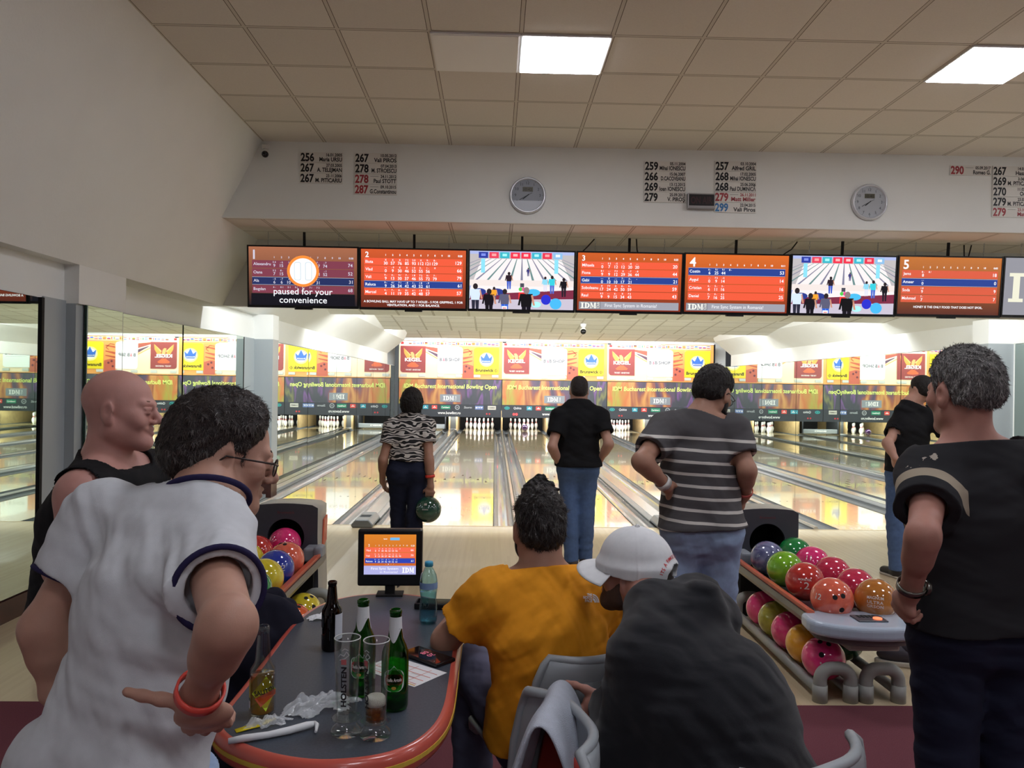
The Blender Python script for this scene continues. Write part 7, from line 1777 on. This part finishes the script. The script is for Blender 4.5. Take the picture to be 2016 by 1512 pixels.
# ============ seated man in the black hoodie and white cap
J = stand((.56, 1.80), -40, 1.70)
J['P'] = A_(.585, 1.74, .52); J['N'] = at(1296, 1215, 1.99); J['C'] = lerp(J['P'], J['N'], .60)+A_(.03, -.045, .03)
set_head(J, at(1246, 1126, 2.16), (-.82, .52, .04), (-.14, .02, 1), hs=.955)
J['SL'], J['SR'] = at(1276, 1315, 1.82), A_(.56, 2.05, .93); J['EL'], J['ER'] = A_(.325, 1.80, .69), A_(.54, 2.14, .68); J['WL'], J['WR'] = at(1200, 1374, 2.03), A_(.40, 2.20, .68)
J['r'] = nrm(A_(.75, .65, 0)); J['f'] = nrm(A_(-.65, .75, 0)); J['fc'] = J['f']; J['rc'] = nrm(J['SR']-J['SL'])
J['HL'], J['HR'] = A_(.52, 1.70, .52), A_(.645, 1.82, .52); J['KL'], J['KR'] = A_(.27, 2.0, .54), A_(.42, 2.18, .54); J['AL'], J['AR'] = A_(.28, 2.02, .085), A_(.43, 2.20, .085); J['TL'] = J['TR'] = J['f']
hand(J, 'L', (-.66, .12, -.70), (.35, .65, -.45), (-.3, .55, .75), curl=(.5, .6, .5), thumb=(-.75, .25, .25), tcurl=.5); hand(J, 'R', (-.5, -.5, -.3), (0, .2, -.9), (-.6, .6, .4), curl=(.6, .7, .5))
body(J, 'seated man in white baseball cap and black hoodie, bent forward with clasped hands', SK_D, .0042, 1.10, armg=1.05)
M_hoodie = cloth_mat('fleece_black', (30, 31, 35), .95, .2, 700, sheen=.15)
s = J['s']; P_, N_, C_ = J['P'], J['N'], J['C']; up = nrm(C_-P_)
Q = torso_prims(J, 1.08, .026)+seat_prims(J, 1.05, .03)
Q.append(EC(P_-up*.06, lerp(P_, C_, .8), (.205, .165), (.20, .155), J['r'], k=.06, grow=.02))
for k in 'LR':
    S_, E_, W_ = J['S'+k], J['E'+k], J['W'+k]; Q += [EL(S_, A_(.078, .078, .078), None, .05, grow=.014), EC(S_, E_, .074, .066, k=.04, grow=.016), EC(E_, lerp(E_, W_, .93), .060, .040, k=.03, grow=.016)]
# collapsed hood behind the neck
hb = N_+A_(.045, -.055, .02); Q += [EC(hb+A_(-.09, -.075, -.045), hb+A_(.035, .02, -.0), (.05, .06), (.06, .07), UP, k=.05), EC(hb+A_(.035, .02, .0), hb+A_(.06, .12, .03), (.055, .06), (.045, .045), UP, k=.05), EC(hb+A_(.0, -.03, -.02), hb+A_(.055, .0, .045), .065, .04, k=.04), EC(hb+A_(-.03, -.05, -.03), hb+A_(.03, -.05, -.12), (.085, .05), (.05, .035), A_(.8, .6, 0), k=.04)]
wl = lerp(J['EL'], J['WL'], .93); wr = lerp(J['ER'], J['WR'], .93)
cuts = []
fh = [fold_noise(61, [(.7, 0, .8), (.2, .2, 1)], .007, .14, .3), fold_noise(62, [(.5, .3, .8)], .003, .06, .5)]
def exh(f, x, y, z):
    for w_, k in ((wl, 'L'), (wr, 'R')):
        d = nrm(J['W'+k]-J['E'+k]); dd = (x-w_[0])*d[0]+(y-w_[1])*d[1]+(z-w_[2])*d[2]; rr = np.sqrt((x-w_[0])**2+(y-w_[1])**2+(z-w_[2])**2)
        f.a = np.maximum(f.a, np.minimum(dd, .13-rr).astype(np.float32))
    hc = J['H']+A_(-.02, .0, -.01); q = np.sqrt(((x-hc[0])/.115)**2+((y-hc[1])/.12)**2+((z-hc[2])/.155)**2); f.a = np.maximum(f.a, ((1-q)*.11).astype(np.float32))
cloth(J, 'hoodie', Q, M_hoodie, .0055, [plane(P_-up*.06, -up)], [(wl, nrm(J['WL']-J['EL']), .05, .12, .004)], lambda x, y, z: fh[0](x, y, z)+fh[1](x, y, z), extra=exh)
trousers(J, M_jdark, 1.0, .018, .02, h=.007, seed=63, seated=True)
# baseball cap: crown with rear opening, strap, brim, button
hc, R, hs = J['H'], J['HR_'], .945; T = lambda x, y, z: hc+R @ (A_(x, y, z)*hs)
M_capw = cloth_mat('cap_white', (222, 224, 226), .8); Qc = [EL(T(0, -.010, .034), A_(.090, .114, .105)*hs, R, .02), EC(T(0, -.010, .03), T(0, -.012, -.005), (.089*hs, .112*hs), (.090*hs, .112*hs), R[:, 0], cap=.2, k=.02)]
def exc(f):
    x, y, z = f.full(); qx, qy, qz = x-hc[0], y-hc[1], z-hc[2]; X, Y, Z = [(qx*R[0, i]+qy*R[1, i]+qz*R[2, i])/hs for i in range(3)]
    low = .004+.20*np.clip(Y, -.12, .10)*.25-Z
    seam = .0012*np.exp(-(np.minimum(np.abs(X), np.minimum(np.abs(.5*X+.866*Y), np.abs(.5*X-.866*Y)))/.0028)**2)
    hole = np.sqrt((X/.041)**2+(np.maximum(Z-.010, (.010-Z)*2.2)/.036)**2); hole = np.maximum((1-hole)*.035, -1)
    hole = np.where(Y < -.03, hole, -1); inner = np.sqrt((X/.0815)**2+((Y+.010)/.1055)**2+((Z-.034)/.0965)**2)
    f.a -= seam.astype(np.float32)
    f.a = np.maximum(np.maximum(f.a, low.astype(np.float32)), np.maximum(hole, ((1-inner)*.09)).astype(np.float32))
cap = grow_mesh('cap', Qc, .0035, M_capw, J['o0'], exc); cap.parent = J['ob']
b = MB(); vs = []; nn = 21
for r_ in range(7):
    for i in range(nn):
        a = math.radians(-68+136*i/(nn-1)); rad = .108+.068*r_/6*max(.12, math.cos(a))**.45
        vs.append(T(.80*rad*math.sin(a)/.9, -.012+rad*math.cos(a)*1.06, .010-.010*r_/6-.022*(math.sin(a)**2)*r_/6)-J['o0'])
b.add(vs, [(j*nn+i, j*nn+i+1, (j+1)*nn+i+1, (j+1)*nn+i) for j in range(6) for i in range(nn-1)], 0, True); o = b.build('brim', M_capw, cap, solid=.0035)
o.parent = cap
b = MB(); b.ball(T(0, -.010, .1395)-J['o0'], .0075, n=12, m=8); o = b.build('button', M_capw, cap)
st = [T(.0905*math.sin(a), -.012-.1135*math.cos(a), -.014)-J['o0'] for a in np.linspace(-.62, .62, 16)]
b = MB(); vs = [tuple(p+R[:, 2]*dz) for p in st for dz in (-.008, .008)]; b.add(vs, [(2*i, 2*i+1, 2*i+3, 2*i+2) for i in range(15)], 0, True); b.build('strap', M_capw, cap, solid=.003)
b = MB(); p = st[10]; tn = nrm(st[11]-st[9]); nb = nrm(np.cross(tn, R[:, 2]));
if np.dot(nb, R[:, 1]) > 0: nb = -nb
Mx = Matrix((tuple(tn), tuple(nb), tuple(R[:, 2]))).transposed().to_4x4(); Mx.translation = Vector(p)
b.box(-.009, .009, .001, .004, -.011, .011, M=Mx); b.build('buckle', M_alu, cap)
F = Flat(); tx = 'ITS A FAMILY BUSINESS'; arc = []
for i, ch in enumerate(tx):
    if ch == ' ': continue
    a = math.radians(158-136*i/(len(tx)-1)); rr = .050
    F.text(ch, rr*math.cos(a)*1.12, .006+rr*math.sin(a)*1.05, .0088, 'r', align='c', bold=.02, rot=a-math.pi/2)
from mathutils.bvhtree import BVHTree
def on_cap(px, py, l):
    a = px/.10; d = nrm(-R[:, 1]*math.cos(a)+R[:, 0]*math.sin(a)*1.0); O_ = hc+R @ A_(0, -.012, 0)+R[:, 2]*py
    q = np.interp(py, [0, .03, .06, .09], [1, .985, .93, .80]); p = O_+d*(.113*hs*q+.0022)*(1-.19*math.sin(a)**2)-J['o0']; return tuple(p)
decal_m = mat('cap_red_thread', (198, 44, 52), .6)
from mathutils.bvhtree import BVHTree
bvc = BVHTree.FromPolygons([v.co.copy() for v in cap.data.vertices], [tuple(p.vertices) for p in cap.data.polygons])
def on_cap2(px, py, l):
    p = Vector(on_cap(px, py, l)); ctr = Vector(hc-J['o0']+R @ A_(0, -.01, .03)); d = (p-ctr).normalized()
    hit = bvc.ray_cast(ctr+d*.2, -d); return tuple((hit[0] if hit[0] is not None else p)+d*.0012)
F.build('cap_lettering', cap, lambda c: decal_m, warp=on_cap2)
hair(J, 'hair', H_DBROWN, HL_SHORT, .003, 29, .004, .001)
beard(J, mat('beard_stubble', (74, 58, 52), .8), .002)
for k in 'LR': shoe(J, k, M_shoeb, M_shoesole)
# ================================================================== towel over the chair back, dark jacket on the far left chair
M_towel = cloth_mat('towel_pale_blue', (186, 192, 204), .95, .5, 500, .06)
def draped(name, pts_rows, m, label, cat, th=.012, seed=0, amp=.006):
    """cloth laid over an edge: rows of points from one hem to the other"""
    n = len(pts_rows[0]); b = MB(); vs = []
    for row in pts_rows: vs += [tuple(p) for p in row]
    b.add(vs, [(j*n+i, j*n+i+1, (j+1)*n+i+1, (j+1)*n+i) for j in range(len(pts_rows)-1) for i in range(n-1)], 0, True)
    o = b.build(name, m, solid=th, subsurf=2); return tag(o, label, cat)
# chair back runs along e (away from the camera), front face towards the table
ctr = A_(.145, 1.79, .80); e = nrm(A_(.28, .96, 0)); out = nrm(A_(.96, -.28, 0))
rows = []
for t, dz, do in ((-1.0, -.37, -.13), (-.8, -.27, -.105), (-.55, -.155, -.074), (-.3, -.055, -.046), (-.12, .004, -.026), (0, .022, 0), (.12, .006, .026), (.3, -.045, .048), (.55, -.125, .082), (.8, -.20, .12), (1.0, -.26, .15)):
    row = []
    for i in range(9):
        s_ = -1+i/4; wv = .017*math.sin(s_*5.2+t*1.5)*min(1, abs(t)*1.6); spread = 1+.35*abs(t)
        row.append(ctr+e*(s_*.135*spread+.03*t)+out*(do+wv)+UP*(dz-.05*abs(s_)*abs(t)*(1 if t > 0 else -.4)))
    rows.append(row)
draped('towel', rows, M_towel, 'pale blue-grey towel hanging over the back of a grey bucket chair', 'towel', .013)
M_jack = cloth_mat('jacket_navy_black', (28, 28, 40), .9)
J0 = dict(o0=A_(-.75, 2.62, 0)); Q = [EC(A_(-.88, 2.50, .80), A_(-.70, 2.62, .735), (.11, .05), (.085, .045), UP, k=.06), EC(A_(-.92, 2.55, .74), A_(-.78, 2.72, .70), (.14, .06), (.12, .06), UP, k=.06), EC(A_(-.74, 2.56, .70), A_(-.74, 2.52, .38), (.10, .05), (.13, .05), A_(1, .6, 0), k=.06), EC(A_(-.86, 2.48, .70), A_(-.90, 2.40, .30), (.11, .05), (.10, .05), A_(1, .4, 0), k=.06), EC(A_(-.70, 2.60, .72), A_(-.72, 2.42, .42), .055, .045, k=.04)]
fj = fold_noise(77, [(.6, .2, .8), (.2, .8, .5)], .009, .12, .4)
o = grow_mesh('jacket', Q, .008, M_jack, J0['o0'], lambda f: f.a.__iadd__(fj(*f.full()).astype(np.float32))); o.location = tuple(J0['o0']); tag(o, 'dark navy jacket heaped over a chair at the left side of the table', 'jacket')
